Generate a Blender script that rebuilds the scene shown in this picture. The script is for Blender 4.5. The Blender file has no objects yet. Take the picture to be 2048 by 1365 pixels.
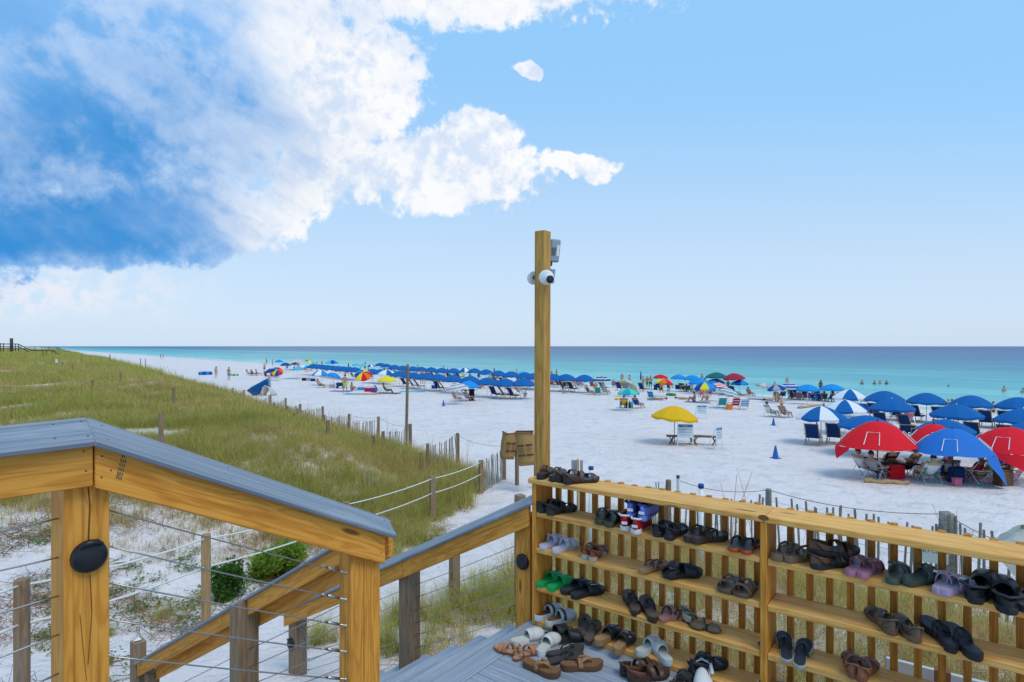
import bpy, math, random
import numpy as np
from mathutils import Vector, Matrix

random.seed(7)
RNG = np.random.default_rng(11)
SC = bpy.context.scene
COL = SC.collection
R = math.radians
F = 1195.0            # focal length in photo pixels (2048 wide)
HX, HY = 1024.0, 693.0
CZ = 4.6              # eye height above the flat beach

# ---------------------------------------------------------------- camera
cam = bpy.data.cameras.new('camera'); camo = bpy.data.objects.new('camera', cam)
COL.objects.link(camo); SC.camera = camo
camo.location = (0, 0, CZ); camo.rotation_euler = (R(90), 0, 0)
cam.sensor_width = 36.0; cam.lens = F * 36.0 / 2048.0
cam.shift_y = 10.5 / 2048.0
cam.clip_start = 0.05; cam.clip_end = 60000

# ---------------------------------------------------------------- node helper
class N:
    """tiny expression wrapper round shader sockets"""
    nt = None
    def __init__(s, k): s.s = k
    @staticmethod
    def math(op, a, b=None, c=None, clamp=False):
        n = N.nt.nodes.new('ShaderNodeMath'); n.operation = op; n.use_clamp = clamp
        for i, q in enumerate((a, b, c)):
            if q is None: continue
            if isinstance(q, N): N.nt.links.new(q.s, n.inputs[i])
            else: n.inputs[i].default_value = q
        return N(n.outputs[0])
    def __add__(s, o): return N.math('ADD', s, o)
    def __radd__(s, o): return N.math('ADD', s, o)
    def __sub__(s, o): return N.math('SUBTRACT', s, o)
    def __rsub__(s, o): return N.math('SUBTRACT', o, s)
    def __mul__(s, o): return N.math('MULTIPLY', s, o)
    def __rmul__(s, o): return N.math('MULTIPLY', s, o)
    def __truediv__(s, o): return N.math('DIVIDE', s, o)
    def max(s, o): return N.math('MAXIMUM', s, o)
    def min(s, o): return N.math('MINIMUM', s, o)
    def step(s, lo, hi, kind='SMOOTHSTEP', a=0.0, b=1.0):
        n = N.nt.nodes.new('ShaderNodeMapRange'); n.interpolation_type = kind
        N.nt.links.new(s.s, n.inputs[0])
        for i, q in enumerate((lo, hi, a, b)): n.inputs[1 + i].default_value = q
        return N(n.outputs[0])
def lk(a, b): N.nt.links.new(a.s if isinstance(a, N) else a, b)
def vec(x, y, z):
    n = N.nt.nodes.new('ShaderNodeCombineXYZ')
    for i, q in enumerate((x, y, z)):
        if isinstance(q, N): lk(q, n.inputs[i])
        else: n.inputs[i].default_value = q
    return N(n.outputs[0])
def sep(v):
    n = N.nt.nodes.new('ShaderNodeSeparateXYZ'); lk(v, n.inputs[0])
    return [N(o) for o in n.outputs]
def noise(v, scale, detail=3, rough=0.5, dist=0.0, col=False):
    n = N.nt.nodes.new('ShaderNodeTexNoise'); lk(v, n.inputs['Vector'])
    n.inputs['Scale'].default_value = scale; n.inputs['Detail'].default_value = detail
    n.inputs['Roughness'].default_value = rough; n.inputs['Distortion'].default_value = dist
    return N(n.outputs['Color' if col else 'Fac'])
def mixc(f, a, b, mode='MIX'):
    n = N.nt.nodes.new('ShaderNodeMix'); n.data_type = 'RGBA'; n.blend_type = mode
    for i, q in ((0, f), (6, a), (7, b)):
        if isinstance(q, N): lk(q, n.inputs[i])
        elif i == 0: n.inputs[0].default_value = q
        else: n.inputs[i].default_value = (*q[:3], 1)
    return N(n.outputs[2])
def scalec(c, k):
    n = N.nt.nodes.new('ShaderNodeVectorMath'); n.operation = 'SCALE'; lk(c, n.inputs[0])
    if isinstance(k, N): lk(k, n.inputs['Scale'])
    else: n.inputs['Scale'].default_value = k
    return N(n.outputs[0])

# ---------------------------------------------------------------- world: sky and clouds
SUN_EL, SUN_AZ = 57.0, 140.0       # azimuth clockwise from the viewing direction (+Y)
w = bpy.data.worlds.new('World'); SC.world = w; w.use_nodes = True
nt = w.node_tree; nt.nodes.clear(); N.nt = nt
out = nt.nodes.new('ShaderNodeOutputWorld'); bg = nt.nodes.new('ShaderNodeBackground')
nt.links.new(bg.outputs[0], out.inputs[0])
sky = nt.nodes.new('ShaderNodeTexSky'); sky.sky_type = 'NISHITA'; sky.sun_disc = False
sky.sun_elevation = R(SUN_EL); sky.sun_rotation = R(SUN_AZ); sky.altitude = 0
sky.air_density = 1.25; sky.dust_density = 0.6; sky.ozone_density = 2.6
tc = nt.nodes.new('ShaderNodeTexCoord'); DIR = N(tc.outputs['Generated'])
dx, dy, dz = sep(DIR)
fy = dy.max(0.22)                   # behind the viewer the plane mapping is held, clouds go on as broken cover
U = dx / fy; V = dz / fy
wn = noise(DIR, 5.0, 4, 0.55, col=True); wx, wy, wz = sep(wn)
U2 = U + (wx - 0.5) * 0.16; V2 = V + (wy - 0.5) * 0.14
def field(bl):
    """1 in the middle of the nearest of several ellipses (photo-pixel units turned into sky directions), 0 on its rim"""
    d = None
    for (px, py, rx, ry) in bl:
        a = N.math('MULTIPLY_ADD', U2, F / rx, -(px - HX) / rx); b = N.math('MULTIPLY_ADD', V2, F / ry, -(HY - py) / ry)
        k = N.math('MULTIPLY_ADD', a, a, b * b); d = k if d is None else d.min(k)
    return 1.0 - N.math('SQRT', d)
main = field([(-140, 110, 800, 440), (330, 60, 470, 370), (930, -90, 480, 160), (640, 180, 215, 170), (640, 330, 130, 110),
              (880, 355, 225, 92), (965, 285, 90, 62), (1145, 342, 92, 24), (1098, 160, 44, 20), (200, 440, 440, 95)])
fb = noise(DIR, 9.0, 8, 0.60, 0.25)
fb2 = noise(DIR, 42.0, 6, 0.62, 0.2)
al = U * 0.82 - V * 0.57; ac = U * 0.57 + V * 0.82
fs = noise(vec(al * 2.6, ac * 8.0, wz * 0.8), 1.0, 6, 0.55)
det = (fb - 0.5) * 1.5 + (fb2 - 0.5) * 1.15
dens = (main * 1.7 + det).step(0.0, 0.34)
thin = ((V + (fb - 0.5) * 0.12).step(0.035, 0.09) * (V + (fb - 0.5) * 0.10).step(0.09, 0.17, 'SMOOTHSTEP', 1.0, 0.0)
        * (U + (wx - 0.5) * 0.3).step(-0.75, -0.45, 'SMOOTHSTEP', 1.0, 0.0) * fb2.step(0.36, 0.60)) * 0.85
# grey-blue underside of the bank: deepest low on the left, thinning upwards and to the right
dark = field([(60, 470, 640, 130), (90, 370, 680, 290), (-420, 380, 720, 400)])
shade = (dark * 0.95 + (fs - 0.5) * 1.25 + (fb2 - 0.5) * 0.10).step(-0.12, 1.0, 'SMOOTHSTEP') * (main * 1.7 + det).step(-0.05, 0.95, 'SMOOTHSTEP', 0.25, 1.0)
side = U2.step(-0.60, -0.21, 'SMOOTHSTEP', 1.0, 0.0)
shm = (side * 0.85 + (fs - 0.5) * 2.0 + (fb - 0.5) * 0.7 + (fb2 - 0.5) * 0.4).step(0.0, 1.15)
cl = mixc(shm, (0.90, 0.905, 0.92), (0.20, 0.45, 0.83))
puff = ((fb - 0.5) * 1.6 + (fb2 - 0.5) * 1.3).step(-0.30, 0.15)
cl = mixc((1.0 - puff) * 0.65, cl, (0.46, 0.62, 0.86))
cl = mixc(shade, cl, (0.035, 0.25, 0.62))
base = scalec(N(sky.outputs[0]), 0.13)
grad = mixc(V.step(0.0, 0.55, 'SMOOTHERSTEP'), (0.55, 0.705, 0.90), (0.29, 0.60, 0.97))
b2 = mixc(0.85, base, grad)
b2 = mixc(thin, b2, (0.80, 0.80, 0.87))
tot = mixc(dens, b2, cl)
lk(scalec(tot, 0.95), bg.inputs[0]); bg.inputs[1].default_value = 1.0
w.cycles.sampling_method = 'NONE'

# ---------------------------------------------------------------- sun
sl = bpy.data.lights.new('sun', 'SUN'); so = bpy.data.objects.new('sun', sl); COL.objects.link(so)
sl.energy = 1.45; sl.angle = R(28); sl.color = (1.0, 0.93, 0.80)
sd = Vector((math.sin(R(SUN_AZ)) * math.cos(R(SUN_EL)), math.cos(R(SUN_AZ)) * math.cos(R(SUN_EL)), math.sin(R(SUN_EL))))
so.rotation_euler = sd.to_track_quat('Z', 'Y').to_euler(); so.location = sd * 200

SC.view_settings.view_transform = 'Standard'; SC.view_settings.look = 'None'
SC.view_settings.gamma = 1.0; SC.view_settings.use_curve_mapping = False
SC.view_settings.exposure = 0.19
SC.cycles.use_denoising = True; SC.cycles.use_adaptive_sampling = True; SC.cycles.adaptive_threshold = 0.02
SC.cycles.max_bounces = 5; SC.cycles.diffuse_bounces = 3; SC.cycles.transparent_max_bounces = 8

# ---------------------------------------------------------------- mesh helpers
class MB:
    def __init__(s): s.v = []; s.f = []; s.m = []
    def add(s, vs, fs, mi=0):
        o = len(s.v); s.v += [tuple(p) for p in vs]
        s.f += [tuple(i + o for i in f) for f in fs]; s.m += [mi] * len(fs); return s
    def hexa(s, p, mi=0):     # p: bottom 4 (ccw seen from above), top 4
        return s.add(p, [(3, 2, 1, 0), (4, 5, 6, 7), (0, 1, 5, 4), (1, 2, 6, 5), (2, 3, 7, 6), (3, 0, 4, 7)], mi)
    def box(s, x0, x1, y0, y1, z0, z1, mi=0):
        return s.hexa([(x0, y0, z0), (x1, y0, z0), (x1, y1, z0), (x0, y1, z0),
                       (x0, y0, z1), (x1, y0, z1), (x1, y1, z1), (x0, y1, z1)], mi)
    def tube(s, path, r, n=8, mi=0, caps=True, flat=1.0):
        P = [Vector(p) for p in path]; rs = r if isinstance(r, (list, tuple)) else [r] * len(P)
        vs = []; fs = []; prev = None
        for i, p in enumerate(P):
            t = (P[min(i + 1, len(P) - 1)] - P[max(i - 1, 0)]).normalized()
            if prev is None:
                up = Vector((0, 0, 1)) if abs(t.z) < 0.95 else Vector((0, 1, 0))
                a = t.cross(up).normalized()
            else:
                a = (prev - t * prev.dot(t)).normalized()
            prev = a; b = t.cross(a)
            for k in range(n):
                th = 2 * math.pi * k / n
                vs.append(p + (a * math.cos(th) + b * math.sin(th) * flat) * rs[i])
        for i in range(len(P) - 1):
            for k in range(n):
                k2 = (k + 1) % n
                fs.append((i * n + k, (i + 1) * n + k, (i + 1) * n + k2, i * n + k2))
        if caps:
            fs.append(tuple(range(n))); fs.append(tuple(reversed(range((len(P) - 1) * n, len(P) * n))))
        return s.add(vs, fs, mi)
    def lathe(s, prof, n=16, mi=0, cx=0, cy=0, cap=True):
        vs = []; fs = []
        for (r, z) in prof:
            for k in range(n):
                th = 2 * math.pi * k / n; vs.append((cx + r * math.cos(th), cy + r * math.sin(th), z))
        for i in range(len(prof) - 1):
            for k in range(n):
                k2 = (k + 1) % n; fs.append((i * n + k, i * n + k2, (i + 1) * n + k2, (i + 1) * n + k))
        if cap: fs.append(tuple(reversed(range(n)))); fs.append(tuple(range((len(prof) - 1) * n, len(prof) * n)))
        return s.add(vs, fs, mi)
    def grid(s, pts, nu, nv, mi=0, both=0.0):
        """pts: nu*nv points, row-major. both>0 gives the sheet that thickness"""
        fs = [(i * nv + j, (i + 1) * nv + j, (i + 1) * nv + j + 1, i * nv + j + 1) for i in range(nu - 1) for j in range(nv - 1)]
        if not both: return s.add(pts, fs, mi)
        P = [Vector(p) for p in pts]; nr = [Vector((0, 0, 0)) for _ in P]
        for f in fs:
            q = (P[f[2]] - P[f[0]]).cross(P[f[3]] - P[f[1]])
            for i in f: nr[i] += q
        P2 = [p - k.normalized() * both if k.length > 1e-12 else p for p, k in zip(P, nr)]
        o = len(P); fs2 = [tuple(i + o for i in reversed(f)) for f in fs]
        rim = [i * nv for i in range(nu)] + [(nu - 1) * nv + j for j in range(1, nv)] + \
              [i * nv + nv - 1 for i in range(nu - 2, -1, -1)] + [j for j in range(nv - 2, 0, -1)]
        rf = []
        for i in range(len(rim)):
            a, b = rim[i], rim[(i + 1) % len(rim)]; rf.append((b, a, a + o, b + o))
        return s.add(P + P2, fs + fs2 + rf, mi)
    def mesh(s, name, mats, smooth=False):
        me = bpy.data.meshes.new(name); me.from_pydata(s.v, [], s.f)
        for m in (mats if isinstance(mats, (list, tuple)) else [mats]): me.materials.append(m)
        if any(s.m): me.polygons.foreach_set('material_index', s.m)
        if smooth: me.polygons.foreach_set('use_smooth', [True] * len(s.f))
        me.update(); return me
    def build(s, name, mats, parent=None, smooth=False, world=True):
        return link(name, s.mesh(name, mats, smooth), parent, world)
def link(name, me, parent=None, world=False, mat=None):
    o = bpy.data.objects.new(name, me); COL.objects.link(o)
    if parent is not None:
        o.parent = parent
        if world: o.matrix_parent_inverse = parent.matrix_basis.inverted()
    if mat is not None: o.matrix_basis = mat
    return o
def tag(o, label=None, cat=None, group=None, kind=None):
    if label: o['label'] = label
    if cat: o['category'] = cat
    if group: o['group'] = group
    if kind: o['kind'] = kind
    return o
def thing(name, label, cat, loc=(0, 0, 0), rz=0.0, group=None):
    o = bpy.data.objects.new(name, None); COL.objects.link(o); o.empty_display_size = 0.1
    o.matrix_basis = Matrix.Translation(loc) @ Matrix.Rotation(rz, 4, 'Z')
    return tag(o, label, cat, group)
def copy_tree(o, parent=None, mats=None):
    c = o.copy(); COL.objects.link(c)
    if parent is not None: c.parent = parent
    for ch in o.children: copy_tree(ch, c)
    return c
def bevel(o, wd=0.003):
    m = o.modifiers.new('bevel', 'BEVEL'); m.width = wd; m.segments = 1; m.limit_method = 'ANGLE'; return o
def frame(p0, xd, up=Vector((0, 0, 1))):
    x = Vector(xd).normalized(); y = Vector(up).cross(x).normalized(); z = x.cross(y)
    M = Matrix((x, y, z)).transposed().to_4x4(); M.translation = Vector(p0); return M
def solid8(name, p, xd, mat, parent, bev=0.003, up=Vector((0, 0, 1))):
    """eight world corners -> object whose local X runs along xd (grain direction)"""
    M = frame(p[0], xd, up); Mi = M.inverted()
    mb = MB().hexa([Mi @ Vector(q) for q in p]); me = mb.mesh(name, mat)
    o = bpy.data.objects.new(name, me); COL.objects.link(o)
    if parent is not None:
        o.parent = parent; o.matrix_basis = parent.matrix_basis.inverted() @ M
    else: o.matrix_basis = M
    # make the normals point outwards whatever the corner order was
    c = sum((v.co for v in me.vertices), Vector()) / 8
    p0 = me.polygons[0]
    if (p0.center - c).dot(p0.normal) < 0: me.flip_normals()
    if bev: bevel(o, bev)
    return o

# ---------------------------------------------------------------- from photo pixels to places
SA, CA = 0.5976, 0.8018            # the deck is turned 36.7 degrees to the view
def AB(a, b, z=0.0): return Vector((-CA * a + SA * b, SA * a + CA * b, z))
def rayd(px, py): return (px - HX) / F, -(py - HY) / F
def on_a(px, py, a):
    k, s = rayd(px, py); b = a * (CA + k * SA) / (SA - k * CA); y = SA * a + CA * b
    return Vector((k * y, y, CZ + s * y))
def on_b(px, py, b):
    k, s = rayd(px, py); a = b * (SA - k * CA) / (CA + k * SA); y = SA * a + CA * b
    return Vector((k * y, y, CZ + s * y))
def on_z(px, py, z):
    k, s = rayd(px, py); y = (z - CZ) / s; return Vector((k * y, y, z))
def at_y(px, py, y):
    k, s = rayd(px, py); return Vector((k * y, y, CZ + s * y))
def a_of(px, b): k = (px - HX) / F; return b * (SA - k * CA) / (CA + k * SA)

# ---------------------------------------------------------------- terrain height
def nu(x, y): return 0.766 * x + 0.643 * y, -0.643 * x + 0.766 * y
def sst(t): t = np.clip(t, 0, 1); return t * t * (3 - 2 * t)
def wob(x, y):
    return (np.sin(x * 0.9 + 1.3) * np.sin(y * 0.7 + 0.4) + 0.6 * np.sin(x * 0.37 + y * 0.51 + 2) + 0.5 * np.sin(x * 1.7 - y * 1.1)
            + 0.35 * np.sin(x * 0.13 - y * 0.21 + 1)) / 2.0
def nfoot(u): return np.interp(u, [-40, 0, 7, 16, 56, 256, 900], [11.0, 12.6, 13.0, 13.4, 15.8, 25.0, 40.0])
def Hn(x, y):
    x = np.asarray(x, float); y = np.asarray(y, float)
    n, u = nu(x, y); m = nfoot(u) - n
    Rr = np.interp(u, [-60, 0, 8, 15, 30, 60, 100, 140, 300], [1.1, 1.1, 1.1, 1.45, 1.85, 2.0, 2.3, 2.7, 3.0])
    Wd = np.interp(u, [0, 8, 15, 60, 140], [4.6, 5.0, 7.0, 8.5, 14.0])
    k = sst(m / Wd); h = Rr * k
    h = h + k * wob(x, y) * np.interp(u, [0, 12, 40, 140], [0.06, 0.16, 0.28, 0.5])
    # the sandy cut that leads from the stairs to the beach
    P_ = [(-3.4, 5.8), (-2.5, 8.0), (-1.0, 11.0), (-.55, 13), (-.05, 17), (.5, 22)]; d = np.full(x.shape, 1e9)
    for (ax, ay), (bx, by) in zip(P_[:-1], P_[1:]):
        ex, ey = bx - ax, by - ay; t = np.clip(((x - ax) * ex + (y - ay) * ey) / (ex * ex + ey * ey), 0, 1); d = np.minimum(d, np.hypot(x - ax - t * ex, y - ay - t * ey))
    hv = np.interp(y, [4, 6, 9, 12, 15, 18], [1.05, .98, .68, .40, .12, .04]); wv = (1 - sst((d - 1.5) / 5.0)) * sst((y - 5.5) / 2.0)
    h = h * (1 - wv) + np.minimum(h, hv) * wv
    # foreshore and sea floor
    sl_ = np.clip(n - 44, 0, None); h = h - np.minimum(sl_ * 0.0445, 5.0)
    h = h + 0.03 * wob(x * 0.8, y * 0.9) * (n < 70)
    return h
def H(x, y): return float(Hn(x, y))
def ground(px, py):
    k, s = rayd(px, py); ys = np.concatenate([np.arange(3.0, 60, 0.05), np.arange(60, 900, 0.5)])
    d = CZ + s * ys - Hn(k * ys, ys); i = np.argmax(d < 0)
    if d[i] >= 0: i = len(ys) - 1
    y = ys[i]; return Vector((k * y, y, H(k * y, y)))
def shore_clamp(px, nmax=60.3):
    k = (px - HX) / F; y = nmax / (.766 * k + .643); return Vector((k * y, y, H(k * y, y)))
def beach(px, py, h=0.0):
    """point on the beach whose height h above the sand shows at this pixel"""
    k, s = rayd(px, py); ys = np.concatenate([np.arange(8.0, 60, 0.05), np.arange(60, 700, 0.25)])
    d = CZ + s * ys - h - Hn(k * ys, ys) * (Hn(k * ys, ys) < 0.05); i = np.argmax(d < 0); y = ys[i]
    return Vector((k * y, y, H(k * y, y)))
# ---------------------------------------------------------------- materials
def newmat(name):
    m = bpy.data.materials.new(name); m.use_nodes = True; N.nt = m.node_tree
    b = m.node_tree.nodes['Principled BSDF']; return m, b
def objvec():
    t = N.nt.nodes.new('ShaderNodeTexCoord'); oi = N.nt.nodes.new('ShaderNodeObjectInfo')
    v = N.nt.nodes.new('ShaderNodeVectorMath'); v.operation = 'ADD'; lk(t.outputs['Object'], v.inputs[0])
    rr = N(oi.outputs['Random']); lk(vec(rr * 37.0, rr * 19.0, rr * 53.0), v.inputs[1])
    return N(v.outputs[0]), rr, N(t.outputs['Object'])
def posvec():
    g = N.nt.nodes.new('ShaderNodeNewGeometry'); return N(g.outputs['Position'])
def bump(b, h, strength=0.3, dist=0.01):
    n = N.nt.nodes.new('ShaderNodeBump'); n.inputs['Strength'].default_value = strength
    n.inputs['Distance'].default_value = dist; lk(h, n.inputs['Height']); lk(n.outputs[0], b.inputs['Normal'])
_pc = {}
def paint(name, rgb, rough=0.6, metal=0.0, var=0.06, spec=0.4):
    key = (name, rgb, rough)
    if key in _pc: return _pc[key]
    m, b = newmat(name); v, rr, _ = objvec()
    k = noise(v, 9.0, 4, 0.6)
    lk(mixc(k, [c * (1 - var * 2) for c in rgb], [min(1, c * (1 + var)) for c in rgb]), b.inputs['Base Color'])
    b.inputs['Roughness'].default_value = rough; b.inputs['Metallic'].default_value = metal
    b.inputs['Specular IOR Level'].default_value = spec
    _pc[key] = m; return m
def wood(name, light, mid, dark, ring=34.0, rough=0.62, grey=None, knots=True):
    m, b = newmat(name); v, rr, v0 = objvec(); x, y, z = sep(v)
    warp = noise(vec(x * 0.9, y * 2.5, z * 2.5), 1.0, 3, 0.5)
    wv = vec(x * 0.28, y * 3.0 + warp * 0.55, z * 3.0 + warp * 0.40)
    r1 = noise(wv, ring / 6.0, 2, 0.45)
    s = N.math('FRACT', r1 * 5.5 + rr * 3.0)
    ringv = N.math('ABSOLUTE', s - 0.5) * 2.0
    ringv = ringv.step(0.25, 0.98)
    fine = noise(vec(x * 1.3, y * 62.0, z * 62.0), 1.0, 4, 0.62)
    blot = noise(vec(x * 1.6, y * 6.0, z * 6.0), 1.0, 4, 0.6)
    c = mixc(ringv * 0.85, light, mid)
    c = mixc((fine.step(0.48, 0.68)) * 0.62, c, dark)
    c = mixc(blot.step(0.5, 0.85) * 0.35, c, mid)
    if knots:
        vo = N.nt.nodes.new('ShaderNodeTexVoronoi'); vo.feature = 'F1'
        lk(vec(x * 1.35, y * 6.5, z * 6.5), vo.inputs['Vector']); vo.inputs['Scale'].default_value = 1.0
        kn = N(vo.outputs['Distance']).step(0.05, 0.115, 'SMOOTHSTEP', 1.0, 0.0)
        gate = noise(vec(x * 0.9, y * 2.0, z * 2.0), 2.0, 1, 0.5).step(0.47, 0.53)
        kk = kn * gate
        c = mixc(kk * 0.85, c, [q * 0.35 for q in dark])
    if grey is not None:
        g = noise(vec(x * 1.2, y * 22.0, z * 22.0), 1.0, 4, 0.65).step(0.38, 0.72)
        c = mixc(g * 0.85, c, grey)
    hv = mixc(rr, (0.90, 0.90, 0.90), (1.07, 1.04, 0.98))
    c = mixc(1.0, c, hv, 'MULTIPLY')
    lk(c, b.inputs['Base Color']); b.inputs['Roughness'].default_value = rough
    b.inputs['Specular IOR Level'].default_value = 0.3
    bump(b, fine * 0.6 + ringv * 0.4, 0.35, 0.002)
    return m
M_PINE = wood('pine_lumber', (0.76, 0.335, 0.050), (0.59, 0.225, 0.026), (0.34, 0.11, 0.012))
M_PALE = wood('sunbleached_pine', (0.84, 0.455, 0.135), (0.73, 0.335, 0.070), (0.48, 0.20, 0.036), rough=0.7)
M_PICK = wood('shaded_picket_pine', (0.55, 0.235, 0.034), (0.41, 0.155, 0.018), (0.24, 0.08, 0.010))  # darker copy of the pine: shade behind the shelves put into the colour
M_POST = wood('aged_post_wood', (0.33, 0.20, 0.105), (0.21, 0.125, 0.065), (0.09, 0.055, 0.032), rough=0.85, grey=(0.25, 0.21, 0.175))
M_GREY = wood('driftwood_grey', (0.25, 0.235, 0.21), (0.17, 0.16, 0.145), (0.08, 0.075, 0.07), rough=0.9, grey=(0.33, 0.32, 0.31), knots=False)
M_SLAT = wood('sand_fence_slat', (0.34, 0.31, 0.26), (0.26, 0.235, 0.20), (0.14, 0.125, 0.11), rough=0.9, grey=(0.40, 0.38, 0.36), knots=False)
M_DARKW = wood('dark_boardwalk_wood', (0.10, 0.085, 0.07), (0.07, 0.06, 0.05), (0.04, 0.035, 0.03), rough=0.85, knots=False)
M_OAK = wood('lounger_wood', (0.50, 0.31, 0.13), (0.40, 0.23, 0.09), (0.28, 0.15, 0.05), knots=False)
# grey composite decking
def composite(nm='grey_composite_decking', kf=1.0, sc_=0.55):
    m, b = newmat(nm); v, rr, _ = objvec(); x, y, z = sep(v)
    st = noise(vec(x * 1.1, y * 70.0, z * 70.0), 1.0, 4, 0.62)
    bl = noise(vec(x * 2.5, y * 7.0, z * 7.0), 1.0, 5, 0.65)
    c = mixc(st.step(0.3, 0.7), [q * kf for q in (0.155, 0.178, 0.215)], [q * kf for q in (0.265, 0.295, 0.34)])
    c = mixc(bl.step(0.50, 0.8) * sc_, c, (0.42, 0.44, 0.465))      # sandy scuffs
    hv = mixc(rr, (0.90, 0.90, 0.91), (1.05, 1.05, 1.05)); c = mixc(1.0, c, hv, 'MULTIPLY')
    lk(c, b.inputs['Base Color']); b.inputs['Roughness'].default_value = 0.55
    bump(b, st, 0.35, 0.002); return m
M_DECK = composite()
M_WALK = composite('trodden_composite_decking', 1.42, 0.8)
def sandmat():
    m, b = newmat('white_sand'); p = posvec(); x, y, z = sep(p)
    big = noise(p, 0.25, 4, 0.55); fin = noise(p, 9.0, 4, 0.65); gr = noise(p, 60.0, 2, 0.6)
    foot = noise(p, 2.3, 3, 0.55, 0.6)
    dip_shade = noise(vec(x * 1.0, y * 1.0, z), 1.3, 5, 0.62)
    c = mixc(big.step(0.3, 0.7), (0.755, 0.655, 0.625), (0.82, 0.715, 0.68))
    c = mixc(fin.step(0.42, 0.7) * 0.35, c, (0.66, 0.57, 0.545))
    c = mixc(dip_shade.step(0.48, 0.68) * 0.62, c, (0.58, 0.52, 0.505))  # mottling: grey shade of footprint dips put into the sand colour
    # scattered dark seaweed crumbs and shell bits
    vo = N.nt.nodes.new('ShaderNodeTexVoronoi'); lk(vec(x * 1.5, y * 1.5, z), vo.inputs['Vector']); vo.inputs['Scale'].default_value = 1.0
    sp = N(vo.outputs['Distance']).step(0.025, 0.05, 'SMOOTHSTEP', 1.0, 0.0) * noise(p, 0.6, 2, 0.5).step(0.5, 0.6)
    c = mixc(sp * 0.6, c, (0.20, 0.19, 0.19))
    # damp sand by the water, placed by the distance from the shore line
    n_ = x * 0.766 + y * 0.643
    wet = (n_ + (big - 0.5) * 5.0).step(55.5, 60.5); c = mixc(wet * 0.75, c, (0.50, 0.46, 0.42))
    lk(c, b.inputs['Base Color']); b.inputs['Roughness'].default_value = 0.92
    b.inputs['Specular IOR Level'].default_value = 0.15
    bump(b, foot * 1.0 + fin * 0.35 + gr * 0.05, 0.9, 0.15); return m
M_SAND = sandmat()
def seamat():
    m, b = newmat('gulf_water'); p = posvec(); x, y, z = sep(p)
    n_ = x * 0.766 + y * 0.643 - 62.0; u_ = y * 0.766 - x * 0.643
    wig = (noise(vec(u_ * 0.012, n_ * 0.02, 0.0), 1.0, 4, 0.55) - 0.5)
    d = n_ + wig * n_.max(0.0).min(400.0) * 0.55
    # colour of the water column: pale over the near sand, turquoise over the shelf, deep blue outside
    def seg(c0, c1, a, bb): return mixc(d.step(a, bb), c0, c1)
    c = mixc(d.step(-1.0, 4.0), (0.60, 0.70, 0.64), (0.40, 0.68, 0.60))
    c = mixc(d.step(3.0, 20.0), c, (0.23, 0.62, 0.55))
    c = mixc(d.step(18.0, 60.0), c, (0.115, 0.49, 0.47))
    c = mixc(d.step(55.0, 130.0), c, (0.055, 0.29, 0.36))
    c = mixc(d.step(110.0, 320.0), c, (0.030, 0.155, 0.30))
    c = mixc(d.step(300.0, 1400.0), c, (0.018, 0.085, 0.21))
    # sand bar: a bright turquoise ribbon off the far beach
    bar = (n_ + (noise(vec(u_ * 0.004, 0.0, 0.0), 1.0, 2, 0.5) - 0.5) * 60.0)
    bar = bar.step(95.0, 120.0) * bar.step(135.0, 175.0, 'SMOOTHSTEP', 1.0, 0.0) * u_.step(230.0, 420.0)
    c = mixc(bar * 0.8, c, (0.09, 0.56, 0.50))
    dist = N.math('SQRT', x * x + y * y)
    rip = noise(vec(u_ * 0.45, n_ * 1.5, 0.0), 1.0, 4, 0.6)
    rip2 = noise(vec(u_ * 0.055, n_ * 0.22, 3.0), 1.0, 4, 0.6)
    rip3 = noise(vec(u_ * 0.006, n_ * 0.028, 7.0), 1.0, 5, 0.65)
    rip4 = noise(vec(u_ * 0.016, n_ * 0.085, 5.0), 1.0, 4, 0.65)
    rip5 = noise(vec(u_ * 0.0022, n_ * 0.011, 9.0), 1.0, 5, 0.7)
    k = rip4.step(0.42, 0.60) * 0.34 + rip5.step(0.42, 0.6) * 0.25 + rip.step(0.35, 0.7) * dist.step(60.0, 260.0, 'SMOOTHSTEP', 0.50, 0.15) + rip2.step(0.40, 0.62) * 0.42 + rip3.step(0.42, 0.62) * 0.32
    c = mixc(k, c, mixc(1.0, c, (0.42, 0.66, 0.76), 'MULTIPLY'))
    foam = (n_ + (noise(vec(u_ * 0.16, n_ * 0.10, 1.0), 1.0, 4, 0.6) - 0.5) * 7.0)
    f1 = foam.step(0.2, 0.8) * foam.step(1.2, 2.0, 'SMOOTHSTEP', 1.0, 0.0)
    f2 = foam.step(6.4, 6.9) * foam.step(7.2, 8.0, 'SMOOTHSTEP', 1.0, 0.0) * noise(vec(u_ * 0.03, n_ * 0.05, 4.0), 1.0, 2, 0.5).step(0.5, 0.58)
    c = mixc((f1 * 0.75 + f2 * 0.55), c, (0.85, 0.87, 0.88))
    lk(c, b.inputs['Base Color']); b.inputs['Roughness'].default_value = 0.32
    b.inputs['Specular IOR Level'].default_value = 0.12; b.inputs['IOR'].default_value = 1.33
    bump(b, rip * 0.5 + rip2 * 1.2, 0.35, 0.12); return m
M_SEA = seamat()
M_BLACK = paint('black_plastic', (0.012, 0.013, 0.017), 0.35)
M_STEEL = paint('stainless_cable', (0.42, 0.40, 0.37), 0.35, 0.9)
M_ROPE = paint('white_rope', (0.74, 0.72, 0.66), 0.85)
M_WHITE = paint('white_enamel', (0.78, 0.78, 0.77), 0.4)
M_ALU = paint('aluminium_tube', (0.62, 0.62, 0.63), 0.35, 0.7)

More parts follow.
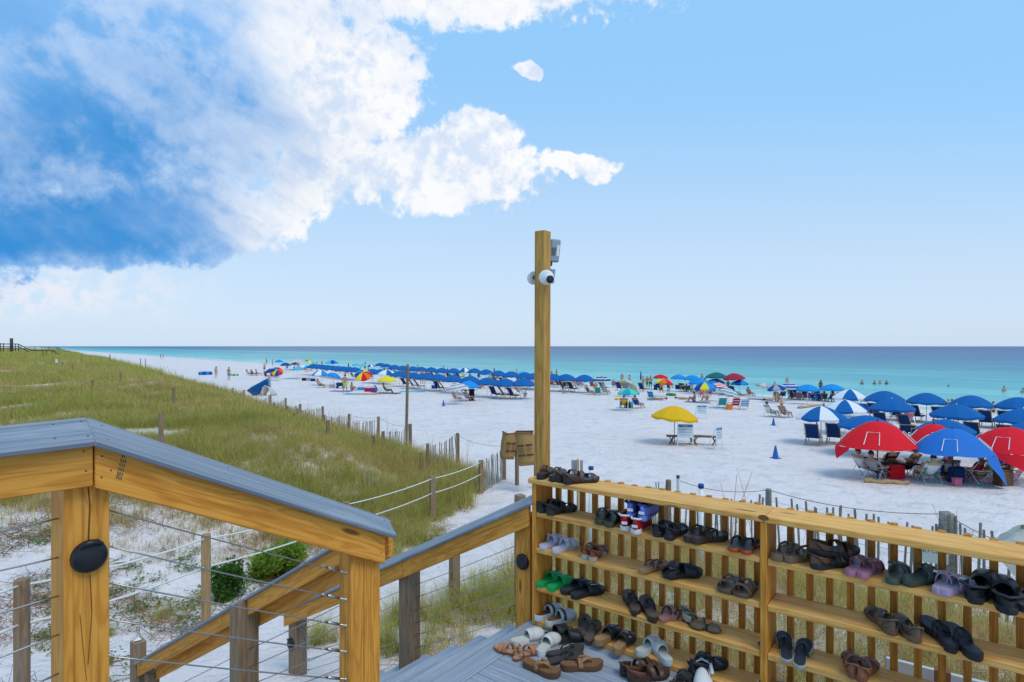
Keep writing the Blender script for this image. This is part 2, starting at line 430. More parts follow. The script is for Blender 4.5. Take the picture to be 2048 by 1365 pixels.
# ---------------------------------------------------------------- ground, sea
def make_ground():
    th = np.radians(np.concatenate([np.arange(-180, -66, 6.0), np.arange(-66, 66, 0.3), np.arange(66, 180.1, 6.0)]))
    r = np.concatenate([[0.3], np.geomspace(1.2, 26, 170), np.geomspace(26.3, 9000, 200)])
    TH, RR = np.meshgrid(th, r); X = RR * np.sin(TH); Y = RR * np.cos(TH); Z = Hn(X, Y)
    near = (RR < 40); Z = Z + near * 0.015 * np.sin(X * 5.1 + np.sin(Y * 3.7)) * np.sin(Y * 4.6 + np.sin(X * 2.9))
    nr, nc = X.shape; vs = np.stack([X, Y, Z], -1).reshape(-1, 3)
    i = np.arange(nr - 1)[:, None] * nc + np.arange(nc - 1)[None, :]
    fs = np.stack([i, i + 1, i + nc + 1, i + nc], -1).reshape(-1, 4)
    me = bpy.data.meshes.new('ground'); me.from_pydata(vs.tolist(), [], fs[:, ::-1].tolist()); me.materials.append(M_SAND)
    me.polygons.foreach_set('use_smooth', [True] * len(me.polygons)); me.update()
    return tag(link('ground', me), 'white sand beach rising into low dunes', None, None, 'structure')
make_ground()
def make_sea():
    mb = MB(); nd = Vector((0.766, 0.643, 0)); ud = Vector((-0.643, 0.766, 0)); z = -0.80
    ns = [60.0, 75, 100, 150, 300, 800, 3000, 12000, 45000]; us = [-45000, -9000, -2000, -500, -150, 0, 100, 250, 500, 1200, 4000, 12000, 45000]
    pts = [nd * n + ud * u + Vector((0, 0, z)) for n in ns for u in us]
    mb.grid(pts, len(ns), len(us))
    o = mb.build('sea', M_SEA); me = o.data
    if me.polygons[0].normal.z < 0: me.flip_normals()
    tag(o, 'turquoise sea darkening to blue at the horizon', None, None, 'structure')
make_sea()
# ---------------------------------------------------------------- deck landing, stairs
DZ = CZ - 2.12                      # top of the landing deck
def abbox(name, a0, a1, b0, b1, z0, z1, mat, parent, axis='a', bev=0.003):
    p = [AB(a0, b0, z0), AB(a1, b0, z0), AB(a1, b1, z0), AB(a0, b1, z0), AB(a0, b0, z1), AB(a1, b0, z1), AB(a1, b1, z1), AB(a0, b1, z1)]
    d = AB(1, 0) if axis == 'a' else (AB(0, 1) if axis == 'b' else Vector((0, 0, 1)))
    return solid8(name, p, d, mat, parent, bev, up=Vector((0, 0, 1)) if axis != 'z' else AB(0, 1))
A_E = 2.64                          # landing edge at the head of the stairs
deck = thing('deck_landing', 'grey composite plank landing strewn with sandals below the shoe rack', 'deck', AB(1.5, 3.0, DZ))
abbox('border_plank', 2.503, A_E + 0.02, 1.75, 3.98, DZ - 0.025, DZ, M_WALK, deck, 'b')
bb = 3.98
while bb > 1.75:
    abbox('plank', -0.9, 2.497, bb - 0.1395, bb, DZ - 0.025, DZ - 0.0005 * random.random(), M_WALK, deck, 'a'); bb -= 0.1445
abbox('joist', -0.9, 2.60, 3.90, 3.94, DZ - 0.23, DZ - 0.03, M_PINE, deck, 'a')
abbox('joist', -0.9, 2.60, 1.80, 1.84, DZ - 0.23, DZ - 0.03, M_PINE, deck, 'a')
abbox('joist', 2.56, 2.60, 1.85, 3.89, DZ - 0.23, DZ - 0.03, M_PINE, deck, 'b')
for a, b in ((-0.6, 3.75), (1.2, 3.75), (-0.6, 1.9), (1.2, 1.9)):
    p = AB(a, b); abbox('support_post', a, a + .14, b, b + .14, H(p.x, p.y) - 0.3, DZ - 0.03, M_POST, deck, 'z')
stairs = thing('stairs', 'grey composite stair treads descending from the landing to the sand', 'stairs', AB(4, 3.0, H(*AB(5, 3).xy)))
for i in range(1, 9):
    a1 = A_E + 0.32 * i + 0.012; z = DZ - 0.18 * i
    if z < 0.75: break
    abbox('tread', a1 - 0.345, a1, 2.30, 3.955, z - 0.025, z, M_WALK, stairs, 'b', 0.005)
    abbox('riser', a1 - 0.325, a1 - 0.309, 2.32, 3.935, z + 0.0005, z + 0.1545, M_WALK, stairs, 'b', 0)
for b in (2.34, 3.10, 3.88):
    n = 8; pa, pz = A_E, DZ - 0.06
    q = [AB(pa, b, pz - .02), AB(pa + .32 * n, b, pz - .02 - .18 * n), AB(pa + .32 * n, b + .038, pz - .02 - .18 * n), AB(pa, b + .038, pz - .02),]
    lo = [v + Vector((0, 0, -0.34)) for v in q]; q = [v + Vector((0, 0, -0.14)) for v in q]
    solid8('stringer', lo + q, AB(1, 0) * .32 + Vector((0, 0, -.18)), M_PINE, stairs)
# upper deck where the viewer stands, and the short flight down to the landing (mostly below the frame)
UZ = CZ - 1.36
upd = thing('upper_deck', 'grey plank upper deck behind the near railing', 'deck', AB(1, 0, UZ))
bb = 0.80
while bb > -2.2:
    abbox('plank', -1.2, 2.60, bb - 0.1395, bb, UZ - 0.025, UZ, M_DECK, upd, 'a'); bb -= 0.1445
for a, b in ((-1.0, -2.0), (2.3, -2.0), (-1.0, 0.55), (2.3, 0.55)):
    p = AB(a, b); abbox('support_post', a, a + .14, b, b + .14, H(p.x, p.y) - 0.3, UZ - 0.03, M_POST, upd, 'z')
for i in range(1, 4):
    b0 = 0.80 + 0.31 * (i - 1); z = UZ - 0.19 * i
    abbox('tread', 0.9, 2.45, b0, b0 + 0.335, z - 0.025, z, M_DECK, upd, 'a', 0.005)

# ---------------------------------------------------------------- the near railing (level run, then down the short flight)
def cap8(name, f0, k0, f1, k1, th, mat, parent):
    """tilted cap board: front/back edge points at start and end (top face), thickness th"""
    up = (k0 - f0).cross(f1 - f0).normalized(); up = up if up.z > 0 else -up
    lo = [p - up * th for p in (f0, f1, k1, k0)]
    return solid8(name, lo + [f0, f1, k1, k0], f1 - f0, mat, parent, 0.006, up)
def cable(parent, p, q, r=0.0032, name='cable'):
    n = 6; d = q - p; sag = d.length * 0.004
    pts = [p + d * (i / n) + Vector((0, 0, -sag * 4 * (i / n) * (1 - i / n))) for i in range(n + 1)]
    return MB().tube(pts, r, 6).build(name, M_STEEL, parent, True)
def fitting(parent, p, d):
    d = d.normalized(); mb = MB()
    mb.tube([p, p - d * 0.012, p - d * 0.013, p - d * 0.05], [0.011, 0.011, 0.005, 0.005], 8)
    mb.tube([p - d * 0.05, p - d * 0.13], 0.0075, 8); mb.tube([p - d * 0.13, p - d * 0.17], [0.006, 0.0042], 8)
    return mb.build('cable_fitting', M_STEEL, parent, True)
def postlight(parent, p, nrm, side, rx=0.075, rz=0.085):
    """rounded black lamp dish with a hooded slot, lying against a post face"""
    up = Vector((0, 0, 1)); mb = MB(); pts = []
    prof = [(1.0, 0.0), (1.0, 0.30), (0.95, 0.62), (0.78, 0.85), (0.5, 0.97), (0.0, 1.0)]
    n = 24; vs = []; fs = []
    for (r, h) in prof:
        for k in range(n):
            t = 2 * math.pi * k / n; vs.append(p + side * (math.cos(t) * rx * r) + up * (math.sin(t) * rz * r) + nrm * (h * 0.034))
    for i in range(len(prof) - 1):
        for k in range(n): fs.append((i * n + k, i * n + (k + 1) % n, (i + 1) * n + (k + 1) % n, (i + 1) * n + k))
    mb.add(vs, fs); o = mb.build('post_light', M_BLACK, parent, True, True)
    q = p + up * rz * 0.72 + nrm * 0.030; h = MB()
    h.tube([q - side * .034, q - side * .015 + up * .012 + nrm * .006, q + side * .015 + up * .012 + nrm * .006, q + side * .034], [.006, .011, .011, .006], 8)
    h.build('light_hood', M_BLACK, o, True, True)
    return o
M_STAMP = paint('faded_ink_stamp', (0.13, 0.10, 0.05), 0.8)
L = thing('near_railing', 'new pine railing with grey cap, steel cables and round black post lamp', 'railing', AB(2.55, 1.4, UZ))
af, ak = 2.43, 2.605
f0 = on_a(192, 881, af); k0 = on_a(172.5, 833.5, ak); f1 = on_a(795, 1071, af); k1 = on_a(777, 1037, ak)
e0 = on_a(0, 903.5, af); ek = on_a(0, 851, ak); dd = (e0 - f0); s = 1.75
fe = f0 + dd * s; ke = k0 + (ek - k0) * 1.75 + AB(0, -0.3, 0) * 0
cap8('rail_cap', fe, ke, f0, k0, 0.026, M_DECK, L)
cap8('rail_cap', f0 + AB(0, .002), k0 + AB(0, .002), f1, k1, 0.026, M_DECK, L)
def fascia(name, top0, top1, h, th, outward, mat, parent):
    d = Vector((0, 0, -h)); t = outward * th
    return solid8(name, [top0 + d, top1 + d, top1 + d + t, top0 + d + t, top0, top1, top1 + t, top0 + t], top1 - top0, mat, parent)
g0 = on_a(189, 890, 2.472); g1 = on_a(771, 1072, 2.472)
ge = on_a(0, 909, 2.472); ge = g0 + (ge - g0) * 1.7
ta = AB(1, 0)
fascia('rail_board', ge, g0 - AB(0, .004), 0.147, 0.038, ta, M_PINE, L)
fascia('rail_board', g0 + AB(0, .002), g1, 0.155, 0.038, ta, M_PINE, L)
stp = on_a(243, 938, 2.4718); sv = (g1 - g0).normalized(); su = Vector((0, 0, 1))
mbs = MB()
for r_ in range(6):
    for c_ in range(3):
        if random.random() < .9:
            p = stp + su * (0.042 - 0.017 * r_) + sv * (c_ * 0.008 - r_ * 0.004); q = sv * 0.0055; t_ = su * (0.0105 + .003 * random.random())
            mbs.add([p, p + q, p + q + t_, p + t_], [(0, 1, 2, 3)])
mbs.build('lumber_stamp', M_STAMP, L, True)
M_SCR = paint('screw_head', (0.10, 0.085, 0.075), .5, .3)
def screw(p, nrm, parent, r=.0042):
    nrm = nrm.normalized(); MB().tube([p - nrm * .004, p + nrm * .0012], r, 8).build('screw', M_SCR, parent, True)
cn = (k0 - f0).cross(f1 - f0).normalized(); cn = cn if cn.z > 0 else -cn
for u_, v_ in ((.03, .2), (.03, .8), (.35, .22), (.36, .8), (.68, .2), (.69, .8), (.965, .25), (.97, .75)):
    screw(f0.lerp(f1, u_).lerp(k0.lerp(k1, u_), v_), cn, L)
cn2 = (ke - fe).cross(f0 - fe).normalized(); cn2 = cn2 if cn2.z > 0 else -cn2
for u_, v_ in ((.96, .2), (.95, .82), (.75, .25), (.76, .8)): screw(fe.lerp(f0, u_).lerp(ke.lerp(k0, u_), v_), cn2, L)
for px_, py_ in ((167, 903), (172, 942), (204, 913), (203, 955), (222, 941), (236, 950), (760, 1088), (762, 1106)): screw(on_a(px_, py_, 2.472), AB(-1, 0), L, .0034)
abbox('post', 2.512, 2.652, 0.742, 0.882, UZ - 0.6, CZ - 0.36, M_PINE, L, 'z')
# the split running down the post face
ck = MB()
for (x0, y0), (x1, y1), wd in (((176, 968), (180, 1010), .0022), ((180, 1010), (177, 1080), .0026), ((180, 1150), (184, 1225), .0015), ((184, 1225), (176, 1330), .0012), ((160, 1230), (173, 1362), .0009)):
    p, q = on_a(x0, y0, 2.5105), on_a(x1, y1, 2.5105); s_ = AB(0, 1) * wd
    MB().add([p - s_, q - s_, q + s_, p + s_], [(0, 1, 2, 3)]).build('drying_crack', paint('crack_gap', (0.13, 0.06, 0.02), 0.95), L, True)
pz = H(*AB(2.5, 2.0).xy) - 0.3
abbox('post', 2.512, 2.602, 1.972, 2.062, pz, CZ - 1.03, M_PINE, L, 'z')
abbox('post', 2.512, 2.602, 2.064, 2.172, pz, CZ - 1.10, M_PINE, L, 'z')
p = AB(2.552, -0.55); abbox('post', 2.512, 2.652, -0.78, -0.64, UZ - 0.6, CZ - 0.36, M_PINE, L, 'z')
postlight(L, on_a(177, 1112, 2.512), AB(-1, 0), AB(0, 1), 0.058, 0.058)
# cables: level run on the left, sloping run down to the second post
for i, (yl, yr, ye) in enumerate(((1063, 1037, 0), (1141, 1115, 0), (1226, 1192, 0), (1315, 1269, 0), (1400, 1347, 0))):
    q = on_a(118, yr, 2.57); p = on_a(0, yl, 2.57); d = p - q
    cable(L, q + d * 2.2, q)
for i in range(6):
    p = on_a(217, (1021, 1093, 1166, 1240, 1313, 1390)[i], 2.56); q = on_a(693, (1146, 1200, 1252, 1304, 1359, 1412)[i], 2.55)
    cable(L, p, q); fitting(L, q + (q - p).normalized() * 0.0, (q - p))

# ---------------------------------------------------------------- stair railings
def rail_pts(b, a0, z0, slope, a1): return AB(a0, b, z0), AB(a1, b, z0 - slope * (a1 - a0))
Rr = thing('far_stair_railing', 'pine stair railing with grey cap running down from the shoe rack', 'railing', AB(4.2, 3.8, 1.2))
zt, sl = CZ - 1.222, 0.516
def rz(a): return zt - sl * (a - 2.633)
p0, p1 = AB(2.633, 3.740, rz(2.633)), AB(4.02, 3.740, rz(4.02)); tb = AB(0, 1)
fascia('rail_board', p0, p1, 0.158, 0.036, tb, M_PINE, Rr)
fascia('rail_board', p1 + AB(.003, 0), AB(5.90, 3.740, rz(5.90)), 0.158, 0.036, tb, M_PINE, Rr)
tl = math.radians(19); wv = AB(0, math.cos(tl), math.sin(tl)) * 0.19
for aa, ab_ in ((2.60, 4.02), (4.023, 5.93)):
    q0, q1 = AB(aa, 3.712, rz(aa) + 0.020), AB(ab_, 3.712, rz(ab_) + 0.020)
    cap8('rail_cap', q0, q0 + wv, q1, q1 + wv, 0.026, M_DECK, Rr)
def gz(a, b): v = AB(a, b); return H(v.x, v.y)
abbox('post', 2.648, 2.788, 3.788, 3.928, gz(2.7, 3.9) - .3, rz(2.79) - 0.02, M_PINE, Rr, 'z')
abbox('post', 3.975, 4.115, 3.778, 3.918, gz(4, 3.9) - .3, rz(4.12) - 0.02, M_POST, Rr, 'z')
abbox('post', 5.726, 5.866, 3.778, 3.918, gz(5.8, 3.9) - .3, rz(5.87) - 0.01, M_POST, Rr, 'z')
postlight(Rr, on_b(1046, 1124, 3.788), AB(0, -1), AB(-1, 0), 0.058, 0.062)
postlight(Rr, on_b(583, 1288, 3.778), AB(0, -1), AB(-1, 0), 0.055, 0.062)
for i in range(6):
    h_ = 0.27 + 0.115 * i
    cable(Rr, AB(2.79, 3.85, rz(2.79) - h_), AB(3.975, 3.85, rz(3.975) - h_)); cable(Rr, AB(4.115, 3.85, rz(4.115) - h_), AB(5.726, 3.85, rz(5.726) - h_))
    fitting(Rr, AB(5.73, 3.85, rz(5.73) - h_), AB(1, 0) * 1 + Vector((0, 0, -sl)))
Rl = thing('near_stair_railing', 'pine stair railing on weathered brown post descending to the sand', 'railing', AB(4.0, 2.25, 1.2))
def ry(a): return CZ - 1.205 - 0.567 * (a - 2.993)
for aa, ab_ in ((2.606, 3.945), (4.09, 5.735)):
    fascia('rail_board', AB(aa, 2.222, ry(aa) - 0.012), AB(ab_, 2.222, ry(ab_) - 0.012), 0.112, 0.036, tb, M_PINE, Rl)
fascia('inner_board', AB(2.606, 2.318, ry(2.606) - 0.062), AB(5.60, 2.318, ry(5.60) - 0.062), 0.162, 0.036, tb, M_PINE, Rl)
q0, q1 = AB(2.61, 2.20, ry(2.61) + 0.012), AB(5.75, 2.20, ry(5.75) + 0.012); wv2 = AB(0, 0.14, -0.02)
cap8('rail_cap', q0, q0 + wv2, q1, q1 + wv2, 0.022, M_DECK, Rl)
# weathered post with a slanted top
a0, b0, s_ = 3.948, 2.172, 0.142; g = gz(4, 2.2) - 0.3
solid8('post', [AB(a0, b0, g), AB(a0 + s_, b0, g), AB(a0 + s_, b0 + s_, g), AB(a0, b0 + s_, g), AB(a0, b0, ry(a0) - .005), AB(a0 + s_, b0, ry(a0 + s_) - .025), AB(a0 + s_, b0 + s_, ry(a0 + s_) - .03), AB(a0, b0 + s_, ry(a0) - .03)], Vector((0, 0, 1)), M_POST, Rl, .006, AB(0, 1))
abbox('post', 5.742, 5.842, 2.205, 2.305, gz(5.8, 2.2) - .3, ry(5.74) + 0.17, M_POST, Rl, 'z', .008)
abbox('post', 5.60, 5.69, 2.262, 2.352, gz(5.6, 2.3) - .3, ry(5.7) - 0.10, M_POST, Rl, 'z')
for i in range(5):
    h_ = 0.36 + 0.125 * i
    cable(Rl, AB(2.61, 2.24, ry(2.61) - h_), AB(3.948, 2.24, ry(3.948) - h_)); cable(Rl, AB(4.09, 2.24, ry(4.09) - h_), AB(5.60, 2.29, ry(5.60) - h_))
nt_ = MB(); c = AB(5.79, 2.25, ry(5.74) + 0.172)
nt_.add([c + Vector((-.03, -.03, 0.002)), c + Vector((.02, -.035, .012)), c + Vector((.03, .01, .004)), c + Vector((-.01, .03, .014))], [(0, 1, 2), (0, 2, 3)])
nt_.build('paper_scrap', M_WHITE, Rl, True)

# ---------------------------------------------------------------- tall post with cameras
TP = thing('tall_post', 'tall slim pine post carrying cameras and a floodlight above the rack', 'post', AB(2.651, 3.95, DZ))
t0, t1 = at_y(1083, 950, 4.78), at_y(1085.5, 462, 4.78); s2 = 0.0475
lo = [AB(2.604 + dx_, 3.902 + dy_) for dx_, dy_ in ((0, 0), (2 * s2, 0), (2 * s2, 2 * s2), (0, 2 * s2))]
lean = Vector((0.010, 0, 0))
ctr = sum((q for q in lo), Vector()) / 4; tgt = Vector((t0.x, 4.78, 0)); off = tgt - ctr; off.z = 0
b_ = [q + off + Vector((0, 0, DZ - 0.6)) for q in lo]
t_ = [q + off + lean * 1.0 + Vector((0, 0, t1.z - 0.005)) for q in lo]
solid8('post_timber', b_ + t_, Vector((0, 0, 1)), wood('green_treated_pine', (0.54, 0.30, 0.07), (0.41, 0.20, 0.04), (0.25, 0.11, 0.02)), TP, .004, AB(0, 1))
pc = ctr + off + lean
def dome_cam(name, label, p, nrm, look):
    t = thing(name, label, 'camera', p)
    q = Matrix.Identity(3); z = nrm.normalized(); mb = MB()
    def ring(ax, prof, n=20):
        ax = ax.normalized(); u_ = ax.orthogonal().normalized(); v_ = ax.cross(u_); vs = []; fs = []
        for (h_, r_) in prof:
            for k in range(n):
                th = 2 * math.pi * k / n; vs.append(p + ax * h_ + (u_ * math.cos(th) + v_ * math.sin(th)) * r_)
        for i in range(len(prof) - 1):
            for k in range(n): fs.append((i * n + k, i * n + (k + 1) % n, (i + 1) * n + (k + 1) % n, (i + 1) * n + k))
        fs.append(tuple(range((len(prof) - 1) * n, len(prof) * n))); return vs, fs
    MB().add(*ring(z, [(0, .056), (.012, .060), (.03, .060), (.05, .054), (.058, .044)])).build('housing', M_WHITE, t, True, True)
    MB().add(*ring(look, [(.02, .043), (.05, .044), (.07, .040), (.078, .034)])).build('eyeball', M_WHITE, t, True, True)
    MB().add(*ring(look, [(.070, .030), (.084, .031), (.090, .022), (.092, .0)])).build('lens', M_BLACK, t, True, True)
    return t
cp = at_y(1094, 556, 4.735)
dome_cam('dome_camera', 'white dome security camera with black lens facing the deck', cp, AB(-0.35, -0.95), AB(-0.75, -0.6, -0.25))
# bullet camera seen from behind on the other side
bc = thing('bullet_camera', 'white rounded camera behind the post, facing away along the beach', 'camera', at_y(1064, 556, 4.86))
p = at_y(1069, 556, 4.88); d = AB(0.85, 0.5, -.05).normalized()
MB().tube([p + d * q for q in (-.005, .0, .035, .055, .066)], [.05, .054, .052, .040, .012], 18).build('housing', M_WHITE, bc, True, True)
MB().tube([p - d * .06, p + d * .0], .02, 10).build('mount', M_BLACK, bc, True)
fl = thing('floodlight', 'grey rectangular floodlight with white lamp strip on the tall post', 'floodlight', at_y(1109, 505, 4.86))
M_FL = paint('grey_flood_housing', (0.26, 0.33, 0.38), 0.45); M_LED = paint('led_strip', (0.85, 0.85, 0.83), 0.3)
c = at_y(1109, 502, 4.86); ux = Vector((0.86, 0.5, 0.0)).normalized(); uz = Vector((0.10, 0, 1)).normalized(); un = ux.cross(uz)
def panel(c, hw, hh, th, mat, parent, name, bev=.006):
    p = [c - ux * hw - uz * hh - un * th, c + ux * hw - uz * hh - un * th, c + ux * hw - uz * hh + un * th, c - ux * hw - uz * hh + un * th]
    return solid8(name, p + [q + uz * 2 * hh for q in p], ux, mat, parent, bev)
h_ = panel(c, .050, .094, .016, M_FL, fl, 'housing', .012)
fr = un if un.y < 0 else -un
panel(c + fr * .017 + ux * .022, .011, .044, .002, M_LED, fl, 'lamp_strip', 0)
for k in range(4): panel(c + fr * .0195 + ux * .022 + uz * (-.033 + .022 * k), .009, .0075, .0012, M_WHITE, fl, 'led', 0)
panel(c + fr * .017 - ux * .018 - uz * .008, .018, .032, .002, paint('dark_glass', (.12, .11, .12), .2), fl, 'sensor_window', 0)
panel(c - uz * .108 - ux * .03, .016, .018, .012, M_BLACK, fl, 'bracket', .003)
jb = at_y(1104, 553, 4.86)
panel(jb, .022, .058, .012, M_FL, fl, 'junction_box', .004)

# ---------------------------------------------------------------- shoe rack / guard rail
RK = thing('shoe_rack', 'pine shoe rack of four shelves backed by upright pickets along the landing', 'shoe rack', AB(1.0, 3.85, DZ))
BF, BK = 3.747, 3.982
SH = [CZ - 1.008, CZ - 1.258, CZ - 1.53, CZ - 1.82, CZ - 2.082]
AL, AM, AR = 2.604, 0, -0.75
AM = a_of(1520.5, BF)
abbox('top_board', AM - .02, AL + .03, BF - .015, BK + .02, SH[0] - .038, SH[0], M_PALE, RK, 'a', .005)
abbox('top_board', AR, AM - .0225, BF - .015, BK + .02, SH[0] - .039, SH[0] - .001, M_PALE, RK, 'a', .005)
abbox('side_panel', AL - .038, AL, BF, BK, DZ + .001, SH[0] - .0405, M_PINE, RK, 'z')
abbox('side_panel', AM - .038, AM, BF - .004, BK, DZ + .001, SH[0] - .0405, M_PINE, RK, 'z')
abbox('side_panel', AR + .02, AR + .058, BF, BK, DZ + .001, SH[0] - .0405, M_PINE, RK, 'z')
for i in range(1, 5):
    abbox('shelf', AM + .0015, AL - .0395, BF + .002, BK - .002, SH[i] - .038, SH[i], M_PALE, RK, 'a', .004)
    abbox('shelf', AR + .06, AM - .0395, BF + .002, BK - .002, SH[i] - .042, SH[i] - .004, M_PALE, RK, 'a', .004)
# pickets behind the shelves, spaced by the photograph
xs = [1117, 1141, 1165, 1190, 1215, 1242, 1268.5, 1296, 1324.4, 1354.5, 1385.3, 1417.4, 1450.2, 1484.4, 1515, 1581.3, 1620.1, 1659.7, 1701.4, 1743.1, 1788, 1835.9, 1884.2, 1934.8, 1987.5, 2041.7]
bp = BK + .002 + .019
aas = [a_of(x, bp) for x in xs]
step_ = (aas[0] - aas[-1]) / (len(aas) - 1 + 0.0)
while aas[-1] - .118 > AR: aas.append(aas[-1] - .118)
for i, a in enumerate(aas):
    abbox('picket', a - .0185, a + .0185, bp - .017, bp + .020, DZ - .12, SH[0] + .003 + (0.002 * (i % 3)), M_PICK, RK, 'z', .002)
# dark wet knot end on the front edge of the top board
kn = MB(); kc = on_b(1527, 1036, BF - .0165)
kn.add([kc + AB(-1, 0) * (math.cos(t) * .030) + Vector((0, 0, max(-.016, math.sin(t) * .017))) for t in [2 * math.pi * k / 16 for k in range(16)]], [tuple(range(16))])
kn.build('knot_end', paint('dark_knot', (0.20, 0.085, 0.02), 0.7), RK, True)
# ---------------------------------------------------------------- vegetation
def leafmat(name, c1, c2, patch=0.0, trans=0.38):
    m, b = newmat(name); p = posvec(); oi = N.nt.nodes.new('ShaderNodeObjectInfo'); rr = N(oi.outputs['Random'])
    k = noise(p, 0.35, 3, 0.6); c = mixc((rr * 0.55 + k * 0.9 - 0.25), c1, c2)
    hv = mixc(noise(p, 7.0, 2, 0.6), (0.75, 0.75, 0.72), (1.2, 1.18, 1.1)); c = mixc(1.0, c, hv, 'MULTIPLY')
    lk(c, b.inputs['Base Color']); b.inputs['Roughness'].default_value = 0.6; b.inputs['Specular IOR Level'].default_value = 0.25
    tr = N.nt.nodes.new('ShaderNodeBsdfTranslucent'); lk(c, tr.inputs[0]); mx = N.nt.nodes.new('ShaderNodeMixShader'); mx.inputs[0].default_value = trans
    lk(b.outputs[0], mx.inputs[1]); lk(tr.outputs[0], mx.inputs[2]); lk(mx.outputs[0], m.node_tree.nodes['Material Output'].inputs[0])
    return m
G_GREEN = leafmat('sea_oat_green', (0.28, 0.32, 0.045), (0.43, 0.43, 0.07))
G_YEL = leafmat('sea_oat_yellowing', (0.54, 0.45, 0.10), (0.66, 0.55, 0.16))
G_DRY = leafmat('sea_oat_straw', (0.56, 0.34, 0.14), (0.70, 0.50, 0.25))
G_BRN = leafmat('dead_stem_brown', (0.32, 0.16, 0.075), (0.46, 0.26, 0.14))
G_LEAF = leafmat('beach_vine_leaf', (0.07, 0.17, 0.022), (0.17, 0.29, 0.045))
G_SHR = leafmat('shrub_dark_green', (0.045, 0.13, 0.015), (0.11, 0.21, 0.03))
G_SHR2 = leafmat('shrub_bright_green', (0.20, 0.32, 0.03), (0.30, 0.40, 0.06))
def blade(mb, x, y, h, lean, az, wd, mi, segs=3, droop=0.6):
    dx, dy = math.cos(az), math.sin(az); px_, py_ = -dy, dx; vs = []; fs = []
    for i in range(segs + 1):
        t = i / segs; o = lean * h * (t ** 1.7); z = h * (t - droop * lean * t ** 3 * 0.6); w_ = wd * (1 - t * 0.92) * 0.5
        vs += [(x + dx * o + px_ * w_, y + dy * o + py_ * w_, z), (x + dx * o - px_ * w_, y + dy * o - py_ * w_, z)]
    for i in range(segs): fs.append((2 * i, 2 * i + 1, 2 * i + 3, 2 * i + 2))
    mb.add(vs, fs, mi)
def tuft(name, n, h, spread, wd, weights, lean=0.7, segs=3):
    mb = MB(); r = random.Random(hash(name) % 9999 if False else sum(map(ord, name)))
    for i in range(n):
        rr, a = spread * math.sqrt(r.random()), r.uniform(0, 6.283)
        mi = r.choices(range(4), weights)[0]
        blade(mb, rr * math.cos(a), rr * math.sin(a), h * r.uniform(.45, 1.1), lean * r.uniform(.2, 1.3), r.uniform(0, 6.283), wd * r.uniform(.7, 1.3), mi, segs)
    return mb.mesh(name, [G_GREEN, G_YEL, G_DRY, G_BRN])
def oat(name, h, seed):
    mb = MB(); r = random.Random(seed)
    for i in range(3):
        a, l = r.uniform(0, 6.28), r.uniform(.05, .25); hh = h * r.uniform(.7, 1.1)
        pts = [(math.cos(a) * l * hh * t ** 2, math.sin(a) * l * hh * t ** 2, hh * t) for t in (0, .35, .7, 1)]
        mb.tube(pts, [.004, .0035, .003, .002], 4, 2)
        x, y, z = pts[-1]
        for k in range(7):
            t = k / 7.0; blade(mb, x * (1 - t * .12), y * (1 - t * .12), .05, .9, r.uniform(0, 6.28), .016, 2, 2)
            for q in range(2): pass
    for i in range(5): blade(mb, 0, 0, h * .45 * r.uniform(.6, 1.1), r.uniform(.5, 1.1), r.uniform(0, 6.28), .007, r.choice([0, 1, 2]), 3)
    return mb.mesh(name, [G_GREEN, G_YEL, G_DRY, G_BRN])
def leafclump(name, n, seed, mats, size=.045, spread=.16):
    mb = MB(); r = random.Random(seed)
    for i in range(n):
        rr, a = spread * math.sqrt(r.random()), r.uniform(0, 6.28); x, y = rr * math.cos(a), rr * math.sin(a); z = .015 + .07 * r.random()
        s = size * r.uniform(.6, 1.2); b = r.uniform(0, 6.28); t = r.uniform(-.5, .6)
        d = Vector((math.cos(b), math.sin(b), t)).normalized() * s; p_ = Vector((-math.sin(b), math.cos(b), r.uniform(-.2, .2))) * s * .38; c = Vector((x, y, z))
        mb.add([c, c + d * .5 + p_, c + d, c + d * .5 - p_], [(0, 1, 2, 3)], 0)
    for i in range(4):
        a = r.uniform(0, 6.28); l = spread * r.uniform(1, 2.2)
        mb.tube([(0, 0, .01), (math.cos(a) * l * .5, math.sin(a) * l * .5, .03), (math.cos(a + .3) * l, math.sin(a + .3) * l, .01)], .0035, 4, 1)
    return mb.mesh(name, mats)
def twigs(name, seed):
    mb = MB(); r = random.Random(seed)
    for i in range(9):
        a, l = r.uniform(0, 6.28), r.uniform(.12, .4); x, y = r.uniform(-.15, .15), r.uniform(-.15, .15)
        mb.tube([(x, y, 0.0), (x + math.cos(a) * l * .5, y + math.sin(a) * l * .5, r.uniform(.01, .14)), (x + math.cos(a + .5) * l, y + math.sin(a + .5) * l, r.uniform(0, .12))], [.003, .0025, .0015], 4, 0)
    return mb.mesh(name, [G_BRN])
KIT = bpy.data.collections.new('plant_kit'); kit_names = []
def kit(me, nm):
    o = bpy.data.objects.new('k%02d_%s' % (len(kit_names), nm), me); KIT.objects.link(o); kit_names.append(nm); return len(kit_names) - 1
K_G = [kit(tuft('g%d' % i, 26, .46, .13, .007, [60, 22, 10, 8], .75), 'green') for i in range(3)]
K_Y = [kit(tuft('y%d' % i, 24, .38, .14, .007, [22, 34, 30, 14], .95), 'yellow') for i in range(3)]
K_D = [kit(tuft('d%d' % i, 24, .30, .16, .006, [8, 16, 44, 32], 1.2), 'dry') for i in range(3)]
K_FG = [kit(tuft('fg%d' % i, 20, .50, .30, .016, [62, 24, 8, 6], .7, 2), 'farg') for i in range(2)]
K_FY = [kit(tuft('fy%d' % i, 20, .40, .30, .016, [22, 36, 26, 16], .9, 2), 'fary') for i in range(2)]
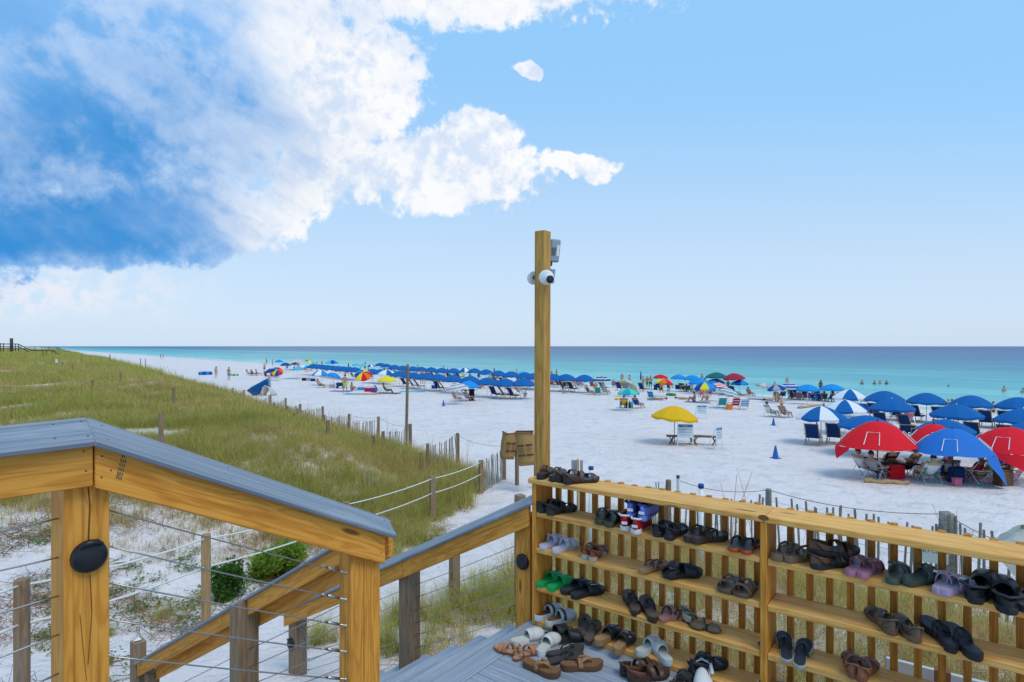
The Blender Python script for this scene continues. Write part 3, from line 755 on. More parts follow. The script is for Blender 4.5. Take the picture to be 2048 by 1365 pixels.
K_FD = [kit(tuft('fd%d' % i, 20, .30, .32, .016, [6, 16, 44, 34], 1.1, 2), 'fard') for i in range(2)]
K_O = [kit(oat('o%d' % i, 1.15, 40 + i), 'oat') for i in range(3)]
K_L = [kit(leafclump('l%d' % i, 26, 60 + i, [G_LEAF, G_BRN]), 'leaf') for i in range(3)]
K_T = [kit(twigs('t%d' % i, 80 + i), 'twig') for i in range(3)]
K_N = [kit(tuft('n%d' % i, 46, .55, .09, .005, [70, 18, 8, 4], .8, 4), 'near') for i in range(2)]
K_ND = [kit(tuft('nd%d' % i, 44, .50, .16, .0045, [14, 30, 40, 16], 1.15, 4), 'neardry') for i in range(2)]

def pnoise(x, y, s, o=0.0):
    x = x * s + o; y = y * s - o
    v = np.sin(x * 1.0 + 1.7 * np.sin(y * .7 + o)) + np.sin(y * 1.3 + 1.1 * np.sin(x * .9)) + .6 * np.sin(2.3 * x - 1.9 * y + o) + .5 * np.sin(3.7 * y + 2.9 * x)
    return v / 3.1
def polyd(x, y, P):
    d = np.full(np.shape(x), 1e9)
    for (ax, ay), (bx, by) in zip(P[:-1], P[1:]):
        ex, ey = bx - ax, by - ay; t = np.clip(((x - ax) * ex + (y - ay) * ey) / (ex * ex + ey * ey), 0, 1)
        d = np.minimum(d, np.hypot(x - ax - t * ex, y - ay - t * ey))
    return d
PATH = [(-3.4, 5.8), (-2.5, 8.0), (-1.0, 11.0), (-.55, 13), (-.05, 17), (.5, 22)]
def ab_np(x, y): return -CA * x + SA * y, SA * x + CA * y
def built(x, y):
    a, b = ab_np(x, y)
    return ((a > -1.3) & (a < 2.8) & (b < 4.12)) | ((a > 2.3) & (a < 5.6) & (b > 2.1) & (b < 4.1)) 
def sample(r0, r1, dens, th0=-52, th1=48):
    th0, th1 = R(th0), R(th1); area = .5 * (th1 - th0) * (r1 * r1 - r0 * r0); n = int(area * dens)
    th = RNG.uniform(th0, th1, n); r = np.sqrt(RNG.uniform(r0 * r0, r1 * r1, n)); return r * np.sin(th), r * np.cos(th)
PTS = []
def put(x, y, idx, sc, tilt=.25):
    z = Hn(x, y) - .015
    for i in range(len(x)): PTS.append((x[i], y[i], z[i], idx[i] if hasattr(idx, '__len__') else idx, sc[i] if hasattr(sc, '__len__') else sc, RNG.uniform(-tilt, tilt), RNG.uniform(-tilt, tilt), RNG.uniform(0, 6.28)))
def pick(lst, n): return np.array(lst)[RNG.integers(0, len(lst), n)]
BARE = [tuple(ground(px, py).xy) + (rr,) for px, py, rr in ((20, 788, 2.0), (75, 772, 1.8), (130, 776, 1.2), (70, 746, 1.6), (20, 818, .9), (55, 820, .9), (290, 868, .7), (345, 874, .7), (240, 862, .5))]
def dune_cover(x, y):
    n, u = nu(x, y); m = nfoot(u) - n
    c = sst((m - .1) / 1.3) * sst((y - 10.2 + 1.2 * pnoise(x, y, 1.1)) / 2.4) * sst((u - 5.0) / 3.0)
    pd = polyd(x, y, PATH); c = c * sst((pd - 1.05 - .35 * pnoise(x, y, 1.7)) / .7)
    left = ((x < 0) & (polyd(x, y, PATH) > 0)); side = x < np.interp(y, [p[1] for p in PATH], [p[0] for p in PATH])
    c = c * side
    for bx, by, br in BARE: c = c * sst((np.hypot((x - bx), (y - by) * .8) / br - .55 + .25 * pnoise(x, y, 2.3)) / .5)
    return c
def scatter(r0, r1, dens, KG, KY, KD, s0=1.0):
    x, y = sample(r0, r1, dens); c = dune_cover(x, y) * (1.0 - .2 * (pnoise(x, y, .9, 3) > .55))
    k = RNG.uniform(size=len(x)) < c; x, y = x[k], y[k]
    d = pnoise(x, y, .55, 5) + pnoise(x, y, .16, 9) * .9 + RNG.normal(0, .35, len(x))
    n, u = nu(x, y); d = d - .30 * sst((u - 25) / 60) + .45 * sst((20 - y) / 8)
    idx = np.where(d > .45, pick(KD, len(x)), np.where(d > -.15, pick(KY, len(x)), pick(KG, len(x))))
    hgt = (1.15 - .35 * (d > .62)) * RNG.uniform(.7, 1.25, len(x)) * s0
    hgt = hgt * (1 + .45 * sst((5.0 - (nfoot(u) - n)) / 3.0) * (y > 14))
    put(x, y, idx, hgt)
scatter(8, 16, 78, K_G, K_Y, K_D, .95)
scatter(16, 26, 60, K_G, K_Y, K_D)
scatter(26, 48, 24, K_FG, K_FY, K_FD, .95)
scatter(48, 90, 8, K_FG, K_FY, K_FD, 1.15)
scatter(90, 260, 1.4, K_FG, K_FG, K_FY, 1.9)
# tall oat stalks along the seaward fence
x, y = sample(14, 80, 1.5); n, u = nu(x, y); m = nfoot(u) - n
k = (m > -.6) & (m < 4.5) & (dune_cover(x, y) > .02) & (RNG.uniform(size=len(x)) < .55); put(x[k], y[k], pick(K_O, k.sum()), RNG.uniform(.8, 1.35, k.sum()), .15)
x, y = sample(9, 60, .8); k = RNG.uniform(size=len(x)) < dune_cover(x, y) * .8; put(x[k], y[k], pick(K_O, k.sum()), RNG.uniform(.5, .85, k.sum()), .25)
# clumps right of the path and behind the shoe rack
x, y = sample(4.5, 16, 62, -20, 50); a, b = ab_np(x, y); n, u = nu(x, y); m = nfoot(u) - n
c = sst((m - .5) / 1.5) * sst((polyd(x, y, PATH) - .8) / .6) * (~built(x, y)) * (x > np.interp(y, [p[1] for p in PATH], [p[0] for p in PATH]))
c = c * np.where(x < .6, .24 * (pnoise(x, y, 1.3, 2) > -.25), .40)
k = RNG.uniform(size=len(x)) < c; x, y = x[k], y[k]; d = pnoise(x, y, .9, 4) + RNG.normal(0, .5, len(x)) + np.where(x > .6, .25, -.2)
put(x, y, np.where(d > .05, pick(K_ND, len(x)), np.where(d > -.3, pick(K_Y, len(x)), pick(K_N, len(x)))), RNG.uniform(.7, 1.3, len(x)) * np.where(x < .6, 1.2, 1.05))
k = RNG.uniform(size=len(x)) < .40; put(x[k], y[k], pick(K_T, k.sum()), RNG.uniform(.8, 1.6, k.sum()))
# the sparse sand slope at lower left: vines, twigs and single tufts
x, y = sample(4, 15, 44, -56, -4); n, u = nu(x, y); m = nfoot(u) - n
c = (1 - .8 * dune_cover(x, y)) * (~built(x, y)) * sst((polyd(x, y, PATH) - .7) / .8) * (m > 2) * sst((x * -1 - .5) / 1.5)
v = pnoise(x, y, 1.25, 1.0) + .5 * pnoise(x, y, 3.1, 2.0)
k = (RNG.uniform(size=len(x)) < c * .50 * sst((v + .15) / .5)); put(x[k], y[k], pick(K_L, k.sum()), RNG.uniform(.7, 1.3, k.sum()), .2)
k = (RNG.uniform(size=len(x)) < c * .50 * sst((pnoise(x, y, 1.6, 7) + .2) / .6)); put(x[k], y[k], pick(K_T, k.sum()), RNG.uniform(.7, 1.5, k.sum()), .2)
k = (RNG.uniform(size=len(x)) < c * .10 * sst((pnoise(x, y, 1.1, 11) - .05) / .4)); put(x[k], y[k], pick(K_D + K_Y, k.sum()), RNG.uniform(.5, .9, k.sum()), .2)
# extra clumps the photograph shows singly
for px, py, nn, spd, KK, sc in ((330, 1235, 14, .22, K_Y, .75), (300, 1215, 10, .25, K_D, .9), (350, 1232, 8, .12, K_N, .55), (645, 1290, 10, .10, K_N, .9), (660, 1280, 6, .1, K_ND, .8), (780, 1290, 9, .12, K_N, .9), (228, 1275, 3, .05, K_N, .5), (395, 1205, 7, .12, K_N, .5),
                                (790, 1250, 10, .15, K_N, 1.0), (880, 1230, 14, .3, K_N, .95), (960, 1200, 16, .35, K_N, 1.0), (1010, 1190, 12, .3, K_N, 1.1), (930, 1220, 14, .35, K_Y, 1.1), (1000, 1230, 14, .35, K_ND, 1.0), (840, 1240, 10, .3, K_ND, 1.0)):
    g = ground(px, py); xx = g.x + RNG.normal(0, spd, nn); yy = g.y + RNG.normal(0, spd, nn); put(xx, yy, pick(KK, nn), RNG.uniform(.7, 1.15, nn) * sc)
for px, a_, sc_ in ((1352, 11.5, 1.35), (1362, 11.2, 1.1), (1462, 10.4, 1.75), (1504, 10.8, 1.5), (1690, 9.6, 1.5), (1700, 9.4, .8), (1922, 9.3, 1.9), (1912, 9.5, 1.6), (1780, 9.0, .9), (1812, 9.2, .85), (1845, 8.8, .8), (1480, 10.0, .9), (1440, 10.0, .9), (1600, 9.8, .9)):
    x_ = np.array([(px - HX) / F * a_]); put(x_, np.array([a_]), pick(K_O, 1), np.array([sc_]), .08)
def instancer(name, pts, label):
    P = np.array(pts); me = bpy.data.meshes.new(name); me.from_pydata(P[:, :3].tolist(), [], [])
    a = me.attributes.new('idx', 'INT', 'POINT'); a.data.foreach_set('value', P[:, 3].astype(np.int32))
    a = me.attributes.new('sc', 'FLOAT', 'POINT'); a.data.foreach_set('value', P[:, 4].astype(np.float32))
    a = me.attributes.new('rot', 'FLOAT_VECTOR', 'POINT'); a.data.foreach_set('vector', P[:, 5:8].astype(np.float32).ravel())
    o = link(name, me); g = bpy.data.node_groups.new(name + '_nodes', 'GeometryNodeTree')
    g.interface.new_socket('Geometry', in_out='INPUT', socket_type='NodeSocketGeometry'); g.interface.new_socket('Geometry', in_out='OUTPUT', socket_type='NodeSocketGeometry')
    gi, go = g.nodes.new('NodeGroupInput'), g.nodes.new('NodeGroupOutput'); ip = g.nodes.new('GeometryNodeInstanceOnPoints')
    ci = g.nodes.new('GeometryNodeCollectionInfo'); ci.inputs['Collection'].default_value = KIT; ci.inputs['Separate Children'].default_value = True; ci.inputs['Reset Children'].default_value = True
    def att(nm, ty):
        n_ = g.nodes.new('GeometryNodeInputNamedAttribute'); n_.data_type = ty; n_.inputs[0].default_value = nm; return n_.outputs[0]
    g.links.new(gi.outputs[0], ip.inputs['Points']); g.links.new(ci.outputs[0], ip.inputs['Instance']); ip.inputs['Pick Instance'].default_value = True
    g.links.new(att('idx', 'INT'), ip.inputs['Instance Index']); g.links.new(att('rot', 'FLOAT_VECTOR'), ip.inputs['Rotation']); g.links.new(att('sc', 'FLOAT'), ip.inputs['Scale'])
    g.links.new(ip.outputs[0], go.inputs[0]); md = o.modifiers.new('scatter', 'NODES'); md.node_group = g
    return tag(o, label, 'grass', None, 'stuff')
instancer('dune_grass', PTS, 'green and straw dune grass with creeping vines covering the sand dunes')
# ---- shrubs
def shrub(label, px, py, rx, ry, h, mat, n, needle, seed):
    g = ground(px, py); t = thing('shrub', label, 'shrub', g); r = random.Random(seed); mb = MB(); lobes = []
    for i in range(9):
        a = r.uniform(0, 6.28); q = r.uniform(.2, .75); lobes.append((math.cos(a) * rx * q, math.sin(a) * ry * q, h * r.uniform(.25, .75), r.uniform(.3, .5)))
    for i in range(n):
        lx, ly, lz, lr = r.choice(lobes); d = Vector((r.gauss(0, 1), r.gauss(0, 1), r.gauss(0, 1))).normalized() * lr * (r.random() ** .35)
        c = Vector((lx + d.x * rx, ly + d.y * ry, max(.02, lz + d.z * h))); s = needle * r.uniform(.6, 1.3)
        dd = (d * .7 + Vector((r.gauss(0, .5), r.gauss(0, .5), .55))).normalized() * s; sd_ = dd.orthogonal().normalized(); sd_.rotate(Matrix.Rotation(r.uniform(0, 6.28), 3, dd)); sd_ *= s * .22
        mb.add([c, c + dd * .55 + sd_, c + dd, c + dd * .55 - sd_], [(0, 1, 2, 3)])
    link('foliage', mb.mesh('foliage', mat), t)
    for i in range(6):
        lx, ly, lz, lr = lobes[i]; link('stem', MB().tube([(0, 0, -.05), (lx * .5, ly * .5, lz * .45), (lx, ly, lz)], [.014, .009, .004], 5).mesh('stem', G_BRN), t)
    return t
shrub('dark green rounded shrub on the sand beside a brown rope post', 458, 1196, .30, .30, .50, G_SHR, 3000, .065, 5)
shrub('bright green feathery shrub behind the near railing', 562, 1160, .50, .45, .60, G_SHR2, 3400, .10, 9)
# ---------------------------------------------------------------- fences, ropes, posts
def lathe_post(r, h, seed, taper=.93):
    rr = random.Random(seed); mb = MB(); prof = [(r, 0), (r * 1.02, h * .3), (r * .98, h * .7), (r * taper, h * .985), (r * taper * .86, h)]
    mb.lathe(prof, 9); return mb
def post_at(parent, p, ztop, wd, mat, name='post', square=False, lean=0.0, rz=0.6):
    z0 = H(p.x, p.y) - .35; h = ztop - z0; mb = MB()
    if square:
        s = wd / 2; mb.hexa([(-s, -s, 0), (s, -s, 0), (s, s, 0), (-s, s, 0), (-s, -s, h), (s, -s, h), (s, s, h), (-s, s, h)])
    else: mb.lathe([(wd / 2, 0), (wd / 2 * 1.03, h * .35), (wd / 2 * .97, h * .8), (wd / 2 * .92, h - .012), (wd / 2 * .75, h)], 10)
    # grain runs along local X
    M = Matrix.Translation((p.x, p.y, z0)) @ Matrix.Rotation(lean, 4, 'Y') @ Matrix.Rotation(rz, 4, 'Z') @ Matrix.Rotation(-math.pi / 2, 4, 'Y')
    rot = Matrix.Rotation(math.pi / 2, 4, 'Y'); mb.v = [tuple(rot @ Vector(v)) for v in mb.v]
    me = mb.mesh(name, mat); o = link(name, me)
    if parent is not None: o.parent = parent; o.matrix_basis = parent.matrix_basis.inverted() @ M
    else: o.matrix_basis = M
    if square: bevel(o, .006)
    return o
SLATM = []
for i in range(6):
    r = random.Random(i); h = 1.18 + r.uniform(-.06, .05); w_ = .019 + r.uniform(-.002, .002)
    mb = MB(); mb.hexa([(0, -w_, -.005), (h, -w_ * .9, -.005), (h, w_ * .8, -.005), (0, w_, -.005), (0, -w_, .005), (h - .01 * i / 3, -w_ * .9, .005), (h, w_ * .8, .005), (0, w_, .005)])
    SLATM.append(mb.mesh('slat', M_SLAT))
def slats(parent, p, q, top0, top1, joined=False, step=.10, seed=0, skip=.06, sag=.10):
    r = random.Random(seed); d = q - p; L_ = d.xy.length; n = max(1, int(L_ / step)); ang = math.atan2(d.y, d.x); J = MB()
    for i in range(n):
        if r.random() < skip: continue
        t = (i + .5) / n; x, y = p.x + d.x * t, p.y + d.y * t; zt = top0 + (top1 - top0) * t - sag * math.sin(math.pi * t) + r.uniform(-.03, .03)
        M = Matrix.Translation((x, y, zt - 1.18)) @ Matrix.Rotation(ang + math.pi / 2, 4, 'Z') @ Matrix.Rotation(r.uniform(-.07, .07), 4, 'Y') @ Matrix.Rotation(r.uniform(-.06, .06), 4, 'X') @ Matrix.Rotation(-math.pi / 2, 4, 'Y')
        me = SLATM[r.randrange(6)]
        if joined: J.add([M @ v.co for v in me.vertices], [tuple(f.vertices) for f in me.polygons])
        else:
            o = link('slat', me, parent); o.matrix_basis = parent.matrix_basis.inverted() @ M
    if joined and J.v: tag(J.build('slats', M_SLAT, parent, True), kind='stuff')
    for k in (.25, .62, .95):   # twisted wires
        a = Vector((p.x, p.y, top0 - 1.18 + 1.12 * k)); b = Vector((q.x, q.y, top1 - 1.18 + 1.12 * k))
        MB().tube([a, (a + b) / 2 + Vector((0, 0, -.06)), b], .0025, 4).build('wire', M_POST, parent, True)
def on_m(px, m0):
    k = (px - HX) / F; ys = np.arange(8, 200, .05); n, u = nu(k * ys, ys); i = np.argmin(np.abs(nfoot(u) - n - m0)); y = ys[i]; return Vector((k * y, y, 0))
def rope(parent, pts, r=.011, sag=.05, mat=None, name='rope'):
    for a, b in zip(pts[:-1], pts[1:]):
        n = 8; P = [a + (b - a) * (i / n) + Vector((0, 0, -sag * 4 * (i / n) * (1 - i / n))) for i in range(n + 1)]
        MB().tube(P, r, 6).build(name, mat or M_ROPE, parent, True)
# seaward sand fence: a sawtooth of short slat panels, each from a seaward post back to a landward one
FF = thing('sand_fence', 'grey slat sand fence with round posts zigzagging along the foot of the dune', 'fence', on_m(820, .2))
saw = [((466, 776), (440, 783)), ((488, 780), (470, 788)), ((541, 790), (513, 800)), ((571.5, 796.5), (548, 806)), ((600.6, 808), (575, 812)), ((645.6, 813), (595, 817.5)), ((698.3, 828), (648, 830)), ((756.7, 833.5), (697, 843.5)), ((820.9, 848), (766, 863)), ((915.4, 866.5), (855.6, 887.5)), ((1008, 890), (962, 921))]
TOPS = {}
for i, ((fx, fy_), (bx, by_)) in enumerate(saw):
    p = on_m(fx, .35); q = on_m(bx, 1.9)
    if i == 10: q = Vector(((962 - HX) / F * 18.6, 18.6, 0))
    zp = max(CZ + rayd(fx, fy_)[1] * p.y, H(p.x, p.y) + .7); zq = max(CZ + rayd(bx, by_)[1] * q.y, H(q.x, q.y) + .5); TOPS[fx] = (p, zp)
    post_at(FF, p, zp, .15, M_POST, rz=i)
    if i != 10: post_at(FF, q, zq, .135, M_POST, rz=i * 2)
    slats(FF, p, q, zp - .04, zq - .02, joined=p.y > 33, seed=i, skip=.06, step=.075)
def topv(px, dz=0.0): p, z = TOPS[px]; return Vector((p.x, p.y, z + dz))
tpole = on_m(812, .1)
rope(FF, [topv(698.3, -.05), topv(756.7, -.05), Vector((tpole.x, tpole.y, .95))], .006, .1, M_POST)
rope(FF, [topv(915.4, -.1), topv(1008, -.05)], .006, .12, M_POST)
for i, (px, py, m0) in enumerate(((617, 840, 3.0), (673, 854, 3.4), (747.5, 871.5, 3.0), (842.4, 905, 2.8), (428, 772, .5), (412, 777, 2.0), (430, 783, 2.5))):
    p = on_m(px, m0); o = post_at(None, p, max(CZ + rayd(px, py)[1] * p.y, H(p.x, p.y) + .4), .12, M_POST, 'fence_stub', rz=i); tag(o, 'short round post stub poking out of the grass behind the slat fence', 'post', 'post stubs behind the sand fence')
F3 = thing('slat_panel_fence', 'short grey slat panel with dark post deep in the grass', 'fence', on_m(600, 4.2))
p, q = on_m(588, 4.3), on_m(640, 4.1); zt = max(CZ + rayd(588, 866)[1] * p.y, H(p.x, p.y) + .6); post_at(F3, p, zt, .13, M_POST); slats(F3, p, q, zt - .02, max(zt - .25, H(q.x, q.y) + .5), seed=77, skip=.15)
F4 = thing('broken_slat_fence', 'broken stub of grey fence slats leaning in the dune grass', 'fence', on_m(740, 6))
p, q = ground(728, 985), ground(765, 985); slats(F4, p, q, H(p.x, p.y) + .50, H(q.x, q.y) + .42, seed=81, skip=.25, step=.06)
# lone dune posts
lone = [(656, 891, 5.0, .14), (185, 763, None, 35), (347.5, 775, None, 27), (241, 746, None, 41), (145.5, 729, None, 52), (125, 725, None, 62), (220, 708, None, 95), (322, 826, None, 13.3), (281, 717, None, 110), (291, 718, None, 110)]
for px, py, m0, a in lone:
    if m0 is not None: p = on_m(px, m0); wd = a
    else: p = Vector(((px - HX) / F * a, a, 0)); wd = .13 if a > 14 else .10
    zt = max(CZ + rayd(px, py)[1] * p.y, H(p.x, p.y) + .7)
    o = post_at(None, p, zt, wd, M_POST, 'dune_post', square=(px == 322))
    if px == 322: tag(o, 'square brown post with pale edge on the dune behind the railing cap', 'post')
    elif px == 656: tag(o, 'dark round post alone in tall grass in front of the slat fence', 'post')
    else: tag(o, {185: 'dark round marker post between the sandy hollow and a taller grass swell', 347.5: 'stout pale sided marker post nearest the slat fences on the dune', 241: 'short dark marker post in the greenest grass', 145.5: 'tall thin marker post left of the sandy hollow'}.get(px, 'tiny far marker post at the crest of the grassy dune'), 'post', 'marker posts on the dune')
# tall pole on the fence line
p = on_m(812, .1); o = post_at(None, p, CZ + rayd(812, 729)[1] * p.y, .135, M_POST, 'tall_pole', lean=.02); tag(o, 'tall slender bare wooden pole rising above the sand fence', 'pole')
# rope fence beside the path
RF = thing('rope_fence', 'brown post fence with two white ropes crossing the sand slope', 'fence', ground(412, 1239))
rp = []
for px, py, a in ((44, 1158, 5.7), (412, 1069, 7.9), (692, 1004, 12.2), (865, 953, 15.2), (962, 921, 18.6)):
    p = Vector(((px - HX) / F * a, a, 0)); zt = CZ + rayd(px, py)[1] * a; post_at(RF, p, zt, .105 if a < 12 else .125, M_POST if px != 412 else wood('warm_post_wood', (.40, .26, .13), (.30, .18, .09), (.18, .10, .05), rough=.8), square=True, rz=.35); rp.append(Vector((p.x, p.y, zt)))
pre = rp[0] + (rp[0] - rp[1]) * .5 + Vector((0, 0, .02))
for dz in (-.05, -.42):
    rope(RF, [q + Vector((0, -.05, dz)) for q in [pre] + rp], .0125, .05)
# post beside the lower stair rail
p = ground(909, 1214); zt = CZ - .0; o = post_at(None, p, CZ + rayd(909, 1108)[1] * p.y, .13, M_POST, 'path_post', square=True); tag(o, 'square brown post in grass behind the far stair railing', 'post')
p = Vector(((1040 - HX) / F * 8.5, 8.5, 0)); o = post_at(None, p, CZ + rayd(1040, 990)[1] * 8.5, .12, M_POST, 'path_post', square=True); tag(o, 'weathered post top peeking over the railing cap beside the rack', 'post')
# fence beyond the rack
RF2 = thing('leaning_sand_fence', 'weathered grey slat fence with rope behind the shoe rack', 'fence', Vector((5.2, 9.5, .6)))
def yp(px, py, y): return at_y(px, py, y)
pa, pb, pc_, pd_ = yp(1337, 960, 13.2), yp(1537, 978, 11.0), yp(1893, 1026, 9.0), yp(2120, 1106, 7.8)
post_at(RF2, pa, pa.z, .13, M_POST); post_at(RF2, pb, pb.z, .115, M_GREY)
# gnarled driftwood post
mb = MB(); r = random.Random(3); z0 = H(pc_.x, pc_.y) - .3; n_ = 14
for i in range(9):
    t = i / 8
    for k in range(n_):
        th = 2 * math.pi * k / n_; rad = .105 * (1 + .22 * math.sin(3 * th + 5 * t) + .16 * math.sin(7 * th - 9 * t) + r.uniform(-.08, .08)) * (1 - .12 * t)
        mb.v.append((pc_.x + rad * math.cos(th), pc_.y + rad * math.sin(th), z0 + (pc_.z - z0) * t + (r.uniform(-.03, .03) if i == 8 else 0)))
for i in range(8):
    for k in range(n_): mb.f.append((i * n_ + k, i * n_ + (k + 1) % n_, (i + 1) * n_ + (k + 1) % n_, (i + 1) * n_ + k)); mb.m.append(0)
mb.f.append(tuple(range(8 * n_, 9 * n_))); mb.m.append(0)
mb.build('gnarled_post', M_GREY, RF2, True)
pL = yp(1300, 972, 14.0)
slats(RF2, pL, pa, pL.z - .05, pa.z - .02, seed=5, skip=.1, step=.08, sag=0); slats(RF2, pa, pb, pa.z - .45, pb.z - .10, seed=6, skip=.1)
slats(RF2, pb, pc_, pb.z - .10, pc_.z - .22, seed=7, skip=.10, step=.085, sag=.02); slats(RF2, pc_, pd_, pc_.z - .05, pd_.z - .02, seed=8, skip=.05, step=.085, sag=0)
rope(RF2, [yp(1360, 962, 13), pb + Vector((0, 0, -.02)), pc_ + Vector((0, 0, -.02)), pd_ + Vector((0, 0, -.02))], .006, .12, M_POST)
# pipes, sign back
def pipe(label, px, py, y, wd, cap, capm, hcap=.07, body=M_WHITE):
    p = at_y(px, py, y); t = thing('marker_pipe', label, 'pipe', (p.x, p.y, H(p.x, p.y)))
    z0 = H(p.x, p.y) - .3; MB().tube([(p.x, p.y, z0), (p.x, p.y, p.z - hcap * .5)], wd / 2, 14).build('pipe_body', body, t, True, True)
    MB().tube([(p.x, p.y, p.z - hcap), (p.x, p.y, p.z - .008), (p.x, p.y, p.z)], [wd / 2 * 1.14, wd / 2 * 1.14, wd / 2 * .95], 14).build('cap', capm, t, True, True)
M_BLUEC = paint('blue_cap', (0.012, 0.07, 0.30), .5)
pipe('white pipe with bright blue cap standing behind the rack pickets', 1402, 968, 10.0, .085, 1, M_BLUEC)
pipe('short white pipe with blue cap beside the sandals on the top board', 1182, 933, 11.5, .09, 1, M_BLUEC, .06)
pipe('thin grey pipe with dark cap beside a fence post', 1356, 951, 12.6, .06, 1, paint('dark_cap', (.06, .07, .09), .6), .06, paint('grey_pvc', (.42, .43, .45), .6))
sg = thing('sign_back', 'grey metal sign seen from behind on a slim post', 'sign', at_y(1155, 960, 13)); p = at_y(1155, 921, 13)
solid8('sign_plate', [(p.x - .13, 13.03, p.z - .55), (p.x + .12, 13.0, p.z - .55), (p.x + .12, 13.012, p.z - .55), (p.x - .13, 13.042, p.z - .55), (p.x - .13, 13.03, p.z), (p.x + .12, 13.0, p.z), (p.x + .12, 13.012, p.z), (p.x - .13, 13.042, p.z)], Vector((1, 0, 0)), paint('galvanised_sheet', (.40, .42, .44), .45, .3), sg)
MB().tube([(p.x, 12.97, H(p.x, 13) - .3), (p.x, 12.97, p.z + .03)], .022, 8).build('sign_post', M_OAK, sg, True)
MB().tube([(p.x + .035, 12.94, H(p.x, 13) - .3), (p.x + .035, 12.94, p.z + .05)], .012, 8).build('stake', M_WHITE, sg, True)
# small notice behind the pickets
nsg = thing('fence_notice', 'small faded white notice fixed to the slat fence behind the pickets', 'sign', at_y(1862, 1108, 8.9)); p = at_y(1862, 1108, 8.75)
solid8('notice_board', [(p.x - .17, p.y, p.z - .12), (p.x + .17, p.y - .12, p.z - .12), (p.x + .17, p.y - .112, p.z - .12), (p.x - .17, p.y + .008, p.z - .12), (p.x - .17, p.y, p.z + .12), (p.x + .17, p.y - .12, p.z + .12), (p.x + .17, p.y - .112, p.z + .12), (p.x - .17, p.y + .008, p.z + .12)], Vector((1, -.35, 0)), paint('faded_notice', (.52, .58, .55), .6), nsg)
def text3d(name, s, size, loc, xd, nd_, mat, parent, align='CENTER', sx=1.0):
    cu = bpy.data.curves.new(name, 'FONT'); cu.body = s; cu.size = size; cu.align_x = align; cu.align_y = 'CENTER'; cu.extrude = .0006; cu.resolution_u = 2
    to = bpy.data.objects.new(name, cu); COL.objects.link(to); dg = bpy.context.evaluated_depsgraph_get(); me = bpy.data.meshes.new_from_object(to.evaluated_get(dg)); bpy.data.objects.remove(to)
    me.materials.clear(); me.materials.append(mat); x = Vector(xd).normalized(); n_ = Vector(nd_).normalized(); u_ = n_.cross(x)
    M = Matrix((x * sx, u_, n_)).transposed().to_4x4(); M.translation = Vector(loc); o = link(name, me, parent); o.matrix_basis = parent.matrix_basis.inverted() @ M if parent else M
    return o
M_INK = paint('dark_blue_ink', (.02, .06, .14), .6)
text3d('notice_text', 'NO CLIMB', .075, Vector((p.x, p.y - .062, p.z + .055)), (1, -.35, 0), (-.33, -.94, 0), M_INK, nsg)
# low white boards and a brick block in the grass under the rack
wb = thing('white_board', 'long white plank edge lying in the grass behind the rack pickets', 'plank', at_y(1840, 1330, 5.5))
p, q = on_b(1772, 1316, 4.7), on_b(1990, 1372, 4.7)
fascia('plank_face', p, q, .12, .03, AB(0, 1), paint('greyish_white_board', (.55, .56, .58), .6), wb)
bk = thing('brick_block', 'rusty brown brick sitting against the white plank', 'brick', on_b(1878, 1352, 4.62)); p = on_b(1868, 1340, 4.60); q = on_b(1902, 1348, 4.60)
fascia('brick_body', p, q, .075, .07, AB(0, 1), paint('rusty_brick', (.24, .09, .05), .85, var=.2), bk)
# beige canvas at the right edge
cv = MB(); P = []
c0 = at_y(2052, 1052, 7.4)
for i in range(9):
    for j in range(9):
        u_, v_ = i / 8 - .5, j / 8 - .5; P.append((c0.x + u_ * .75 + .02 * math.sin(9 * v_), c0.y + v_ * .5, c0.z - .9 * (abs(u_) ** 1.4 + .5 * abs(v_) ** 1.5) + .03 * math.sin(11 * u_ + 5 * v_)))
cv.grid(P, 9, 9, 0, .012); o = cv.build('canvas_cover', paint('beige_canvas', (.50, .47, .40), .85), None, False, True); tag(o, 'beige canvas sheet draped by the fence at the end of the rack', 'canvas')
MB().tube([(c0.x, c0.y, H(c0.x, c0.y) - .2), (c0.x, c0.y, c0.z)], .05, 8).build('stake', M_POST, o, True)
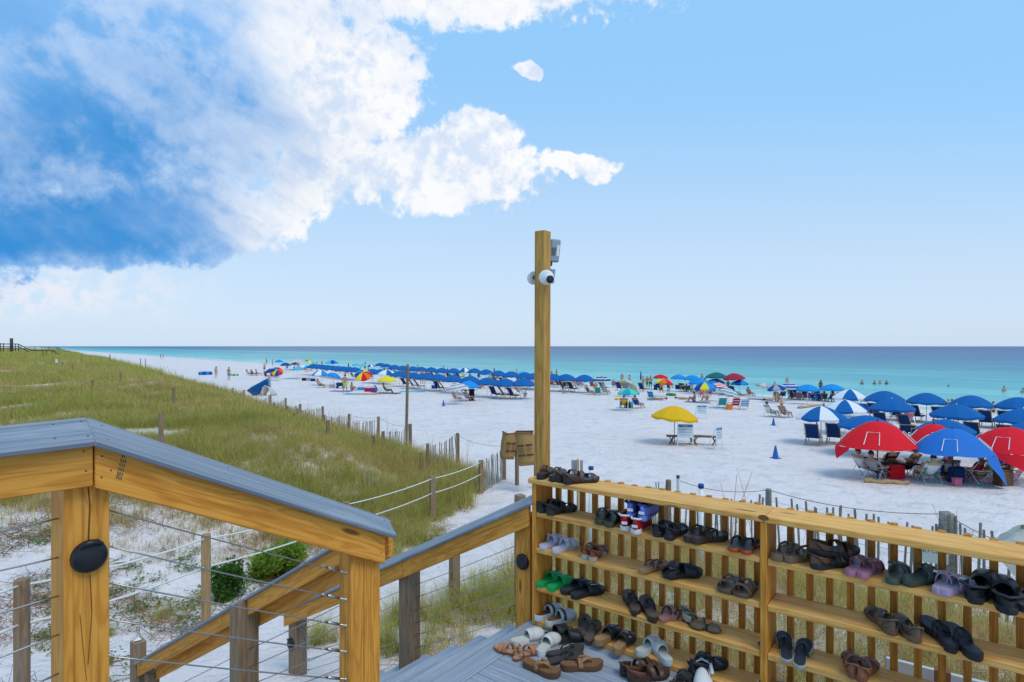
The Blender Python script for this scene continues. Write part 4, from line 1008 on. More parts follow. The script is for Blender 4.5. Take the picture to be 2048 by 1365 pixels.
# paper yard-waste bags on hoops
M_KRAFT = paint('brown_kraft_paper', (.44, .25, .09), .85, var=.12); M_PRINT = paint('brown_print', (.10, .055, .025), .85)
def bag(label, px, top, bot, wpx, y, tilt, flip):
    p = at_y(px, bot, y); hgt = (bot - top) * y / F; wd = wpx * y / F; t = thing('paper_bag', label, 'bag', p, 0)
    M = Matrix.Translation(p) @ Matrix.Rotation(tilt, 4, 'Y') @ Matrix.Rotation(flip, 4, 'Z'); mb = MB(); r = random.Random(int(px))
    rings = 7; prof = []
    for i in range(rings):
        z = hgt * i / (rings - 1); s = 1.0 - .10 * (i == 0) + .04 * math.sin(i * 2.1); a, b = wd * .5 * s, wd * .36 * s * (.75 + .25 * i / 6)
        for k in range(8):
            cx, cy = ((-a, -b), (0, -b * 1.07), (a, -b), (a * 1.06, 0), (a, b), (0, b), (-a, b), (-a * 1.05, 0))[k]
            prof.append(M @ Vector((cx + r.uniform(-.008, .008), cy + r.uniform(-.008, .008), z + (r.uniform(-.05, .03) if i == rings - 1 else 0))))
    fs = [(i * 8 + k, i * 8 + (k + 1) % 8, (i + 1) * 8 + (k + 1) % 8, (i + 1) * 8 + k) for i in range(rings - 1) for k in range(8)] + [tuple(reversed(range(8)))]
    mb.add(prof, fs); mb.build('bag_body', M_KRAFT, t, True)
    bo = MB()   # rolled rim
    top_ = [prof[(rings - 1) * 8 + k] for k in range(8)]; bo.tube(top_ + [top_[0]], .018, 6); bo.build('rolled_rim', paint('dark_kraft', (.27, .12, .045), .9), t, True)
    for zz, hh in ((.60, .055), (.30, .062)):
        for side in (-1, 1):
            x0, x1 = (-.86, -.08) if side < 0 else (.10, .86); P = []
            q = [Vector((wd * .5 * x0, -wd * .36 * 1.02 - .012, hgt * zz)), Vector((wd * .5 * x1, -wd * .36 * 1.02 - .012, hgt * zz))]
            a_, b_ = q; P = [M @ a_, M @ b_, M @ (b_ + Vector((0, 0, hh))), M @ (a_ + Vector((0, 0, hh)))]
            MB().add(P, [(0, 1, 2, 3)]).build('printed_band', M_PRINT, t, True)
        
    for k in range(5):
        z = hgt * (.42 + .028 * k)
        for x0, x1 in ((-.80, -.15), (.15, .80)):
            P = [M @ Vector((wd * .5 * x0, -wd * .36 * 1.02 - .012, z)), M @ Vector((wd * .5 * x1, -wd * .36 * 1.02 - .012, z)), M @ Vector((wd * .5 * x1, -wd * .36 * 1.02 - .012, z + .007)), M @ Vector((wd * .5 * x0, -wd * .36 * 1.02 - .012, z + .007))]
            MB().add(P, [(0, 1, 2, 3)]).build('printed_line', M_PRINT, t, True)
    return t
bag('brown paper yard bag hanging tilted behind a round fence post', 1014, 866, 918, 26, 19.6, .12, .5)
bag('brown paper yard bag with dark printed bands hanging beside the tall post', 1056, 864, 930, 35, 18.6, -.12, -.15)
hf = thing('bag_frame', 'dark weathered bar carrying the two paper bags', 'frame', at_y(1036, 940, 19.4))
a_, b_ = at_y(1024, 872, 19.75), at_y(1066, 872, 19.2)
solid8('bar', [a_ + Vector((0, 0, -.10)), b_ + Vector((0, 0, -.10)), b_ + Vector((0, .05, -.10)), a_ + Vector((0, .05, -.10)), a_, b_, b_ + Vector((0, .05, 0)), a_ + Vector((0, .05, 0))], b_ - a_, M_POST, hf)
for q in (at_y(1034, 872, 19.6), at_y(1072, 874, 19.2)): post_at(hf, q + Vector((0, .1, 0)), q.z + .04, .10, M_POST, square=True)
# ---- far boardwalk on the dune
BW = thing('boardwalk', 'dark wooden boardwalk with handrails crossing the far dune', 'boardwalk', Vector((-85, 105, 3.4)))
def bar(px0, py0, px1, py1, y0, y1, th=.16, nm='handrail'):
    a, b = at_y(px0, py0, y0), at_y(px1, py1, y1); MB().tube([a, b], th / 2, 4).build(nm, M_DARKW, BW, True)
Y1, Y2 = 104, 150
for (x0, y0, x1, y1, d) in ((-30, 688.5, 36, 688.5, Y1), (-30, 694, 36, 694, Y1), (36, 688.5, 62, 701, Y1), (36, 693, 58, 704, Y1), (62, 701.5, 108, 701.5, Y1), (104, 701.5, 134, 715.5, Y1), (110, 706, 134, 717.5, Y1), (80, 710.5, 104, 710.5, Y1)):
    bar(x0, y0, x1, y1, d, d + (x1 - x0) * .04)
for (x0, y0, x1, y1, d) in ((55, 694.7, 114, 694.7, Y2), (114, 694.7, 130, 703, Y2), (130, 703, 138, 703.5, Y2), (136, 703.5, 145, 708.5, Y2), (134, 713.8, 158, 714.2, Y2)):
    bar(x0, y0, x1, y1, d, d + (x1 - x0) * .04, .13)
for px, t_, b_, d in ((7, 686.5, 699, Y1), (1, 686.5, 699, Y1), (31, 688, 698, Y1), (37, 688, 698, Y1), (86, 701.5, 711, Y1), (93, 701.5, 711, Y1), (104, 701, 714, Y1), (110, 701.5, 716, Y1), (133, 715, 719, Y1), (113, 694.5, 702, Y2), (117, 695, 703, Y2), (70, 694.5, 700, Y2), (84, 694.5, 700, Y2), (98, 694.5, 701, Y2), (120, 698, 704, Y2), (127, 701.5, 705, Y2)):
    a, b = at_y(px, t_, d), at_y(px, b_, d); MB().tube([b + Vector((0, 0, -.4)), a], .09, 4).build('post', M_DARKW, BW, True)
a, b = at_y(23, 677, Y1), at_y(23, 699, Y1); MB().box(a.x - .17, a.x + .17, a.y - .17, a.y + .17, b.z - .4, a.z).build('tall_column', M_DARKW, BW, True)
a, b = at_y(-30, 697, Y1), at_y(37, 697, Y1); MB().box(a.x, b.x, a.y, a.y + 1.6, a.z - .15, a.z).build('deck_boards', M_DARKW, BW, True)
a, b = at_y(80, 709.5, Y1), at_y(110, 709.5, Y1); MB().box(a.x, b.x, a.y, a.y + 1.6, a.z - .15, a.z).build('deck_boards', M_DARKW, BW, True)
p = at_y(113, 722, 70); sgn = MB().box(p.x - .14, p.x + .14, p.y, p.y + .02, p.z - .25, p.z + .2).build('dune_sign', M_WHITE, None, False); tag(sgn, 'small white sign on a stake among far dune grass', 'sign')
MB().tube([(p.x, p.y + .04, H(p.x, p.y) - .2), (p.x, p.y + .04, p.z + .2)], .03, 6).build('stake', M_POST, sgn, True)
# ---------------------------------------------------------------- beach furniture
NDIR = Vector((.766, .643, 0)); SEA_RZ = -R(50)
C = dict(blue=(.006, .12, .37), sky=(.012, .27, .66), cyan=(.04, .50, .72), teal=(.02, .36, .40), navy=(.006, .045, .17), white=(.78, .78, .78), red=(.76, .012, .024), crim=(.42, .02, .06),
         yellow=(.80, .44, .01), lemon=(.82, .66, .03), orange=(.75, .20, .02), green=(.03, .30, .06), lime=(.40, .70, .02), purple=(.20, .05, .35), grey=(.38, .38, .40), beige=(.58, .54, .48), pink=(.70, .16, .25),
         black=(.015, .015, .018), brown=(.16, .08, .04), maroon=(.20, .02, .03), dgreen=(.01, .14, .14), royal=(.010, .06, .33), mint=(.10, .55, .50))
def fab(c): return paint('fabric_' + c, C[c], .8, var=.08, spec=.2)
UR, URIM, UAP = 1.12, 1.28, 1.78
def canopy_pts(r, rim, ap, a0, a1, n=6, rings=5, val=.11):
    P = []
    for i in range(n + 1):
        t = i / n; a = a0 + (a1 - a0) * t; sagk = math.sin(math.pi * t)
        for j in range(rings + 1):
            q = j / rings; rr = r * q * (1 - .035 * sagk * q); z = ap - (ap - rim) * (q ** 1.75) - .035 * sagk * q
            P.append((rr * math.cos(a), rr * math.sin(a), z))
        P.append((r * .985 * math.cos(a) * (1 - .03 * sagk), r * .985 * math.sin(a) * (1 - .03 * sagk), rim - val - .035 * sagk + .015 * math.cos(t * 2 * math.pi)))
    return P, n + 1, rings + 2
_cm = {}
def canopy_mesh(c, r=UR, rim=URIM, ap=UAP, val=.11):
    k = (c, r, rim, ap, val)
    if k not in _cm:
        mb = MB()
        for i in range(8): P, a, b = canopy_pts(r, rim, ap, i * math.pi / 4, (i + 1) * math.pi / 4, 4, 5, val); mb.grid(P, a, b)
        _cm[k] = mb.mesh('canopy', fab(c))
    return _cm[k]
def panel_mesh(c, i, r=UR, rim=URIM, ap=UAP, val=.11):
    k = (c, i, r, rim, ap, val, 'p')
    if k not in _cm:
        P, a, b = canopy_pts(r, rim, ap, i * math.pi / 4, (i + 1) * math.pi / 4, 4, 5, val); _cm[k] = MB().grid(P, a, b).mesh('panel', fab(c))
    return _cm[k]
def stripe_mesh(cs, r, rim, ap):
    k = (tuple(cs), r, 'stripe')
    if k not in _cm:
        mb = MB()
        for i in range(8):
            P, a, b = canopy_pts(r, rim, ap, i * math.pi / 4, (i + 1) * math.pi / 4, 3, 8, .1); o = len(mb.v); mb.grid(P, a, b)
            mb.m[-(a - 1) * (b - 1):] = [(q % len(cs)) for p_ in range(a - 1) for q in range(b - 1)]
        _cm[k] = mb.mesh('canopy', [fab(c) for c in cs])
    return _cm[k]
POLEM = {}
def pole_mesh(kind, h):
    k = (kind, round(h, 2))
    if k not in POLEM:
        mb = MB(); mb.tube([(0, 0, -.3), (0, 0, h)], .019, 8); mb.tube([(0, 0, h), (0, 0, h + .05)], [.028, .012], 8)
        POLEM[k] = mb.mesh('pole', {'w': M_WHITE, 'o': M_OAK, 'b': M_BLACK}[kind])
    return POLEM[k]
RIBM = {}
def rib_mesh(r, rim, ap):
    k = (r, rim, ap)
    if k not in RIBM:
        mb = MB(); pts = [(r * q, 0, ap - (ap - rim) * (q ** 1.75) - .014) for q in (0.05, .35, .7, .98)]; mb.tube(pts, .008, 4); mb.tube([(0, 0, rim - .05), (r * .55, 0, ap - (ap - rim) * .35 - .02)], .006, 4); RIBM[k] = mb.mesh('rib', M_ALU)
    return RIBM[k]
def umb(px, ry, cols, label, group=None, wpx=None, tilt=0, tdir=0, pole='w', ribs=False, stripe=False, hs=1.0, sc=None):
    p = beach(px, ry, URIM * hs * .97); s = hs
    if nu(p.x, p.y)[0] > 60.3: p = shore_clamp(px); hs = max(.9, min(1.75, (CZ + rayd(px, ry)[1] * p.y - p.z) / URIM)); s = 1.0
    if wpx: s = max(.72, min(1.35, wpx * p.y / F / (2 * UR)))
    t = thing('beach_umbrella', label, 'umbrella', p, random.uniform(0, .7), group); r, rim, ap = UR * s, URIM * hs, URIM * hs + (UAP - URIM) * s
    Tl = Matrix.Translation((0, 0, rim * .93)) @ Matrix.Rotation(R(tdir) - t.rotation_euler.z, 4, 'Z') @ Matrix.Rotation(R(tilt), 4, 'Y') @ Matrix.Rotation(-R(tdir), 4, 'Z') @ Matrix.Translation((0, 0, -rim * .93)) if tilt else Matrix.Identity(4)
    r, rim, ap = round(r, 1), round(rim, 2), round(ap, 1)
    if stripe: link('canopy', stripe_mesh(cols, r, rim, ap), t, False, Tl)
    elif len(cols) == 1: link('canopy', canopy_mesh(cols[0], r, rim, ap), t, False, Tl)
    else:
        for i in range(8): link('panel', panel_mesh(cols[i % len(cols)], i, r, rim, ap), t, False, Tl)
    link('pole', pole_mesh(pole, (ap if not tilt else rim * .95)), t)
    if tilt: link('upper_pole', MB().tube([(0, 0, rim * .93), (0, 0, ap + .04)], .016, 6).mesh('upper_pole', M_WHITE), t, False, Tl)
    if ribs:
        for i in range(8): link('rib', rib_mesh(r, rim, ap), t, False, Tl @ Matrix.Rotation(i * math.pi / 4, 4, 'Z'))
    return t, p
# ---- rental loungers (wooden frame, blue sling)
def lounger_parts():
    side = MB()
    for sx in (-.29, .29):
        side.tube([(sx, -.60, 1.02), (sx, -.08, .26), (sx, .08, .0)], .019, 6); side.tube([(sx, -.52, .0), (sx, .10, .40), (sx, .62, .34)], .019, 6); side.tube([(sx, .60, .34), (sx, .66, .0)], .019, 6)
    side.tube([(-.29, -.52, .03), (.29, -.52, .03)], .016, 6); side.tube([(-.29, -.60, 1.01), (.29, -.60, 1.01)], .018, 6); side.tube([(-.29, .62, .34), (.29, .62, .34)], .016, 6)
    fr = side.mesh('frame', M_OAK)
    arm = MB().box(-.022, .022, -.36, .22, -.012, .012).mesh('armrest', M_OAK)
    back = MB().grid([(x, -.585 + .50 * t + .03 * math.sin(math.pi * t), .995 - .70 * t) for t in [i / 6 for i in range(7)] for x in (-.27, -.09, .09, .27)], 7, 4, 0, .012)
    seat = MB().grid([(x, -.085 + .70 * t, .295 - .05 * math.sin(math.pi * t) + .04 * t) for t in [i / 6 for i in range(7)] for x in (-.27, -.09, .09, .27)], 7, 4, 0, .012)
    return fr, arm, back.mesh('sling', fab('navy')), seat.mesh('sling', fab('navy'))
LF, LA, LB, LS = lounger_parts(); _lm = {}
def sling(which, c):
    k = (which, c)
    if k not in _lm:
        me = (LB if which == 'back' else LS).copy(); me.materials.clear(); me.materials.append(fab(c)); _lm[k] = me
    return _lm[k]
def lounger(p, rz, label, group, c='navy', small=False):
    p = Vector((p[0], p[1], H(p[0], p[1]))); t = thing('beach_lounger', label, 'lounger', p, rz, group)
    link('sling_back', sling('back', c), t); link('sling_seat', sling('seat', c), t); link('frame', LF, t)
    if not small:
        for sx in (-.31, .31): link('armrest', LA, t, False, Matrix.Translation((sx, -.05, .50)))
    return t
# ---- folding chairs with tube frame
def fold_parts():
    f = MB()
    for sx in (-.27, .27):
        f.tube([(sx, -.36, .78), (sx, .0, .22), (sx, .16, .0), (sx, .30, .02)], .012, 6); f.tube([(sx, -.34, .0), (sx, -.10, .38), (sx, .30, .42)], .012, 6); f.tube([(sx, -.02, .24), (sx, .40, .26), (sx, .42, .0)], .012, 6)
    f.tube([(-.27, -.36, .78), (.27, -.36, .78)], .012, 6); f.tube([(-.27, -.34, .012), (.27, -.34, .012)], .012, 6); f.tube([(-.27, .41, .012), (.27, .41, .012)], .012, 6)
    fr = f.mesh('tube_frame', M_ALU)
    n = 8; B = [(x, -.35 + .34 * t + .02 * math.sin(3.14 * t), .77 - .52 * t) for t in [i / n for i in range(n + 1)] for x in (-.26, 0, .26)]
    S = [(x, -.01 + .40 * t, .235 - .03 * math.sin(3.14 * t) + .02 * t) for t in [i / n for i in range(n + 1)] for x in (-.26, 0, .26)]
    return fr, MB().grid(B, n + 1, 3, 0, .01), MB().grid(S, n + 1, 3, 0, .01), MB().box(-.02, .02, -.22, .26, 0, .02).mesh('armrest', M_WHITE)
FF_, FB_, FS_, FA_ = fold_parts(); _fm = {}
def fsl(which, cols):
    k = (which, tuple(cols))
    if k not in _fm:
        src = FB_ if which == 'b' else FS_; mb = MB(); mb.v = list(src.v); mb.f = list(src.f); mb.m = [((i // 2) % len(cols)) if i < 16 else (((i - 16) // 2) % len(cols) if i < 32 else 0) for i in range(len(mb.f))]
        _fm[k] = mb.mesh('sling', [fab(c) for c in cols])
    return _fm[k]
def fchair(p, rz, cols, label, group=None, sc=1.0):
    p = Vector((p[0], p[1], H(p[0], p[1]))); t = thing('folding_chair', label, 'chair', p, rz, group); t.matrix_basis = t.matrix_basis @ Matrix.Scale(sc, 4)
    link('sling_back', fsl('b', cols), t); link('sling_seat', fsl('s', cols), t); link('tube_frame', FF_, t)
    for sx in (-.275, .275): link('armrest', FA_, t, False, Matrix.Translation((sx, .03, .42)))
    return t
# ---------------------------------------------------------------- people
SKIN = [paint('skin_light', (.58, .34, .23), .5, var=.03), paint('skin_tan', (.45, .24, .14), .5, var=.03), paint('skin_brown', (.20, .10, .06), .5, var=.03)]
def skinmesh(name, J, E, mat, sub=1):
    me = bpy.data.meshes.new(name); ks = list(J); me.from_pydata([J[k][0] for k in ks], [(ks.index(a), ks.index(b)) for a, b in E], [])
    o = bpy.data.objects.new(name, me); COL.objects.link(o); md = o.modifiers.new('s', 'SKIN'); md.use_smooth_shade = True
    for i, k in enumerate(ks):
        q = me.skin_vertices[0].data[i]; r = J[k][1]; q.radius = r if isinstance(r, tuple) else (r, r); q.use_root = (i == 0)
    sb = o.modifiers.new('u', 'SUBSURF'); sb.levels = sub; sb.render_levels = sub
    dg = bpy.context.evaluated_depsgraph_get(); m2 = bpy.data.meshes.new_from_object(o.evaluated_get(dg)); bpy.data.objects.remove(o)
    m2.materials.clear(); m2.materials.append(mat); m2.name = name
    m2.polygons.foreach_set('use_smooth', [True] * len(m2.polygons)); return m2
POSES = {}
def pose(name, pel, spine, chest, neck, head, hipL, kneeL, ankL, toeL, shL, elL, wrL, haL, right=None):
    m = lambda v: (-v[0], v[1], v[2]); d = dict(pel=pel, spine=spine, chest=chest, neck=neck, head=head, hipL=hipL, kneeL=kneeL, ankL=ankL, toeL=toeL, shL=shL, elL=elL, wrL=wrL, haL=haL)
    for k in ('hip', 'knee', 'ank', 'toe', 'sh', 'el', 'wr', 'ha'): d[k + 'R'] = m(d[k + 'L'])
    if right: d.update(right)
    POSES[name] = d
pose('stand', (0, 0, .95), (0, -.01, 1.15), (0, 0, 1.36), (0, .01, 1.49), (0, .03, 1.61), (.10, 0, .88), (.11, .03, .49), (.12, -.02, .08), (.14, .13, .03), (.19, 0, 1.42), (.26, -.03, 1.14), (.28, .06, .92), (.28, .09, .83), dict(elR=(-.29, .06, 1.18), wrR=(-.20, .26, 1.16), haR=(-.14, .32, 1.18)))
pose('relax', (0, 0, .95), (0, -.01, 1.15), (0, 0, 1.36), (0, .01, 1.49), (0, .03, 1.61), (.10, 0, .88), (.13, .05, .49), (.17, .0, .08), (.2, .14, .03), (.19, 0, 1.42), (.25, -.02, 1.14), (.26, .06, .90), (.26, .09, .81))
pose('chair', (0, -.02, .33), (0, -.16, .50), (0, -.26, .68), (0, -.31, .81), (0, -.30, .94), (.10, .04, .34), (.13, .44, .46), (.14, .62, .10), (.15, .78, .05), (.18, -.27, .73), (.27, -.12, .52), (.26, .14, .46), (.25, .22, .45))
pose('sit', (0, 0, .12), (0, -.05, .32), (0, -.04, .52), (0, -.01, .65), (0, .03, .78), (.10, .05, .13), (.14, .36, .46), (.13, .52, .07), (.14, .66, .03), (.18, -.03, .58), (.24, .10, .36), (.16, .34, .36), (.10, .40, .38))
pose('lie', (0, 0, .13), (0, -.20, .13), (0, -.40, .15), (0, -.53, .16), (0, -.66, .18), (.09, .08, .12), (.11, .46, .12), (.12, .88, .10), (.13, .95, .16), (.18, -.45, .14), (.30, -.30, .09), (.27, -.06, .08), (.26, .02, .08))
pose('bend', (0, -.10, .88), (0, .06, 1.0), (0, .26, 1.06), (0, .38, 1.04), (0, .50, .98), (.10, -.08, .82), (.11, .03, .46), (.12, -.05, .08), (.14, .10, .03), (.18, .28, 1.05), (.20, .34, .78), (.15, .46, .56), (.13, .50, .48))
BE = [('pel', 'spine'), ('spine', 'chest'), ('chest', 'neck'), ('neck', 'head')] + [e for s in 'LR' for e in (('pel', 'hip' + s), ('hip' + s, 'knee' + s), ('knee' + s, 'ank' + s), ('ank' + s, 'toe' + s), ('chest', 'sh' + s), ('sh' + s, 'el' + s), ('el' + s, 'wr' + s), ('wr' + s, 'ha' + s))]
RAD = dict(pel=(.135, .105), spine=(.125, .10), chest=(.15, .11), neck=.058, head=.085, hip=.088, knee=.058, ank=.04, toe=.032, sh=.062, el=.042, wr=.03, ha=.028)
_pm = {}
def rad(k): return RAD.get(k) or RAD[k[:-1]]
def lerp(a, b, t): return tuple(a[i] + (b[i] - a[i]) * t for i in range(3))
def person_meshes(ps):
    if ps in _pm: return _pm[ps]
    P = POSES[ps]; out = {}
    out['body'] = skinmesh('body', {k: (P[k], rad(k)) for k in P}, BE, SKIN[0], 2)
    # clothing: thicker skins over the same bones
    th = {'pel': (P['pel'], (.15, .12))}; ed = []
    for s in 'LR':
        th['hip' + s] = (P['hip' + s], .105); th['k' + s] = (lerp(P['hip' + s], P['knee' + s], .72), .088); ed += [('pel', 'hip' + s), ('hip' + s, 'k' + s)]
    th['w'] = (lerp(P['pel'], P['spine'], .45), (.14, .112)); ed.append(('pel', 'w')); out['shorts'] = skinmesh('shorts', th, ed, SKIN[0], 1)
    sh = {'chest': (P['chest'], (.165, .125)), 'spine': (P['spine'], (.145, .118)), 'w': (lerp(P['pel'], P['spine'], .15), (.15, .12))}; ed = [('chest', 'spine'), ('spine', 'w')]
    for s in 'LR': sh['sh' + s] = (P['sh' + s], .078); sh['e' + s] = (lerp(P['sh' + s], P['el' + s], .6), .062); ed += [('chest', 'sh' + s), ('sh' + s, 'e' + s)]
    out['shirt'] = skinmesh('shirt', sh, ed, SKIN[0], 1)
    br = {'a': (lerp(P['pel'], P['hipL'], .9), .098), 'p': (P['pel'], (.142, .112)), 'b': (lerp(P['pel'], P['hipR'], .9), .098)}; out['trunks'] = skinmesh('trunks', br, [('p', 'a'), ('p', 'b')], SKIN[0], 1)
    tp = {'a': (lerp(P['chest'], P['spine'], .1), (.158, .118)), 'b': (lerp(P['chest'], P['spine'], .55), (.148, .112))}; out['top'] = skinmesh('top', tp, [('a', 'b')], SKIN[0], 1)
    h = Vector(P['head']); up = (h - Vector(P['neck'])).normalized(); fw = Vector((0, 1, 0)) if abs(up.y) < .9 else Vector((0, 0, 1)); fw = (fw - up * fw.dot(up)).normalized(); sd_ = up.cross(fw)
    def ball(c, a, b, d, nm, zmin=-2, n=12, m=8):
        mb = MB(); vs = []
        for i in range(m + 1):
            ph = math.pi * i / m - math.pi / 2; z = max(math.sin(ph), zmin)
            for k in range(n): t_ = 2 * math.pi * k / n; rr = math.cos(ph) if math.sin(ph) >= zmin else math.cos(math.asin(zmin)); vs.append(c + sd_ * (a * rr * math.cos(t_)) + fw * (b * rr * math.sin(t_)) + up * (d * z))
        mb.add(vs, [(i * n + k, i * n + (k + 1) % n, (i + 1) * n + (k + 1) % n, (i + 1) * n + k) for i in range(m) for k in range(n)]); return mb.mesh(nm, SKIN[0], True)
    out['face'] = ball(h + fw * .012 - up * .005, .082, .098, .118, 'head')
    out['hair'] = ball(h - fw * .014 + up * .028, .090, .102, .106, 'hair', -.35)
    out['longhair'] = ball(h - fw * .028 - up * .03, .092, .085, .165, 'hair')
    hb = MB(); hb_ = ball(h + up * .055, .098, .112, .085, 'hat', -.1)
    mb = MB(); mb.v = [tuple(v.co) for v in hb_.vertices]; mb.f = [tuple(f.vertices) for f in hb_.polygons]; mb.m = [0] * len(mb.f); c = h + up * .050; n = 14
    mb.add([c + (sd_ * math.cos(2 * math.pi * k / n) + fw * math.sin(2 * math.pi * k / n)) * r_ - up * (.0 if r_ < .12 else .02) for r_ in (.095, .19) for k in range(n)], [(k, (k + 1) % n, n + (k + 1) % n, n + k) for k in range(n)])
    out['hat'] = mb.mesh('hat', SKIN[0], True)
    ns = MB(); q = h + fw * .105 - up * .01; ns.add([q + up * .03 - fw * .008, q - up * .012 + sd_ * .015 - fw * .006, q - up * .012 - sd_ * .015 - fw * .006, q + fw * .016 - up * .008], [(0, 1, 3), (0, 3, 2), (1, 2, 3)]); out['nose'] = ns.mesh('nose', SKIN[0])
    _pm[ps] = out; return out
HAIRC = {'dark': paint('hair_dark', (.02, .014, .01), .6), 'brown': paint('hair_brown', (.09, .045, .02), .6), 'blond': paint('hair_blond', (.42, .28, .12), .6), 'grey': paint('hair_grey', (.35, .33, .31), .6)}
def setm(o, m):
    o.material_slots[0].link = 'OBJECT'; o.material_slots[0].material = m; return o
NPERS = [0]
def person(p, rz, ps, label, skin=0, hair='brown', long=False, shirt=None, shorts=None, trunks=None, top=None, hat=None, h=1.70, dz=0.0, group=None):
    M = person_meshes(ps); z = H(p[0], p[1]) + dz; t = thing('person', label, 'person', (p[0], p[1], z), rz, group); t.matrix_basis = t.matrix_basis @ Matrix.Scale(h / 1.70, 4)
    setm(link('body', M['body'], t), SKIN[skin]); f = setm(link('head', M['face'], t), SKIN[skin]); setm(link('nose', M['nose'], f), SKIN[skin])
    setm(link('hair', M['longhair' if long else 'hair'], t), HAIRC[hair])
    if long: setm(link('hair_crown', M['hair'], t), HAIRC[hair])
    for k, c in (('shirt', shirt), ('shorts', shorts), ('trunks', trunks), ('top', top), ('hat', hat)):
        if c: setm(link(k if k != 'top' else 'bikini_top', M[k], t), fab(c))
    return t
# ---------------------------------------------------------------- the rental umbrella rows
far = [(763, 731), (773, 734), (789, 737), (806, 739), (826, 741), (842, 742), (862.5, 743), (884, 744.5), (907, 745.5), (949, 745), (972, 748), (997, 751), (1022.5, 753), (1050, 755), (1068, 757), (1107, 759), (1132, 759.5), (1169, 761)]
near = [(627, 735), (636, 736), (645, 737), (655, 738), (665, 739), (676, 740), (687, 741), (698, 742), (709, 743), (745, 747), (762, 747.5), (799, 752), (826, 755), (849, 757), (876, 759), (905.6, 761.5), (940, 764), (974, 767.5), (1010, 770), (1047, 770)]
right = [(1769, 800), (1784, 818), (1853, 804.5), (1943, 810.5), (2038, 815), (1913, 832), (2047, 842)]
L_W = 'navy sling wooden lounger facing the sea under the blue umbrellas nearest the water'
L_B = 'navy sling wooden lounger facing the sea under the landward row of blue umbrellas'
rs = random.Random(21)
for i, (px, ry) in enumerate(far):
    t, p = umb(px, ry, ['blue'], 'plain blue rental umbrella in the long row nearest the water', 'blue umbrellas nearest the water')
    if i % 5 in (1, 3):
        for s_ in (-.5, .5): q = p + Vector((-.643, .766, 0)) * s_ * 1.15 + NDIR * .35; lounger(q, SEA_RZ + rs.uniform(-.35, .35), L_W, 'loungers nearest the water', small=True)
for i, (px, ry) in enumerate(near):
    t, p = umb(px, ry, ['blue'], 'plain blue rental umbrella in the landward row', 'blue umbrellas of the landward row')
    if px > 790 and i % 3 != 1:
        for s_ in (-.5, .5)[:2 - (i % 2)]: q = p + Vector((-.643, .766, 0)) * s_ * 1.15 + NDIR * .45; lounger(q, SEA_RZ + rs.uniform(-.4, .4), L_B, 'loungers of the landward row', small=p.y > 60)
for i, (px, ry) in enumerate(right):
    t, p = umb(px, ry, ['blue'], ('plain blue umbrella just behind the panelled umbrellas, half overlapped by another', 'plain blue umbrella overlapping one behind it beside the panelled umbrellas', 'plain blue umbrella alone at the water with a red float at its foot', 'plain blue umbrella at the water with a standing bather behind', 'plain blue umbrella at the water beyond the blue inflatable ring', 'plain blue umbrella landward of the pair at the water, above the blue tent', 'plain blue umbrella landward beside the blue inflatable ring')[i], 'blue umbrellas at the near end', ribs=True)
    for s_ in (-.55, .55):
        q = p + Vector((-.643, .766, 0)) * s_ * 1.1 + NDIR * .30
        lounger(q, SEA_RZ + rs.uniform(-.1, .1), 'navy lounger of the pairs at the near end of the umbrella row', 'loungers at the near end')
# blue and white panelled umbrellas
for px, ry, lb in ((1642, 836.5, 'blue and white panelled umbrella over two navy loungers beside the red tent'), (1690, 821, 'blue and white panelled umbrella standing before a blue wheeled cart'), (1700, 796, 'white and blue panelled umbrella close to the water with a teal cloth below')):
    t, p = umb(px, ry, ['blue', 'white'], lb, ribs=True)
    if px == 1642:
        for s_, l2 in ((-.4, 'navy lounger directly under the nearest blue and white umbrella'), (.85, 'navy lounger with a hat on it beside the blue and white umbrella')): lounger(p + Vector((.9 * s_, .1 + .2 * s_, 0)), SEA_RZ + .25, l2, None)
umb(929, 743, ['white', 'blue'], 'white and blue panelled umbrella among the far blue row'); umb(774, 749, ['white', 'white', 'blue', 'white'], 'mostly white umbrella with a blue panel near the rainbow umbrella')
for px, ry, lb in ((1733, 853, 'blue umbrella tucked behind the nearest red beach tent'), (1891, 862, 'blue umbrella rising behind the blue beach tent')):
    umb(px, ry, ['blue'], lb, wpx=100)
umb(2064, 868, ['blue'], 'blue umbrella partly hidden behind the right red tent', wpx=100)
